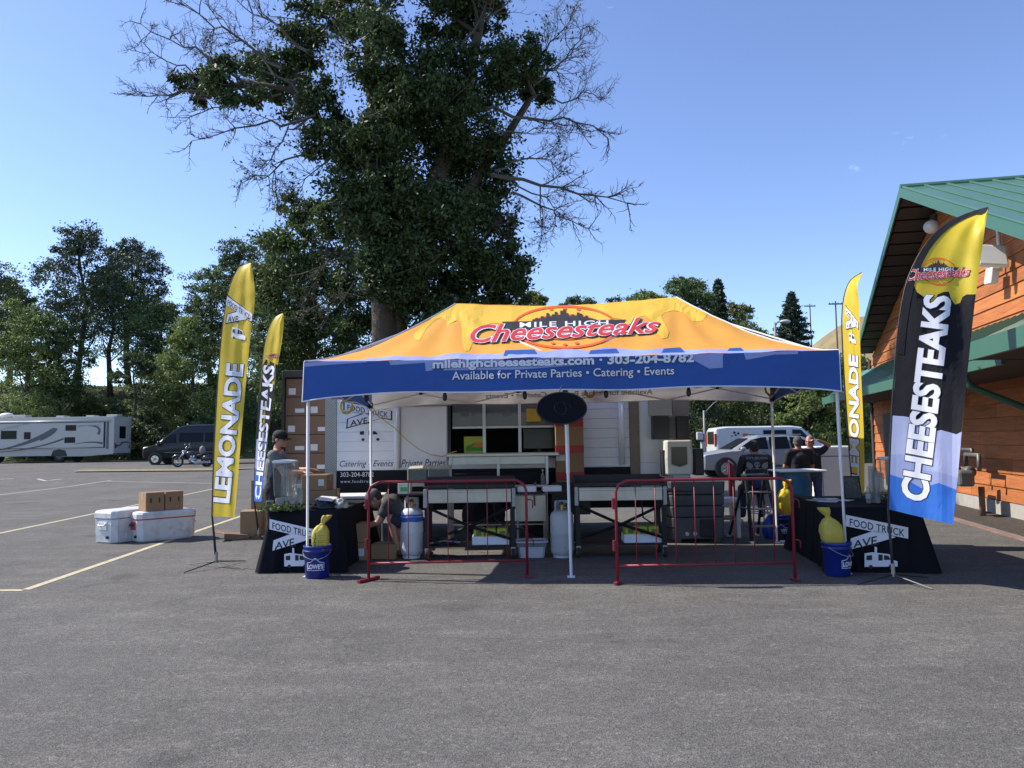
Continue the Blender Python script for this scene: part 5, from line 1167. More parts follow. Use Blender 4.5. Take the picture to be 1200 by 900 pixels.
MB().tube([(xb-.15, 0, az(580, 620, 11.5)), (xb-.15, 0, az(573, 620, 11.5)+.1), (xb-.18, -.08, az(573, 620, 11.5)+.08), (xb-.17, -.1, az(592, 620, 11.5))], .012, 6).build('tap', ALU, sk, smooth=True)
bo = thing('sauce_bottle', 'small clear bottle on the prep table under the overshelf', 'bottle', (ax(636, 560), PY-.01, zw)); MB().lathe([(.03, 0), (.034, .02), (.034, .12), (.02, .16), (.013, .18), (.012, .21)], n=14).build('body', glass('bottle_clear', (.8, .85, .8), .6), bo, smooth=True); MB().lathe([(.015, .205), (.015, .23)], n=12).build('cap', M('cap_yellow', (.6, .5, .1), .5), bo)
# glass guards standing on the trestle between table and griddle
gg = thing('glass_guard', 'pair of clear glass food guards with pale rims left of the prep table', 'food guard', (ax(500, 560, 11.6), 11.6, 0)); GL = glass('clear_acrylic', (.82, .88, .86), .72)
for a, b_ in ((478, 500), (502, 527)):
    xa, xb, za, zb = ax(a, 560, 11.6)-gg.location.x, ax(b_, 560, 11.6)-gg.location.x, az(566, 500, 11.6), az(549, 500, 11.6)
    MB().bb(xa, xb, -.004, .004, za, zb).build('pane', GL, gg); MB().slab((xa, 0, zb), (xb, 0, zb+.01), (xb, .3, zb+.04), (xa, .3, zb+.03), .008).build('top_pane', M('pale_rim', (.66, .6, .5), .4, trans=.3), gg)
    MB().tube([(xa, 0, za), (xa, 0, zb)], .008, 6).build('rim', M('pale_rim', (.66, .6, .5), .4), gg)
MB().bb(-.35, .38, -.05, .4, az(570, 500, 11.6), az(566, 500, 11.6)).build('tray', STL, gg, bevel=.005); 
for x in (-.3, .33): MB().tube([(x, .1, 0), (x, .1, az(570, 500, 11.6))], .02, 8).build('leg', ALU, gg)
wt = thing('white_table', 'white folding table behind the crouching man', 'table', (ax(416, 590, 11.6), 11.6, 0), R(4)); zz = az(579, 416, 11.6)-.02
MB().bb(-.42, .42, -.1, .6, zz-.045, zz).build('tabletop', WHITE_P, wt, bevel=.012)
for x in (-.36, .36):
    for y in (-.02, .5): MB().tube([(x, y, 0), (x*.97, y, zz-.045)], .014, 8).build('leg', ALU, wt)

# ------------------------------------------------------------------ griddles
FRAMEK = M('black_cart_frame', (.013, .013, .016), .5, var=.2, spec=.3); IRON = M('seasoned_iron', (.015, .014, .013), .55, var=.3)
def griddle(label, x, y, rz):
    g = thing('griddle', label, 'griddle', (x, y, 0), rz, 'flat-top griddles on carts'); W2, Dp = .62, .56
    MB().bb(-W2, W2, 0, Dp, .955, .985).bb(-W2, W2, Dp-.02, Dp, .985, 1.09).bb(-W2, -W2+.015, .1, Dp-.02, .985, 1.06).bb(W2-.015, W2, .1, Dp-.02, .985, 1.06).build('griddle_plate', IRON, g, bevel=.004)
    MB().bb(-W2+.06, W2-.06, -.02, .012, .76, .945).build('front_panel', STL, g, bevel=.008); MB().bb(-W2+.06, W2-.06, -.035, -.02, .90, .93).build('grease_rail', STL, g, bevel=.004)
    for s_ in (-1, 1):
        MB().bb(s_*W2-.05 if s_ > 0 else -W2-.0, W2 if s_ > 0 else -W2+.05, -.03, .05, .70, .95).build('end_bracket', M('bracket_grey', (.33, .34, .35), .45, .3), g, bevel=.006)
    for sx in (-1, 1):
        for y_ in (.03, Dp-.06): MB().bb(sx*(W2-.04)-.03, sx*(W2-.04)+.03, y_-.025, y_+.025, .13, .76).build('leg', FRAMEK, g)
        sh_ = MB(); sh_.bb(sx*(W2+.02) if sx > 0 else -W2-.36, W2+.36 if sx > 0 else -W2-.02, .04, Dp-.04, .86, .885); sh_.build('side_shelf', FRAMEK, g, bevel=.006)
        for y_ in (.03, Dp-.06): 
            wl_ = MB().wheel((sx*(W2-.04), y_, .075), .073, .045, n=20).build('wheel', RUB, g); MB().wheel((sx*(W2-.04)+sx*.0, y_-.0, .075), .045, .05, n=16).build('hub', ALU, wl_)
            MB().bb(sx*(W2-.04)-.03, sx*(W2-.04)+.03, y_-.028, y_+.028, .13, .16).build('caster_fork', ALU, wl_)
    MB().bb(-W2+.06, W2-.06, .04, Dp-.08, .16, .185).build('bottom_shelf', FRAMEK, g)
    for a, b_ in (((-W2+.05, .02, .70), (0, .02, .44)), ((W2-.05, .02, .70), (0, .02, .44)), ((-W2+.05, .02, .26), (0, .02, .44)), ((W2-.05, .02, .26), (0, .02, .44))): MB().tube([a, b_], .02, 4).build('cross_brace', FRAMEK, g)
    MB().tube([(W2-.3, .3, .76), (W2-.28, .32, .5), (W2-.1, .35, .38), (W2+.15, .3, .35)], .012, 6).build('gas_hose', RUB, g, smooth=True)
    return g
gA = griddle('black griddle cart behind the left barricade, beside the white and blue gas cylinder', at(551, 655, 10.45).x, 10.45, R(1)); gB = griddle('black griddle cart behind the right barricade, beside the grey hand-wash station', at(729, 655, 10.45).x, 10.45, R(-1.5))
for nm, x, y, z, d, lb in (('white', at(617, 572, 10.5).x, 10.62, .886, (.26, .2, .07), 'white takeaway box on the right side shelf of the left griddle'), ('white', at(647, 572, 10.5).x, 10.66, .886, (.26, .2, .07), 'white takeaway box on the left side shelf of the right griddle')):
    t_ = thing('takeaway_box', lb, 'box', (x, y, z), R(3)); MB().box((0, 0, d[2]/2), d).build('tray', LABELW, t_, bevel=.01); MB().box((0, 0, d[2]+.004), (d[0]*.98, d[1]*.98, .008)).build('lid', LABELW, t_, bevel=.003)
tb = carton('small white and green printed box on the left shelf by the white gas cylinder', (at(474, 583, 10.55).x, 10.6, .886), (.17, .12, .15), R(-6), M('pale_print_box', (.6, .6, .5), .6), name='small_box', tape=False); MB().bb(-.05, .05, -.063, -.059, .03, .09).build('print', M('green_print', (.08, .4, .1), .6), tb)
def snack_case(label, x, y, z):
    s_ = thing('snack_case', label, 'box', (x, y, z), 0, 'cases of yellow packets under the griddles'); q = MB(); q.bb(-.25, .25, -.16, -.15, 0, .11).bb(-.25, .25, .15, .16, 0, .11).bb(-.25, -.24, -.15, .15, 0, .11).bb(.24, .25, -.15, .15, 0, .11).bb(-.24, .24, -.15, .15, 0, .01).build('tray', M('case_white', (.62, .65, .72), .6), s_)
    for i in range(3): MB().box((-.158+.158*i, 0, .12), (.15, .27, .2)).build('packet', M('yellow_packet', (.40, .44, .03), .4, var=.35, vscale=14, bump=.4, bscale=20), s_, bevel=.03)
    for i in range(3): MB().box((-.158+.158*i, -.139, .15), (.07, .006, .06)).build('packet_print', M('packet_dark', (.12, .13, .03), .5), s_)
    MB().bb(-.25, .25, -.16, .16, .225, .23).build('film', glass('film', (.9, .9, .85), .85), s_)
snack_case('case of yellow packets on the bottom shelf of the left griddle', at(575, 640, 10.5).x, 10.68, .187); snack_case('case of yellow packets on the bottom shelf of the right griddle', at(754, 641, 10.5).x, 10.68, .187)
for px, lb in ((520, 'jumbled cable and tongs heap on the left griddle shelf'),):
    hp = thing('cable_heap', lb, 'cable', (at(px, 645, 10.5).x, 10.65, .187)); q = []
    for i in range(60): q.append((.16*math.sin(i*.55)+.02*math.sin(i*2.1), .12*math.cos(i*.43), .03+.025*math.sin(i*1.3)))
    MB().tube(q, .012, 6).build('cable', RUB, hp, smooth=True); MB().tube([(-.2, -.1, .02), (.0, -.12, .06), (.22, -.1, .03)], .012, 6).build('tongs', ALU, hp)
# gas cylinders
def propane(label, x, y, r, h, mat, band=None):
    p_ = thing('gas_cylinder', label, 'gas cylinder', (x, y, 0), 0, 'gas cylinders beside the griddles'); q = MB()
    q.lathe([(r*.75, .03), (r*.93, .06), (r, .11), (r, h*.42), (r*1.008, h*.425), (r*1.008, h*.445), (r, h*.45), (r, h*.72), (r*.92, h*.78), (r*.7, h*.82), (r*.3, h*.84)], n=36); b_ = q.build('body', mat, p_, smooth=True)
    MB().lathe([(r*.8, 0.002), (r*.8, .05), (r*.77, .05), (r*.77, .002)], n=30, cap=False).build('foot_ring', mat, p_, smooth=True)
    q = MB(); n_ = 26
    for i in range(n_):   # collar with hand openings
        a0, a1 = -2.2+4.4*i/n_+math.pi/2, -2.2+4.4*(i+1)/n_+math.pi/2
        hole = 5 <= i <= 8 or 17 <= i <= 20
        for za, zb in (((h*.8, h*.86), (h*.95, h)) if hole else ((h*.8, h),)):
            q.add([(r*.62*math.cos(a), r*.62*math.sin(a), z) for a, z in ((a0, za), (a1, za), (a1, zb), (a0, zb))]+[(r*.59*math.cos(a), r*.59*math.sin(a), z) for a, z in ((a0, za), (a1, za), (a1, zb), (a0, zb))], [(0,1,2,3),(7,6,5,4),(0,4,5,1),(2,6,7,3),(1,5,6,2),(0,3,7,4)])
    q.build('collar', mat, p_); MB().tube([(0, 0, h*.82), (0, 0, h*.93)], .022, 10).tube([(0, 0, h*.88), (.07, -.03, h*.88)], .014, 8).build('valve', M('brass', (.45, .3, .1), .35, .9), p_)
    MB().wheel((0, 0, h*.945), .03, .015, 'Y').build('hand_wheel', BLK, p_)
    if band:
        for za, zb, wv in band:
            q = MB(); m_ = 40; v_ = []
            for k in range(m_+1):
                a = -math.pi/2-1.5+3.0*k/m_; v_.append((r*1.006*math.cos(a), r*1.006*math.sin(a), za+wv*math.sin(k*.4))); v_.append((r*1.006*math.cos(a), r*1.006*math.sin(a), zb+wv*math.sin(k*.3+1)))
            q.add(v_, [(2*k, 2*k+2, 2*k+3, 2*k+1) for k in range(m_)]); q.build('printed_band', M('gas_blue', (.02, .12, .45), .5), b_)
    return p_
GW_ = M('gas_white', (.62, .64, .67), .35, var=.06, dirt=.25, dcol=(.3, .28, .26), dscale=4); GG_ = M('gas_grey', (.40, .42, .43), .45, var=.1, vscale=4, dirt=.6, dcol=(.14, .12, .10), dscale=5)
p = gp(481, 655.5); propane('white gas cylinder with blue printed band left of the first griddle', p.x, p.y+.15, .158, .82, GW_, ((.50, .565, .004), (.575, .60, .003)))
p = gp(660, 655); propane('weathered grey gas cylinder behind the front centre canopy leg', p.x, p.y+.16, .158, .76, GG_)
# grey tub
p = gp(625, 655); tu = thing('plastic_tub', 'pale grey plastic tub with rim on the asphalt between the griddles', 'tub', (p.x-.02, p.y+.2, .002)); q = MB()
def rr(w_, d_, z): return [(x, y, z) for x, y in ((-w_, -d_+.03), (-w_+.03, -d_), (w_-.03, -d_), (w_, -d_+.03), (w_, d_-.03), (w_-.03, d_), (-w_+.03, d_), (-w_, d_-.03))]
q.loft([rr(.17, .13, 0), rr(.195, .155, .2), rr(.225, .18, .205), rr(.228, .182, .225), rr(.2, .16, .228), rr(.18, .14, .19), rr(.16, .12, .02)]); q.build('tub', M('tub_grey', (.40, .43, .46), .45), tu, bevel=.004); MB().bb(-.2, .2, -.16, .16, .15, .2).build('contents', M('tub_dark', (.12, .13, .14), .6), tu)

# ------------------------------------------------------------------ hand-wash station
HG = M('grey_moulded_plastic', (.085, .09, .10), .55, var=.15, vscale=5, dirt=.3, dcol=(.2, .2, .2)); hs = thing('handwash_station', 'grey moulded hand-wash station with white towel dispenser behind the right barricade', 'hand-wash station', (at(813, 632, 12.1).x, 12.1, 0))
hx = .40
for i, (za, zb, k_) in enumerate(((.06, .38, 1.0), (.39, .55, 1.03), (.56, .72, 1.03), (.73, .93, 1.06))): 
    q = MB(); q.loft([rr(hx*k_*.98, .3*k_, za), rr(hx*k_, .31*k_, (za+zb)/2), rr(hx*k_*1.01, .315*k_, zb)]); q.build('body_tier', HG, hs, bevel=.012)
MB().bb(.02, .26, -.33, -.25, .08, .36).build('foot_recess', BLK, hs, bevel=.03); MB().lathe([(.19, .93), (.2, .95), (.17, .951), (.14, .90)], (-.1, -.05, 0), 24).build('basin', BLK, hs)
for x in (-.17, -.05): MB().wheel((x, -.32, .14), .03, .03, 'Y').build('drain_plug', LABELW, hs)
for x in (-.3, .3): MB().bb(x-.05, x+.05, -.25, .25, 0, .06).build('foot', HG, hs)
DW = M('dispenser_white', (.66, .64, .58), .4, var=.06); q = MB(); za, zb = at(797, 556, 12.1).z, at(797, 516, 12.1).z
MB().bb(-.28, -.04, .02, .1, .93, za+.1).build('mount', LABELW, hs); MB().loft([rr(.21, .1, za), rr(.215, .12, (za+zb)/2), rr(.205, .11, zb)]).build('towel_dispenser', DW, hs, bevel=.02).location = (-.2, .05, 0)
MB().bb(-.33, -.08, -.085, -.07, za+.16, zb-.1).build('dispenser_window', M('smoky_plastic', (.05, .05, .04), .15), hs, bevel=.02); MB().prism([(-.33, za+.162), (-.2, za+.12), (-.08, za+.162)], -.084, -.07).build('dispenser_lip', M('smoky_plastic', (.05, .05, .04), .15), hs)
MB().bb(-.45, -.38, .0, .2, za-.02, zb-.15).build('side_bracket', BLK, hs, bevel=.01); MB().bb(.06, .2, .0, .3, za-.02, zb-.13).build('soap_unit', BLK, hs, bevel=.02); MB().tube([(-.42, .1, za-.05), (-.4, .1, za+.02)], .03, 8).build('tap', LABELW, hs)
wb = thing('white_cabinet', 'low white open cabinet beside the grey hand-wash station', 'cabinet', (at(851, 620, 12.5).x, 12.5, 0)); q = MB().bb(-.18, -.12, -.2, .2, 0, .62).bb(.12, .18, -.2, .2, 0, .62).build('side', WHITE_P, wb); MB().bb(-.12, .12, -.2, .2, .56, .62).build('top', WHITE_P, wb); MB().bb(-.12, .12, -.2, .2, .28, .32).build('shelf', M('tan_shelf', (.4, .28, .2), .7), wb)

# ------------------------------------------------------------------ red barricades
REDT = M('red_painted_steel', (.21, .013, .026), .45, var=.12, vscale=6, dirt=.25, dcol=(.16, .05, .04), dscale=8)
def barricade(label, A, B, nb, h=1.13, foot=True, group='red steel barricades', zb=.20):
    A, B = Vector((A.x, A.y, 0)), Vector((B.x, B.y, 0)); L_ = (B-A).length; mid = (A+B)/2
    r_ = thing('barricade', label, 'barricade', mid, math.atan2((B-A).y, (B-A).x), group); k = L_/2; c = .12
    fr = [(-k, 0, .03), (-k, 0, h-c), (-k+.03, 0, h-c*.4), (-k+c*.5, 0, h-.03), (-k+c, 0, h), (k-c, 0, h), (k-c*.5, 0, h-.03), (k-.03, 0, h-c*.4), (k, 0, h-c), (k, 0, .03)]
    MB().tube(fr, .017, 10).build('frame', REDT, r_, smooth=True); MB().tube([(-k, 0, zb), (k, 0, zb)], .014, 8).build('bottom_rail', REDT, r_, smooth=True)
    for i in range(1, nb+1): x = -k+L_*i/(nb+1); MB().tube([(x, 0, zb), (x, 0, h-.01)], .006, 6).build('upright', REDT, r_, smooth=True)
    for s_ in (-1, 1): ft = MB().box((s_*k, 0, .02), (.045, .34 if (s_ < 0 and 'white gas' in label) else .13, .03), Matrix.Rotation(R(-35 if s_ < 0 else 15), 3, 'Z')).build('foot', REDT, r_, bevel=.004)
    for z in (.42, .88): MB().bb(-k-.045, -k-.015, -.02, .02, z-.06, z+.06).build('hook_socket', REDT, r_, bevel=.006)
    MB().tube([(k, 0, .90), (k+.05, 0, .90), (k+.075, 0, .88), (k+.075, 0, .80)], .008, 6).build('hook', REDT, r_, smooth=True); MB().tube([(k, 0, .45), (k+.05, 0, .45), (k+.075, 0, .43), (k+.075, 0, .36)], .008, 6).build('hook', REDT, r_, smooth=True)
    return r_
barricade('red steel barricade in front of the griddle with the white gas cylinder', gp(432, 681), gp(618, 677), 7)
barricade('red steel barricade in front of the hand-wash station and step ladder', gp(724, 685), gp(932, 681), 8)
pa, pb_ = gp(862, 622), gp(864, 600); barricade('red steel barricade standing end-on behind the step ladder', pa+Vector((0, .0, 0)), pa+Vector((.45, 1.9, 0)), 7)
# step ladder
ld = thing('step_ladder', 'black folding step ladder beside the seated man', 'ladder', gp(890, 634), R(8)); zt_ = at(893, 556, gp(890, 634).y+.1).z; LK = M('ladder_black', (.02, .02, .022), .4, var=.1)
for s_ in (-1, 1):
    MB().slab((s_*.24-.02, -.28, 0), (s_*.24+.02, -.28, 0), (s_*.16+.02, .02, zt_), (s_*.16-.02, .02, zt_), .05).build('front_rail', LK, ld); MB().slab((s_*.24-.015, .55, 0), (s_*.24+.015, .55, 0), (s_*.16+.015, .1, zt_-.05), (s_*.16-.015, .1, zt_-.05), .035).build('rear_rail', LK, ld)
    MB().tube([(s_*.21, -.12, zt_*.5), (s_*.2, .3, zt_*.5)], .01, 6).build('spreader', ALU, ld)
    for y in (-.28, .55): MB().box((s_*.24, y+.02, .02), (.05, .07, .04)).build('foot', WHITE_P, ld, bevel=.008)
for i in range(3): f = (i+1)/4; MB().bb(-.24+.07*f, .24-.07*f, -.28+.3*f-.02, -.28+.3*f+.14, zt_*f-.02, zt_*f).build('step', M('grey_step', (.2, .2, .2), .5), ld, bevel=.006)
MB().bb(-.2, .2, -.04, .16, zt_-.03, zt_+.01).build('top_cap', LK, ld, bevel=.015); MB().tube([(-.16, .06, zt_), (-.15, .06, zt_+.08), (.15, .06, zt_+.08), (.16, .06, zt_)], .014, 8).build('hand_rail', LK, ld)
rng2 = random.Random(5)
tl = thing('blue_bag', 'blue tool bag leaning at the foot of the step ladder', 'bag', gp(912, 632)+Vector((0, .12, 0)), R(15)); q = MB(); q.loft([rr(.16, .09, 0), rr(.19, .11, .12), rr(.17, .09, .26), rr(.10, .04, .38)]); q.build('bag', M('blue_tarp', (.02, .06, .4), .4, var=.2, bump=.5, bscale=12), tl, bevel=.03); MB().tube([(-.1, 0, .36), (-.06, 0, .46), (.06, 0, .46), (.1, 0, .36)], .01, 6).build('strap', LABELW, tl)
# blue drum with white board on top
p = gp(939, 630); dm = thing('plastic_drum', 'blue plastic drum with white board on top beside the right table', 'drum', (p.x, p.y+.28, 0)); DH = 1.02
q = MB(); q.lathe([(.24, 0), (.265, .02), (.275, .1), (.275, .3), (.29, .33), (.29, .36), (.275, .39), (.275, .63), (.29, .66), (.29, .69), (.275, .72), (.272, .92), (.25, .98), (.262, 1.0), (.262, 1.02), (.2, 1.015)], n=40); q.build('barrel', M('drum_blue', (.015, .11, .21), .42, var=.12, dirt=.2, dcol=(.05, .12, .17)), dm, smooth=True)
wb2 = thing('white_board', 'white round-edged board lying on the blue drum', 'board', (p.x+.08, p.y+.3, DH)); MB().bb(-.38, .38, -.3, .3, .004, .034).build('panel', WHITE_P, wb2, bevel=.012); MB().bb(.33, .38, -.25, -.2, -.9, .0).build('prop_leg', WHITE_P, wb2)
# ------------------------------------------------------------------ things on the tables
GLS = glass('dispenser_glass', (.97, .98, .98), .92, .02)
def dispenser(label, x, y, z, r, h):
    d_ = thing('drink_dispenser', label, 'drink dispenser', (x, y, z)); MB().lathe([(r*.75, 0), (r*.8, .02), (r*.78, .12), (r*.72, .14)], n=26).build('base', glass('frosted_base', (.9, .92, .92), .6, .2), d_, smooth=True)
    MB().lathe([(r*.80, .14), (r*.84, .16), (r, h*.93), (r*1.0, h*.95), (r*.96, h*.94), (r*.80, .17)], n=30).build('jar', GLS, d_, smooth=True); MB().lathe([(r*1.04, h*.945), (r*1.05, h*.985), (r*.9, h), (r*.3, h*1.01)], n=30).build('lid', M('lid_white', (.62, .64, .66), .35), d_, smooth=True)
    MB().lathe([(r*.3, .16), (r*.3, h*.9)], n=14).build('ice_core', glass('frosted_core', (.95, .96, .96), .84, .2), d_, smooth=True); MB().tube([(-r*.85, -r*.3, .1), (-r*1.35, -r*.5, .1), (-r*1.4, -r*.5, .05)], .016, 8).build('spigot', ALU, d_, smooth=True)
    for k in range(4): a = k*math.pi/2+.4; MB().tube([(r*.86*math.cos(a), r*.86*math.sin(a), .17), (r*.99*math.cos(a), r*.99*math.sin(a), h*.92)], .006, 5).build('rib', glass('frosted_base', (.9, .92, .92), .6, .2), d_)
    return d_
dp = dispenser('tall clear drink dispenser with white lid and spigot on the left table', at(334, 590, 9.95).x, 9.95, .757, .155, .62)
for i, (px, dy, h_) in enumerate(((345, .12, .36), (350, -.02, .3), (341, -.1, .2))):
    c_ = thing('glass_jar', ('clear glass jar right behind the tall drink dispenser', 'clear glass jar beside the canopy leg on the left table', 'short clear glass jar in front of the tall drink dispenser')[i], 'jar', (at(px, 590, 9.9).x, 9.92+dy, .757)); MB().lathe([(.05, 0), (.055, .01), (.06, h_), (.055, h_), (.05, .02)], n=18).build('jar', GLS, c_, smooth=True); MB().lathe([(.045, .02), (.05, h_*.7)], n=14).build('ice', glass('frosted_core', (.95, .96, .96), .84, .2), c_, smooth=True)
iv = thing('ivy_plant', 'trailing ivy plant at the foot of the tall drink dispenser', 'plant', (at(330, 598, 9.72).x, 9.72, .757)); n_ = 420
C = np.stack([rng.normal(0, .13, n_), rng.normal(0, .05, n_)-.02, np.abs(rng.normal(.03, .03, n_))], 1); leaves('foliage', C, rng.uniform(.03, .06, n_), leaf_mat('ivy_leaf', (.10, .13, .04), .6, .2), iv, ratio=.8)
MB().tube([(-.2, 0, .01), (-.05, -.02, .03), (.1, 0, .02), (.2, -.02, .01)], .004, 5).build('stem', BARK, iv)
def heap(name, label, cat, c, d, mat, seed, amp=.35):
    q = MB(); q.sphere((0, 0, 0), 1, 36, 18); vs = []
    for x, y, z in q.v:
        f = 1+amp*noise.noise(Vector((x*1.6+seed, y*1.6, z*1.6)))+amp*.4*noise.noise(Vector((x*4+seed, y*4, z*4))); vs.append((x*f*d[0], y*f*d[1], max(0, (z*f*.8+.25))*d[2]))
    q.v = vs; r_ = thing(name, label, cat, c); q.build('fabric', mat, r_, smooth=True); return r_
hb = heap('black_bag', 'crumpled black bag lying on the left table behind the canopy leg', 'bag', (at(378, 597, 9.95).x+.02, 10.0, .757), (.20, .16, .10), M('black_bag_plastic', (.012, .012, .014), .3, bump=.5, bscale=12), 3); MB().slab((-.1, -.1, .12), (.12, -.12, .10), (.14, .06, .135), (-.06, .06, .15), .01).build('tag', LABELW, hb)
heap('white_cloth', 'crumpled black and white cloth hanging over the right edge of the left table', 'cloth', (at(398, 594, 9.95).x, 10.0, .757), (.09, .12, .11), M('check_cloth', (.3, .3, .3), .8, var=.9, vscale=16), 8, .6)
# right table
RTX, RTY, RTZ = 4.36, 10.0, .757
def rt(px, py, D=9.6): return at(px, py, D)
for i, (px, dy, h_) in enumerate(((1023, 0, .46), (1028, .03, .42), (1031.5, -.04, .38), (1026, -.06, .40))):
    c_ = thing('cup_stack', ('tallest stack of clear plastic cups on the right table', 'second tallest stack of clear plastic cups on the right table', 'shortest stack of clear plastic cups on the right table', 'middling stack of clear plastic cups on the right table')[i], 'cups', (rt(px, 590).x, 9.6+dy, RTZ), 0, 'stacks of clear cups'); q = MB(); pr = []
    for k in range(int(h_/.02)): pr += [(.034+.004*(k % 2), k*.02), (.041, k*.02+.012)]
    q.lathe(pr, n=16); q.build('cups', glass('cup_plastic', (.82, .84, .86), .55, .12), c_, smooth=True)
c_ = thing('water_bottle', 'small clear water bottle beside the cup stacks', 'bottle', (rt(1016, 590).x, 9.55, RTZ)); MB().lathe([(.03, 0), (.033, .01), (.033, .13), (.03, .15), (.015, .19), (.013, .2)], n=16).build('body', glass('bottle_clear', (.8, .85, .8), .6), c_, smooth=True); MB().lathe([(.015, .198), (.015, .215)], n=12).build('cap', LABELW, c_); MB().lathe([(.034, .06), (.034, .11)], n=16, cap=False).build('label_wrap', M('wrap_blue', (.3, .4, .5), .5), c_)
dispenser('narrow clear drink dispenser on the right table behind the big feather flag', rt(1041, 580, 9.75).x, 9.75, RTZ, .11, .56)
for i, (px, dy, rz) in enumerate(((968, .35, .3), (982, .2, -.5), (1000, .3, .8), (990, .5, 1.4))):
    c_ = thing('printed_sheet', ('printed sheet lying at the left edge of the right table', 'printed sheet lying behind the right canopy leg', 'printed sheet leaning towards the cup stacks', 'printed sheet at the back of the right table')[i], 'paper', (max(3.98, rt(px, 580).x), 9.7+dy, RTZ+.001+.003*i), rz, 'printed sheets on the right table'); MB().box((0, 0, .001), (.22, .3, .002)).build('sheet', LABELW, c_); MB().box((0, .05, .0026), (.17, .12, .0008)).build('print', M('print_teal', (.15, .25, .25), .6), c_)
fl3 = thing('flower_pot', 'small white flowers beside the narrow dispenser on the right table', 'plant', (rt(1036, 588, 9.5).x, 9.5, RTZ)); MB().lathe([(.03, 0), (.04, .06)], n=14).build('pot', BLK, fl3); n_ = 120; C = rng.normal(0, .035, (n_, 3))+np.array((0, 0, .1)); leaves('foliage', C, rng.uniform(.02, .04, n_), leaf_mat('ivy_leaf', (.1, .13, .04)), fl3); C = rng.normal(0, .04, (30, 3))+np.array((0, 0, .13)); leaves('petals', C, rng.uniform(.02, .03, 30), LABELW, fl3, ratio=.9)
sgn = thing('menu_stand', 'small framed menu stand on the right table behind the canopy leg', 'menu', (rt(1000, 575, 10.2).x, 10.2, RTZ)); MB().slab((-.12, 0, 0), (.12, 0, 0), (.12, .08, .3), (-.12, .08, .3), .012).build('frame', BLK, sgn); MB().slab((-.1, -.004, .02), (.1, -.004, .02), (.1, .073, .28), (-.1, .073, .28), .004).build('sheet', M('menu_print', (.1, .1, .09), .4, var=.8, vscale=20), sgn)
# white merchandiser box beyond the right table
p = at(976, 560, 16.5); fz = thing('white_chest', 'white chest with seamed lid beyond the blue drum', 'chest', (p.x, 16.5, 0), R(6)); zt_ = at(976, 523, 16.4).z; MB().bb(-.36, .62, 0, .8, .06, zt_-.22).build('body', WHITE_P, fz, bevel=.03); MB().bb(-.37, .63, -.01, .81, zt_-.21, zt_).build('lid', WHITE_P, fz, bevel=.04); MB().bb(-.34, .6, .04, .76, 0, .06).build('plinth', BLK, fz)
# ================================================================== VEHICLES, COOLERS
CARGL = M('tinted_car_glass', (.005, .006, .008), .2, var=.1, spec=.22); CHROME = M('chrome', (.6, .6, .6), .15, 1.0, var=.05); TAIL = M('tail_light_red', (.35, .015, .02), .25, var=.1); HEADL = M('head_light', (.5, .52, .55), .15)
def cring(x, zb, zs, zr, wb, ws, wr, rr_=.12):
    """car cross-section at station x: sill, shoulder, roof"""
    h = [(wb*.92, zb), (wb, zb+.12), (ws, (zb+zs)/2+.05), (ws, zs), (wr+rr_*.35, zr-rr_*.55), (wr-rr_*.5, zr-.012), (wr*.4, zr)]
    return [(x, -y, z) for y, z in h]+[(x, y, z) for y, z in reversed(h)]
def interp_st(st, x):
    for a, b in zip(st[:-1], st[1:]):
        if a[0] <= x <= b[0]:
            f = (x-a[0])/(b[0]-a[0]+1e-9); return [a[i]+(b[i]-a[i])*f for i in range(len(a))]
    return list(st[0] if x < st[0][0] else st[-1])
def side_y(st, x, z):
    _, zb, zs, zr, wb, ws, wr = interp_st(st, x)[:7]
    if z <= zs: return ws
    return ws+(wr+.04-ws)*min(1, (z-zs)/max(.05, zr-.07-zs))
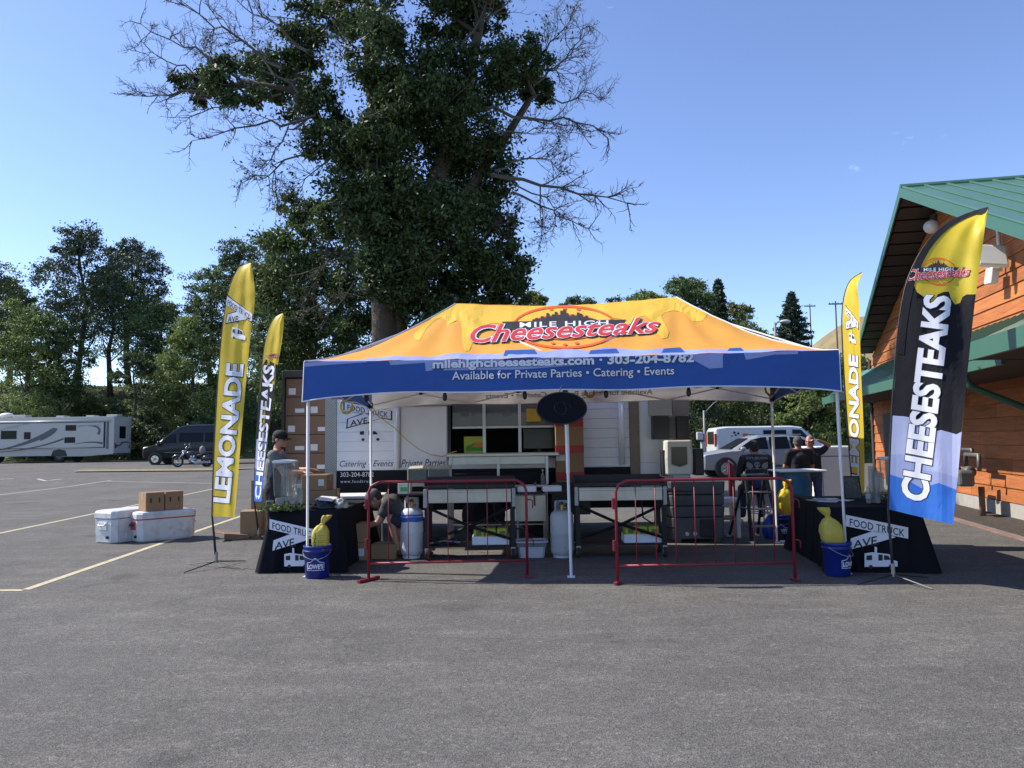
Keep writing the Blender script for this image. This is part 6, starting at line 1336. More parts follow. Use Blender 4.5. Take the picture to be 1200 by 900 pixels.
def car(name, label, cat, loc, rz, st, paint, wheels, wr, wins, group=None, sub=6, rim=None, trims=()):
    o = thing(name, label, cat, loc, rz, group); xs_ = []
    for a, b in zip(st[:-1], st[1:]): xs_ += [a[0]+(b[0]-a[0])*i/sub for i in range(sub)]
    xs_.append(st[-1][0]); rings = [cring(*interp_st(st, x)[:7]) for x in xs_]
    q = MB(); q.loft(rings); bd = q.build('body', paint, o, smooth=True); 
    m_ = bd.modifiers.new('es', 'EDGE_SPLIT'); m_.split_angle = R(38)
    for poly in wins:
        for s_ in (-1, 1):
            cen = (sum(p[0] for p in poly)/len(poly), sum(p[1] for p in poly)/len(poly)); bm = poly_mesh([poly])
            for k in range(1, 4):
                zc = min(p[1] for p in poly)+(max(p[1] for p in poly)-min(p[1] for p in poly))*k/4
                bmesh.ops.bisect_plane(bm, geom=bm.verts[:]+bm.edges[:]+bm.faces[:], plane_co=(0, zc, 0), plane_no=(0, 1, 0))
            q = MB(); bm.verts.ensure_lookup_table(); bm.verts.index_update()
            vs = [(v.co.x, s_*(side_y(st, v.co.x, v.co.y)+.035), v.co.y) for v in bm.verts]; fs = [[v.index for v in f.verts] for f in bm.faces]; bm.free()
            q.add(vs, fs); q.build('side_window', CARGL, o)
    for x in wheels:
        for s_ in (-1, 1):
            wy = interp_st(st, x)[5]; MB().wheel((x, s_*(wy-.05), wr+.02), wr*1.2, .14, 'Y').build('wheel_arch', BLK, o)
            w_ = MB().wheel((x, s_*(wy-.07), wr), wr, .22, 'Y').build('wheel', RUB, o); MB().wheel((x, s_*(wy+.035), wr), wr*.66, .03, 'Y', n=20).build('rim', rim or ALU, w_)
            MB().wheel((x, s_*(wy+.055), wr), wr*.18, .02, 'Y', n=12).build('hub', BLK, w_)
            for k in range(5): a = k*2*math.pi/5; MB().tube([(x, s_*(wy+.052), wr), (x+wr*.62*math.cos(a), s_*(wy+.052), wr+wr*.62*math.sin(a))], wr*.07, 4).build('spoke', CHROME, w_)
    return o
SILV = M('silver_car_paint', (.27, .29, .32), .38, .15, var=.02, coat=.3); VANW = M('white_van_paint', (.56, .57, .58), .3, var=.03, coat=.5); VANK = M('black_van_paint', (.006, .007, .010), .3, var=.05, coat=.2, spec=.35)
# silver SUV, nose to the left (-x)
D_ = 31.0; pc = at(886, 535, D_); st = [(-2.42,.45,.72,.76,.70,.74,.62),(-2.3,.32,.88,.92,.82,.86,.72),(-1.5,.28,1.0,1.06,.88,.93,.78),(-1.25,.26,1.03,1.09,.90,.94,.78),(-.55,.26,1.05,1.50,.90,.95,.66),(-.1,.26,1.06,1.64,.90,.95,.66),(.9,.26,1.08,1.66,.90,.95,.67),(1.6,.27,1.10,1.60,.90,.95,.66),(2.05,.30,1.10,1.42,.88,.92,.62),(2.32,.38,1.05,1.10,.84,.88,.72),(2.42,.45,.8,.84,.78,.82,.7)]
suv = car('parked_suv', 'silver sport utility car parked nose left in front of the white van', 'car', (pc.x, D_, 0), R(2), st, SILV, (-1.5, 1.38), .36, [[(-1.02,1.10),(-.44,1.46),(-.06,1.56),(.16,1.57),(.16,1.10)],[(.24,1.10),(.26,1.57),(1.0,1.58),(1.02,1.11)],[(1.1,1.12),(1.08,1.57),(1.5,1.52),(1.92,1.30),(1.86,1.14)]])
MB().sphere((-.86, -1.04, 1.12), (.12, .09, .085), 12, 8).build('wing_mirror', SILV, suv, smooth=True); MB().slab((-1.26, -.70, 1.12), (-1.26, .70, 1.12), (-.52, .60, 1.53), (-.52, -.60, 1.53), -.012).build('windscreen', CARGL, suv)
for x in (.0, 1.0): MB().box((x, -.975, .98), (.2, .03, .035)).build('door_handle', CHROME, suv, bevel=.008)
MB().bb(-1.0, 1.0, -.962, -.94, .42, .47).build('sill_trim', BLK, suv); MB().sphere((-2.2, -.72, .82), (.22, .12, .08)).build('headlight', HEADL, suv, smooth=True); MB().sphere((2.2, -.78, 1.0), (.18, .1, .08)).build('tail_light', TAIL, suv, smooth=True); MB().tube([(-.2, -.62, 1.66), (1.6, -.62, 1.66)], .02, 6).build('roof_rail', CHROME, suv)
# white van, nose to the right
D_ = 36.5; pc = at(902, 530, D_); st = [(-2.75,.5,1.1,1.90,.90,.93,.78),(-2.68,.42,1.15,2.02,.94,.97,.82),(-2.2,.36,1.18,2.08,.95,.99,.84),(.8,.36,1.18,2.08,.95,.99,.84),(1.25,.36,1.18,2.02,.95,.99,.80),(1.75,.36,1.18,1.62,.95,.98,.76),(2.1,.38,1.14,1.26,.94,.96,.80),(2.75,.42,.95,1.02,.9,.92,.76),(2.85,.5,.8,.86,.84,.86,.7)]
van = car('white_van', 'white passenger van with dark windows behind the silver car', 'van', (pc.x, D_, 0), R(-1), st, VANW, (-1.75, 1.75), .36, [[(-.55,1.25),(-.55,1.88),(.5,1.88),(.5,1.25)],[(.78,1.25),(.78,1.90),(1.2,1.88),(1.72,1.30)]])
for s_ in (-1, 1): MB().bb(-2.79, -2.70, s_*.86-.08, s_*.86+.08, 1.15, 1.75).build('tail_light', TAIL, van, bevel=.03)
MB().bb(-2.78, -2.72, -.6, .6, 1.25, 1.85).build('rear_window', CARGL, van, bevel=.03)
for k, (x, z) in enumerate(((-2.0, 1.62), (-1.88, 1.78), (-1.75, 1.55), (-1.7, 1.74), (-1.82, 1.66))): MB().sphere((x, -.93+.02, z), (.07, .03, .06), 8, 6).build('paw_print', BLK, van)
MB().bb(-1.5, -1.25, -.945, -.93, 1.6, 1.74).build('logo_patch', M('orange_logo', (.6, .15, .02), .5), van)
for k in range(4): MB().bb(-1.2+.14*k, -1.1+.14*k, -.945, -.93, 1.6, 1.69).build('logo_patch', BLK, van)
# black high-roof van on the left, nose to the left
pc = gp(190, 545, .3); D_ = 50.5; pc = at(226, 530, D_); zg = gz(pc.x, D_)
st = [(-2.9,.5,.85,.9,.85,.88,.72),(-2.75,.4,1.05,1.12,.93,.97,.8),(-2.1,.36,1.25,1.32,.97,1.0,.84),(-1.55,.36,1.3,1.75,.98,1.02,.8),(-1.0,.36,1.3,2.15,.98,1.02,.78),(-.5,.36,1.32,2.45,.98,1.02,.78),(.0,.36,1.32,2.55,.98,1.02,.80),(2.9,.36,1.32,2.56,.98,1.02,.80),(3.0,.45,1.3,2.45,.95,1.0,.76)]
bv = car('black_van', 'black high-roof van parked behind the motorcycle', 'van', (pc.x, D_, zg), R(1), st, VANK, (-2.0, 1.9), .36, [[(-1.75,1.38),(-1.15,1.9),(-.75,1.98),(-.72,1.38)],[(-.5,1.42),(-.5,2.02),(1.0,2.02),(1.0,1.42)],[(1.15,1.42),(1.15,2.02),(2.7,2.02),(2.7,1.42)]], rim=CHROME)
MB().sphere((-1.75, -1.12, 1.35), (.12, .1, .16)).build('wing_mirror', VANK, bv, smooth=True); MB().sphere((-2.62, -.85, 1.02), (.25, .12, .14)).build('headlight', HEADL, bv, smooth=True); MB().slab((-2.1, -.75, 1.36), (-2.1, .75, 1.36), (-.9, .62, 2.2), (-.9, -.62, 2.2), -.02).build('windscreen', CARGL, bv)
MB().bb(-1.4, 2.8, -1.045, -1.02, .75, .8).build('side_trim', M('trim_grey', (.12, .12, .13), .4), bv)
for x in (-.8, -.2): MB().sphere((x, -.4, 2.42 if x < -.5 else 2.57), (.06, .06, .05)).build('marker_light', HEADL, bv)
# motorcycle
D_ = 46.0; pc = at(228, 540, D_); zg = gz(pc.x, D_); mc = thing('motorcycle', 'chrome cruiser motorcycle parked in front of the black van', 'motorcycle', (pc.x, D_, zg), R(3)); MK = M('moto_black', (.012, .012, .014), .25, coat=.8)
for x, r_ in ((-.98, .34), (.72, .33)):
    tor = MB(); pts = [(x+(r_-.05)*math.cos(a*math.pi/16), 0, r_+(r_-.05)*math.sin(a*math.pi/16)) for a in range(33)]; tor.tube(pts, .055 if x < 0 else .075, 8, cap=False); tw = tor.build('wheel', RUB, mc, smooth=True)
    MB().tube([(x+(r_-.1)*math.cos(a*math.pi/16), -.0, r_+(r_-.1)*math.sin(a*math.pi/16)) for a in range(33)], .022, 6, cap=False).build('rim', CHROME, tw); MB().wheel((x, 0, r_), .07, .14, 'Y').build('hub', CHROME, tw)
    for k in range(10): a = k*math.pi/5; MB().tube([(x, .02*(-1)**k, r_), (x+(r_-.1)*math.cos(a), 0, r_+(r_-.1)*math.sin(a))], .006, 4).build('spoke', CHROME, tw)
    pf = [(x+(r_+.02)*math.cos(a), 0, r_+(r_+.02)*math.sin(a)) for a in [R(20+i*14) for i in range(10)]]; MB().tube(pf, .075 if x < 0 else .1, 6).build('fender', MK, mc, smooth=True)
for s_ in (-.09, .09): MB().tube([(-.98, s_, .34), (-.52, s_, 1.02)], .028, 8).build('fork', CHROME, mc, smooth=True)
MB().tube([(-.35, -.42, 1.12), (-.4, -.3, 1.2), (-.52, -.12, 1.08), (-.52, .12, 1.08), (-.4, .3, 1.2), (-.35, .42, 1.12)], .018, 8).build('handlebar', CHROME, mc, smooth=True); MB().sphere((-.66, 0, .92), (.1, .09, .09)).build('headlight', CHROME, mc, smooth=True)
for s_ in (-1, 1): MB().tube([(-.42, s_*.28, 1.18), (-.45, s_*.33, 1.32)], .008, 5).sphere((-.45, s_*.34, 1.35), (.05, .03, .04), 8, 6).build('mirror', CHROME, mc)
MB().sphere((-.2, 0, .80), (.34, .15, .15)).build('fuel_tank', MK, mc, smooth=True); MB().sphere((.28, 0, .68), (.34, .16, .08)).sphere((.62, 0, .76), (.2, .13, .07)).build('seat', BLK, mc, smooth=True)
MB().sphere((-.1, 0, .42), (.26, .14, .2)).build('engine', M('engine_metal', (.35, .34, .33), .3, .9, var=.3, vscale=12), mc, smooth=True)
for s_ in (-25, 25): q = MB(); a = R(s_); q.tube([(-.1, 0, .45), (-.1+.32*math.sin(a), 0, .45+.32*math.cos(a))], .08, 10); q.build('engine_cylinder', CHROME, mc)
for z in (.22, .30): MB().tube([(-.2, -.14, .42), (.1, -.2, z), (1.0, -.22, z+.03)], [.03, .035, .045], 8).build('exhaust', CHROME, mc, smooth=True)
MB().tube([(-.5, 0, .98), (-.4, 0, .6), (-.3, 0, .22), (.4, 0, .2), (.72, 0, .33)], .025, 6).build('frame', MK, mc); MB().sphere((.45, 0, .98), (.17, .2, .27)).build('luggage_bag', M('grey_luggage', (.2, .2, .2), .7), mc, smooth=True); MB().sphere((.8, -.25, .52), (.28, .1, .17)).build('saddlebag', MK, mc, smooth=True); MB().box((1.08, 0, .6), (.05, .12, .07)).build('tail_light', TAIL, mc); MB().tube([(.02, -.15, .2), (.1, -.34, .02)], .014, 5).build('kickstand', CHROME, mc)

# ------------------------------------------------------------------ motorhome
D_ = 56.0; rc = at(133, 530, D_); zg = gz(rc.x, D_); rv = thing('motorhome', 'white motorhome with dark swoosh graphics parked below the bank', 'motorhome', (rc.x, D_, zg), R(0)); RVW = M('motorhome_white', (.46, .45, .42), .35, var=.05, vscale=.7, coat=.3, dirt=.12, dcol=(.35, .33, .30)); RVG = M('motorhome_grey_print', (.10, .10, .11), .4); RVL = M('motorhome_pale_print', (.36, .35, .33), .4)
HT, BW = 3.3, 2.5
q = MB(); pr = [(-9.0, .48), (-9.0, HT-.5), (-8.75, HT-.12), (-8.5, HT), (-.06, HT), (0, HT-.06), (0, .62), (-.06, .56), (-2.0, .42), (-4.2, .42), (-4.2, .48)]
q.prism(pr, 0, BW); q.build('body', RVW, rv, bevel=.05)
# cab-over and cab
MB().prism([(-10.3, 2.0), (-10.45, 2.3), (-10.2, 2.8), (-9.6, HT-.1), (-9.002, HT-.02), (-9.002, 2.0)], .06, BW-.06).build('cab_over', RVW, rv, bevel=.06); MB().prism([(-11.1, .5), (-11.15, 1.1), (-10.35, 1.35), (-9.7, 1.998), (-9.004, 1.998), (-9.004, .5)], .15, BW-.15).build('cab', RVW, rv, bevel=.06)
MB().prism([(-10.2, 1.38), (-9.66, 1.92), (-9.2, 1.92), (-9.2, 1.38)], .13, .148).build('cab_window', CARGL, rv)
# slide-out section along the side, its seal showing as a dark joint
MB().bb(-8.6, -.62, -.02, -.002, 1.02, 2.92).build('slide_seal', BLK, rv); MB().bb(-8.55, -.72, -.09, -.021, 1.06, 2.88).build('slide_out', RVW, rv, bevel=.02)
MB().bb(-.52, -.40, -.06, 0, .95, 2.9).build('seal_strip', RVG, rv); MB().tube([(-8.8, -.1, 2.98), (-.3, -.1, 2.98)], .07, 10).build('awning_roll', RVW, rv, smooth=True)
for x, z, w_, h_ in ((-7.6, 2.05, 1.15, .62), (-6.25, 1.98, .48, .52), (-3.1, 2.5, .78, .42), (-3.15, 1.62, .78, .42)): wn_ = MB().bb(x-w_/2, x+w_/2, -.11, -.088, z-h_/2, z+h_/2).build('window', BLK, rv, bevel=.05); MB().bb(x-w_/2+.04, x+w_/2-.04, -.116, -.109, z-h_/2+.04, z+h_/2-.04).build('pane', CARGL, wn_)
def swoosh(P0, P1, P2, w0, w1, mat, y=-.094):
    n_ = 18; L_ = []; R_ = []
    for i in range(n_+1):
        t_ = i/n_; a = [(1-t_)**2*P0[k]+2*t_*(1-t_)*P1[k]+t_*t_*P2[k] for k in (0, 1)]; d_ = [2*(1-t_)*(P1[k]-P0[k])+2*t_*(P2[k]-P1[k]) for k in (0, 1)]; m_ = math.hypot(*d_); ww = (w0+(w1-w0)*t_)/2
        L_.append((a[0]-d_[1]/m_*ww, y, a[1]+d_[0]/m_*ww)); R_.append((a[0]+d_[1]/m_*ww, y, a[1]-d_[0]/m_*ww))
    q = MB(); q.add(L_+R_, [(i, i+1, n_+1+i+1, n_+1+i) for i in range(n_)]); q.build('graphic_stripe', mat, rv)
swoosh((-8.5, .95), (-6.3, 1.25), (-4.3, 2.35), .05, .40, RVG); swoosh((-4.2, 2.5), (-4.3, 2.1), (-5.3, 1.62), .32, .10, RVG, -.096); swoosh((-8.5, .8), (-5.6, .95), (-3.6, 1.72), .04, .14, RVG, -.095); swoosh((-2.8, 1.32), (-1.6, 1.55), (-.75, 1.35), .03, .16, RVG); swoosh((-2.6, 2.62), (-.6, 2.8), (-1.1, 2.0), .04, .22, RVG); swoosh((-2.7, 2.55), (-1.6, 2.75), (-.9, 2.65), .03, .10, RVL, -.095); swoosh((-7.9, 2.62), (-6.6, 2.75), (-5.6, 2.95), .03, .12, RVL); swoosh((-8.5, 2.3), (-7.7, 2.6), (-6.9, 2.6), .05, .12, RVL, -.095); swoosh((-6.0, 1.0), (-4.5, 1.0), (-.8, 1.12), .05, .08, RVL, -.095)
# rear wall
MB().bb(.002, .02, .78, 1.68, 1.7, 2.6).build('rear_window', CARGL, rv, bevel=.03)
for y in (.25, 2.25): MB().bb(.002, .03, y-.12, y+.12, 1.0, 1.2).build('tail_light', TAIL, rv)
def rsw(pts): q = MB(); q.add([(.008, y, z) for y, z in pts], [tuple(range(len(pts)))]); q.build('graphic_stripe', RVG, rv)
rsw([(.1, 1.38), (.6, 1.22), (1.2, 1.32), (1.2, 1.22), (.6, 1.08), (.1, 1.25)]); rsw([(.9, 1.4), (1.7, 1.5), (2.4, 1.42), (2.4, 1.34), (1.7, 1.38), (1.0, 1.3)])
for y in (1.95, 2.3): MB().tube([(.08, y, .9), (.08, y, HT+.1)], .02, 6).build('ladder_rail', ALU, rv)
for i in range(7): MB().tube([(.08, 1.95, 1.0+.32*i), (.08, 2.3, 1.0+.32*i)], .014, 5).build('ladder_rung', ALU, rv)
MB().bb(-.02, .12, .2, 2.3, .48, .62).build('bumper', DGREY, rv, bevel=.02)
for x, l_, h_ in ((-7.2, .9, .22), (-4.2, .6, .12), (-2.0, .6, .12), (-.4, .8, .16)): MB().box((x, .8, HT+h_/2), (l_, .8, h_)).build('roof_unit', RVW, rv, bevel=.05)
MB().sphere((-8.3, .7, HT+.18), (.5, .4, .22)).build('satellite_dome', WHITE_P, rv, smooth=True)
for x in (-3.95, -9.9):
    for y in (.16, BW-.16): w_ = MB().wheel((x, y, .4), .4, .3, 'Y').build('wheel', RUB, rv); MB().wheel((x, y-.14 if y < 1 else y+.14, .4), .2, .05, 'Y').build('rim', DGREY, w_)
MB().prism([(-4.55, .46), (-4.4, .86), (-3.95, .98), (-3.5, .86), (-3.35, .46)], -.012, .012).build('wheel_well', BLK, rv)

# ------------------------------------------------------------------ coolers and the cartons on them
CLW = M('cooler_white', (.66, .66, .66), .4, var=.12, vscale=3, dirt=.85, dcol=(.33, .31, .28), dscale=4, bump=.15, bscale=20); 
def cooler(label, loc, rz, L_, W_, H_, red=False):
    c = thing('cooler', label, 'cooler', loc, rz, 'big white coolers'); x, y = L_/2, W_/2
    def r8(k, z, e=.07): a, b_ = x*k, y*k; return [(-a, -b_+e, z), (-a+e, -b_, z), (a-e, -b_, z), (a, -b_+e, z), (a, b_-e, z), (a-e, b_, z), (-a+e, b_, z), (-a, b_-e, z)]
    MB().loft([r8(.91, .0), r8(.95, .02), r8(.985, H_*.72), r8(.985, H_*.735)]).build('tub', CLW, c, bevel=.02); MB().loft([r8(1.0, H_*.745), r8(1.01, H_*.78), r8(1.01, H_*.92), r8(.97, H_*.98), r8(.85, H_)]).build('lid', CLW, c, bevel=.02)
    if red: MB().loft([r8(1.003, H_*.737), r8(1.003, H_*.77)]).build('red_stripe', M('cooler_red', (.5, .04, .04), .5), c)
    for s_ in (-1, 1):
        h_ = MB().bb(s_*x*.985-.012, s_*x*.985+.012, -.10, .10, H_*.40, H_*.66).build('handle_plate', M('cooler_red', (.5, .04, .04), .5) if red else CLW, c, bevel=.008); MB().tube([(s_*(x+.0), -.07, H_*.6), (s_*(x+.035), -.07, H_*.55), (s_*(x+.035), .07, H_*.55), (s_*x, .07, H_*.6)], .012, 6).build('handle_grip', BLK if red else CLW, h_)
        MB().wheel((s_*x*.98, -.1, H_*.18), .025, .03, 'X', n=14).build('drain_plug', BLK, c)
    MB().bb(-.25, .35, -y*.99-.004, -y*.95, H_*.1, H_*.11).bb(-.25, -.24, -y*.99-.004, -y*.95, H_*.1, H_*.28).bb(.34, .35, -y*.99-.004, -y*.95, H_*.1, H_*.28).build('moulded_rib', CLW, c)
    for k in (-.3, 0, .3): MB().bb(k*L_-.03, k*L_+.03, y-.02, y+.012, H_*.70, H_*.8).build('hinge', CLW, c)
    return c
a_ = gp(132, 637); cooler('scuffed white cooler with end handle turned towards the red-striped cooler', (a_.x+.02, a_.y+.46, .002), R(66), .98, .52, .53)
b_ = gp(157, 636.5); cb_ = cooler('white cooler with red stripe and red handle, two cartons on its lid', (b_.x+.24, b_.y+.50, .002), R(46), .98, .47, .49, True)
m_ = wmat(cb_)
for i, (x, lb) in enumerate(((-.2, 'light brown carton on the red-striped cooler, next to the scuffed cooler'), (.12, 'brown carton on the red-striped cooler, on the side towards the lemonade flag'))):
    p = m_ @ Vector((x, -.01, .492)); cc = carton(lb, p, (.30, .32, .31), R(46), group='cartons on the cooler'); 
    for k in (-.07, .07): MB().bb(k-.012, k+.012, -.163, -.159, .14, .22).build('hand_hole', BLK, cc)
# ================================================================== PEOPLE
SKIN = M('skin', (.42, .22, .15), .5, var=.08, vscale=20, spec=.4); SKIN2 = M('skin_tanned', (.36, .18, .12), .5, var=.08, vscale=20)
HAIR = M('dark_hair', (.025, .016, .011), .6, var=.3, vscale=40, bump=.6, bscale=90); EYE = M('eye', (.03, .025, .02), .15)
def frame(f, u):
    f = Vector(f).normalized(); u = Vector(u); u = (u-f*u.dot(f)).normalized(); s = u.cross(f).normalized(); return f, s, u   # forward, left side, up
class Blob:
    """overlapping tapered capsules and ellipsoids, fused into one continuous skin"""
    def __init__(s): s.q = MB()
    def cap(s, a, ra, b, rb=None, n=14):
        rb = ra if rb is None else rb; a, b = Vector(a), Vector(b)
        s.q.tube([a, b], [ra, rb], n); s.q.sphere(a, ra, n, 8); s.q.sphere(b, rb, n, 8); return s
    def chain(s, pts, rs):
        for a, b, ra, rb in zip(pts[:-1], pts[1:], rs[:-1], rs[1:]): s.cap(a, ra, b, rb)
        return s
    def ell(s, c, r, fr=None):
        t = MB(); t.sphere((0, 0, 0), r, 18, 12); c = Vector(c)
        if fr: t.v = [tuple(c+fr[0]*p[0]+fr[1]*p[1]+fr[2]*p[2]) for p in t.v]
        else: t.v = [tuple(c+Vector(p)) for p in t.v]
        s.q.add(t.v, t.f); return s
    def build(s, name, mat, parent, vox=.010, it=5, wr=0.0, seed=0):
        me = s.q.mesh('tmp'); o = bpy.data.objects.new('tmp', me)
        m = o.modifiers.new('r', 'REMESH'); m.mode = 'VOXEL'; m.voxel_size = vox
        k = o.modifiers.new('s', 'SMOOTH'); k.factor = .5; k.iterations = it
        me2 = eval_mesh(o); bpy.data.objects.remove(o); bpy.data.meshes.remove(me)
        if wr:
            n_ = len(me2.vertices); co = np.empty(n_*3, np.float32); no = np.empty(n_*3, np.float32)
            me2.vertices.foreach_get('co', co); me2.vertices.foreach_get('normal', no); co = co.reshape(-1, 3); no = no.reshape(-1, 3)
            h = np.array([noise.noise((p[0]*9+seed, p[1]*9, p[2]*14))+.5*noise.noise((p[0]*22, p[1]*22+seed, p[2]*30)) for p in co.tolist()])
            me2.vertices.foreach_set('co', (co+no*(wr*h)[:, None]).astype(np.float32).ravel()); me2.update()
        me2.name = name; return link(name, me2, mat, parent, smooth=True)
def hand(B, w, f, n, thumb_side, curl=.5):
    """palm and five fingers at wrist w, pointing along f, palm facing n"""
    f, s, n_ = frame(f, n); w = Vector(w); s = s*thumb_side
    for k, (L_, off) in enumerate(((.068, 1.5), (.078, .5), (.072, -.5), (.056, -1.5))):
        b = w+f*(.085-.006*abs(off-.3))+s*off*.021; B.cap(w+f*.012+s*off*.012, .017, b, .0125); d = f.copy(); p = b
        for j, fr_ in enumerate((.45, .32, .23)):
            d = (d*math.cos(curl*(.6+.3*j))+n_*math.sin(curl*(.6+.3*j))).normalized(); p2 = p+d*L_*fr_*1.15; B.cap(p, .0105-.001*j, p2, .0098-.001*j, 8); p = p2
    p = w+f*.025+s*.026; d = (f*.55+s*.75+n_*.25).normalized(); B.cap(w+f*.012+s*.01, .018, p, .015); p2 = p+d*.04; B.cap(p, .0145, p2, .0115, 8); B.cap(p2, .0115, p2+(d*.5+f*.7+n_*.3).normalized()*.032, .0095, 8)
def person(label, loc, J, skin=SKIN, shirt=None, sleeve=.55, legs=None, short=False, shoe=None, hair=True, cap=None, apron=None, long_sleeve=False, sock=None, extra_beard=False):
    o = thing('person', label, 'person', loc); V = {k: Vector(v) for k, v in J.items() if not isinstance(v, (int, float))}
    f, s, u = frame(V['hd'], V['head']-V['neck'] if 'hu' not in V else V['hu']); hc = V['head']; sd = (V['shl']-V['shr']).normalized(); B = Blob()
    # head
    B.ell(hc+u*.03-f*.012, (.098, .078, .098), (f, s, u)).ell(hc-u*.035+f*.018, (.078, .066, .085), (f, s, u)).ell(hc-u*.085+f*.045, (.045, .045, .032), (f, s, u))
    B.cap(hc+f*.088+u*.01, .011, hc+f*.108-u*.022, .014).ell(hc+f*.085-u*.062, (.018, .028, .014), (f, s, u)).ell(hc+f*.078+u*.03, (.02, .055, .012), (f, s, u))
    for q_ in (-1, 1): B.ell(hc+s*.079*q_-f*.012-u*.012, (.022, .010, .033), (f, s, u)).ell(hc+s*.045*q_+f*.06-u*.03, (.025, .022, .025), (f, s, u))
    B.cap(hc-u*.06-f*.02, .058, V['neck'], .062)
    # torso, arms, legs
    ch, pv = V['chest'], V['pelvis']
    for q_ in (-1, 1): B.cap(ch+sd*.075*q_, .105, pv+sd*.07*q_, .105); B.cap(V['neck']-Vector((0, 0, .02)), .06, V['shl' if q_ > 0 else 'shr'], .06)
    for e in 'lr':
        B.chain([V['sh'+e], V['el'+e], V['wr'+e]], [.052, .042, .030]); hd_ = V['ha'+e]; hand(B, V['wr'+e], hd_, V.get('hn'+e, Vector((0, 0, -1))), 1 if e == 'r' else -1, J.get('curl', .45))
        B.chain([V['hip'+e], V['kn'+e], V['an'+e]], [.085, .058, .040]); B.cap(V['an'+e], .042, V['to'+e], .035)
    B.build('body', skin, o, .0085, 4)
    if shirt:
        T = Blob()
        for q_ in (-1, 1): T.cap(ch+sd*.08*q_, .122, pv+sd*.075*q_+(ch-pv)*.08, .122); T.cap(V['neck']-(V['head']-V['neck']).normalized()*.055, .07, V['shl' if q_ > 0 else 'shr'], .074)
        T.ell(ch, (.14, .14, .14))
        for e in 'lr':
            a, b = V['sh'+e], V['el'+e]
            if long_sleeve: T.chain([a, b, V['wr'+e]], [.078, .064, .050])
            else: T.cap(a, .074, a.lerp(b, sleeve), .062)
        T.build('shirt', shirt, o, .011, 5, .006, loc[0])
    if legs:
        T = Blob(); T.ell(pv, (.15, .15, .13))
        for e in 'lr':
            if short: T.chain([V['hip'+e], V['hip'+e].lerp(V['kn'+e], .8)], [.108, .088])
            else: T.chain([V['hip'+e], V['kn'+e], V['an'+e]], [.105, .078, .062])
        T.build('trousers' if not short else 'shorts', legs, o, .011, 5, .006, loc[0]+3)
    for e in 'lr':
        a, b = V['an'+e], V['to'+e]; T = Blob(); T.cap(a-Vector((0, 0, .01)), .052, b, .043).cap(a+Vector((0, 0, -.03))-(b-a)*.18, .045, b, .04).build('shoe', shoe or BLK, o, .009, 3)
        if sock: T = Blob(); T.cap(a, .048, a.lerp(V['kn'+e], .2), .05).build('sock', sock, o, .01, 2)
    for q_ in (-1, 1): MB().sphere(hc+s*.033*q_+f*.084+u*.008, .011, 10, 8).build('eye', EYE, o, smooth=True)
    if hair:
        T = Blob(); T.ell(hc+u*.03-f*.028, (.098, .086, .092), (f, s, u)).ell(hc-u*.03-f*.06, (.05, .07, .06), (f, s, u)); T.build('hair', HAIR, o, .009, 2, .006)
    if extra_beard: Blob().ell(hc-u*.098+f*.046, (.042, .044, .026), (f, s, u)).build('beard', M('short_beard', (.06, .035, .022), .8, var=.3, vscale=60), o, .007, 2, .003)
    if cap:
        T = Blob(); T.ell(hc+u*.062-f*.01, (.112, .094, .082), (f, s, u)); cp = T.build('cap', cap, o, .008, 3)
        q = MB(); top = []; n_ = 12
        for j in range(2):
            for i in range(n_+1):
                a = R(-75+150*i/n_); r1 = (.10, .185)[j]; top.append(hc+u*(.045-.012*j-.012*abs(math.sin(a)))+f*(r1*math.cos(a)-.005)+s*(.092*math.sin(a)*(1-.05*j)))
        q.add(top+[p-u*.008 for p in top], [(i, i+1, n_+2+i, n_+1+i) for i in range(n_)]+[(2*(n_+1)+i+1, 2*(n_+1)+i, 3*(n_+1)+i, 3*(n_+1)+i+1) for i in range(n_)]); 
        br_ = q.build('brim', cap, o, smooth=True); br_.parent = cp
    if apron:
        T = Blob(); d_ = V['hd']; d_ = Vector((d_.x, d_.y, 0)).normalized()
        for q_ in (-1, 1): T.cap(ch+sd*.07*q_+d_*.028-Vector((0, 0, .02)), .112, pv+sd*.085*q_+d_*.03, .122)
        for q_ in (-1, 1): T.cap(pv+sd*.09*q_+d_*.045, .112, pv+sd*.1*q_+d_*.06-Vector((0, 0, .22)), .108)
        for q_ in (-1, 1): T.cap(ch+sd*.09*q_+d_*.06+Vector((0, 0, .05)), .02, V['neck']+sd*.05*q_-d_*.02, .02)
        T.build('apron', apron, o, .011, 4, .005, 5)
    return o
GREYT = M('grey_tshirt', (.15, .155, .165), .85, var=.12, vscale=12); BLKT = M('black_tshirt', (.016, .016, .02), .85, var=.2, vscale=10); BLKC = M('black_cap', (.010, .010, .011), .85, var=.2); JEAN = M('blue_denim', (.03, .055, .12), .85, var=.2, vscale=20); APR = M('black_apron', (.012, .012, .014), .75, var=.25)
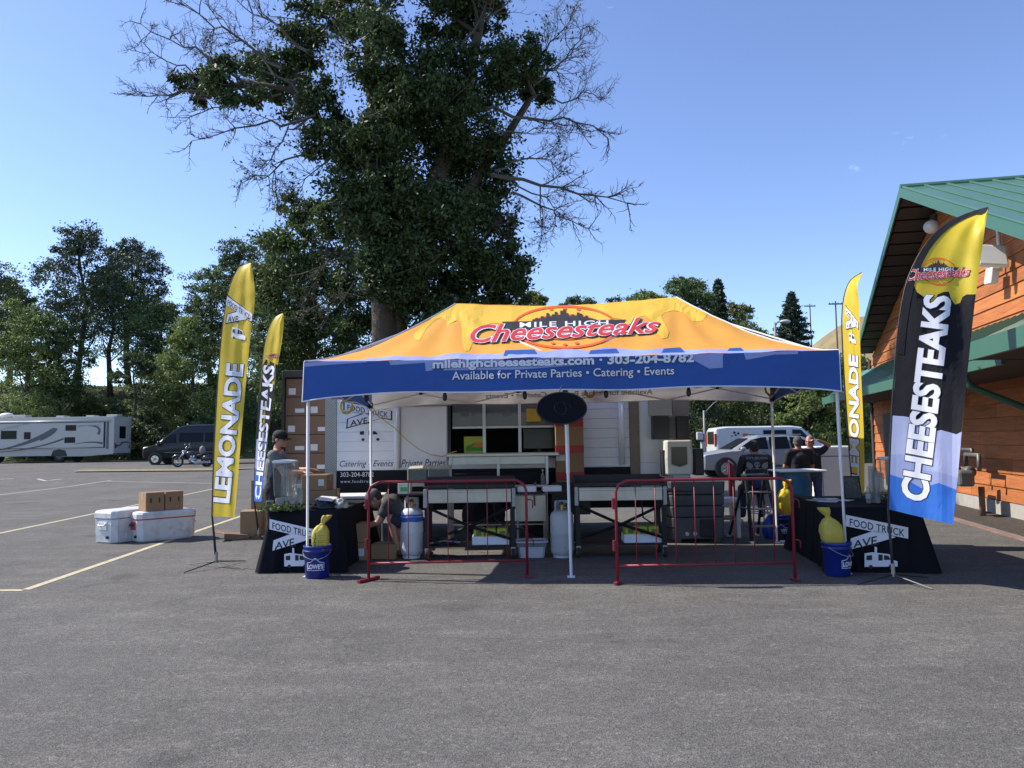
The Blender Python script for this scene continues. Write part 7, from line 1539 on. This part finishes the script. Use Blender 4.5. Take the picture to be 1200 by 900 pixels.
# young man behind the left table, looking right, hands on a carton
PX = at(320, 560, 11.05).x
bx_ = b1.location-Vector((PX, 11.05, 0))
person('young man in black cap, grey tee and black apron with hands on a carton', (PX, 11.05, 0), dict(pelvis=(0, 0, .95), chest=(.04, 0, 1.30), neck=(.06, 0, 1.49), head=(.10, 0, 1.645), hd=(1, -.25, -.12), hu=(.1, 0, 1), shl=(.05, .19, 1.43), shr=(.05, -.19, 1.43), ell=(.24, .2, 1.20), elr=(.22, -.25, 1.19), wrl=(.50, .02, 1.22), wrr=(.50, -.26, 1.19), hal=(1, -.1, -.05), har=(1, .0, -.05), hipl=(0, .1, .92), hipr=(0, -.1, .92), knl=(.04, .11, .5), knr=(.03, -.11, .5), anl=(-.02, .11, .09), anr=(-.03, -.11, .09), tol=(.14, .12, .045), tor=(.13, -.12, .045), curl=.3), SKIN, GREYT, .55, BLKT, cap=BLKC, apron=APR, extra_beard=True)
# crouching man bent over a carton
PX = at(468, 648, 10.8).x
person('crouching man in grey cap, dark tee and shorts bent over a carton by the barricade', (PX, 10.85, 0), dict(pelvis=(.22, 0, .46), chest=(-.10, 0, .73), neck=(-.24, 0, .80), head=(-.35, -.03, .80), hd=(-.75, -.1, -.65), hu=(-.6, 0, .75), shl=(-.14, -.18, .76), shr=(-.14, .18, .76), ell=(-.26, -.24, .50), elr=(-.30, .2, .48), wrl=(-.47, -.20, .42), wrr=(-.48, .12, .42), hal=(-1, 0, -.1), har=(-1, 0, -.1), hnl=(0, 1, -.3), hnr=(0, -1, -.3), hipl=(.20, -.1, .42), hipr=(.20, .1, .42), knl=(-.10, -.17, .55), knr=(-.08, .17, .53), anl=(.0, -.16, .09), anr=(.02, .16, .09), tol=(-.15, -.17, .045), tor=(-.13, .17, .045), curl=.35), SKIN2, M('charcoal_tshirt', (.045, .045, .05), .85, var=.2), .6, M('navy_shorts', (.02, .022, .04), .85), True, M('red_black_shoe', (.06, .015, .015), .6), cap=M('grey_cap', (.10, .10, .095), .85), apron=None)
cs = thing('low_crate', 'low black crate the crouching man sits on', 'crate', (PX+.27, 10.85, .002)); MB().bb(-.16, .16, -.16, .16, .03, .34).build('box', BLK, cs, bevel=.01); MB().bb(-.18, .18, -.18, .18, .0, .03).build('base', BLK, cs)
# man seated on a stool, back to us
PX = at(887, 560, 13.8).x; JK = M('black_leather_jacket', (.020, .021, .026), .5, var=.25, vscale=9, bump=.3, bscale=18)
sm_ = person('man in black jacket with printed back and jeans seated on a stool', (PX, 13.8, 0), dict(pelvis=(0, 0, .74), chest=(0, .05, 1.08), neck=(0, .08, 1.27), head=(0, .13, 1.385), hd=(0, 1, -.25), hu=(0, .1, 1), shl=(-.22, .05, 1.20), shr=(.22, .05, 1.20), ell=(-.30, .08, .93), elr=(.30, .08, .93), wrl=(-.22, .28, .84), wrr=(.22, .28, .84), hal=(.2, 1, 0), har=(-.2, 1, 0), hipl=(-.1, .0, .72), hipr=(.1, .0, .72), knl=(-.16, .38, .66), knr=(.16, .38, .66), anl=(-.18, .32, .2), anr=(.17, .32, .2), tol=(-.19, .46, .15), tor=(.18, .46, .15)), SKIN2, JK, 1, JEAN, long_sleeve=True, cap=M('dark_knit_cap', (.02, .02, .022), .9))
jb = Surf(lambda u, v: Vector((PX-.2+.4*u, 13.8-.145+.05*v+.10*(2*u-1)**2, .86+.4*v))); bod = [c_ for c_ in sm_.children if c_.name.startswith('shirt')][0]
INKG = M('faded_print', (.26, .26, .27), .8)
ink(jb, bod, 'STURGIS', quad((875, 535.5), (898, 535.5), (898, 538.5), (875, 538.5)), (INKG,), (.03,), (.03,), (0, 0))
sk_ = [ellipse(887, 544.5, 3.2, 3.0, 12), [(885.5, 546.5), (888.5, 546.5), (888, 549.5), (886, 549.5)], [(876, 541), (881, 543.5), (883, 547), (879, 550.5), (875.5, 547)], [(898, 541), (893, 543.5), (891, 547), (895, 550.5), (898.5, 547)]]
decal('back_emblem', poly_mesh(sk_), jb.lay(.03), INKG, bod, (0, 0)); decal('back_emblem_marks', poly_mesh([ellipse(885.8, 544.3, .8, .9, 8), ellipse(888.2, 544.3, .8, .9, 8)]), jb.lay(.034), INK_K, bod, (0, 0))
so = thing('bar_stool', 'stool under the seated man in the black jacket', 'stool', (PX, 13.78, 0)); MB().lathe([(.17, .58), (.18, .6), (.18, .63), (.16, .64)], n=24).build('seat', BLK, so, smooth=True)
for k in range(4): a = math.pi/4+k*math.pi/2; MB().tube([(.12*math.cos(a), .12*math.sin(a), .58), (.22*math.cos(a), .22*math.sin(a), 0)], .013, 6).build('leg', ALU, so)
MB().tube([(.18*math.cos(a*math.pi/12), .18*math.sin(a*math.pi/12), .25) for a in range(25)], .009, 5).build('foot_ring', ALU, so)
# two people standing beyond the drum
PX = at(937, 545, 15.0).x; base = dict(pelvis=(0, 0, .86), chest=(0, .02, 1.16), neck=(0, .03, 1.34), head=(0, .05, 1.475), hd=(.25, 1, -.1), hu=(0, 0, 1), shl=(-.2, 0, 1.27), shr=(.2, 0, 1.27), ell=(-.27, .05, 1.0), elr=(.27, .05, 1.0), wrl=(-.16, .24, .95), wrr=(.16, .24, .95), hal=(.3, 1, 0), har=(-.3, 1, 0), hipl=(-.1, 0, .83), hipr=(.1, 0, .83), knl=(-.1, .03, .45), knr=(.1, .03, .45), anl=(-.1, 0, .08), anr=(.1, 0, .08), tol=(-.12, .15, .04), tor=(.12, .15, .04))
person('person in black tee and grey knit cap standing with back turned beyond the drum', (PX, 15.0, 0), base, SKIN2, BLKT, .7, JEAN, cap=None, hair=True)
bh = [o_ for o_ in COL.objects if o_.name.startswith('hair')][-1]; bh.data.materials[0] = M('grey_knit', (.09, .085, .08), .95, bump=.5, bscale=60)
j2 = dict(base); j2.update(hd=(-.6, -.7, -.1), elr=(.36, .0, 1.42), wrr=(.13, -.06, 1.52), har=(-1, .1, .1), hnr=(0, 0, -1), elr2=(0, 0, 0)); del j2['elr2']
j2['shl'], j2['shr'] = (.2, 0, 1.27), (-.2, 0, 1.27); j2['ell'], j2['elr'] = (.36, -.03, 1.40), (-.26, .0, 1.0); j2['wrl'], j2['wrr'] = (.14, -.05, 1.50), (-.15, -.2, .95); j2['hal'], j2['har'] = (-1, 0, .2), (.2, -1, 0); j2['hipl'], j2['hipr'] = (.1, 0, .83), (-.1, 0, .83); j2['knl'], j2['knr'] = (.1, -.03, .45), (-.1, -.03, .45); j2['anl'], j2['anr'] = (.1, 0, .08), (-.1, 0, .08); j2['tol'], j2['tor'] = (.12, -.15, .04), (-.12, -.15, .04)
PX = at(951, 545, 15.7).x
person('person in black tee with one arm raised to the head beyond the drum', (PX, 15.7, 0), j2, SKIN2, BLKT, .6, JEAN, hair=True)

bpy.data.scenes.remove(TMP)
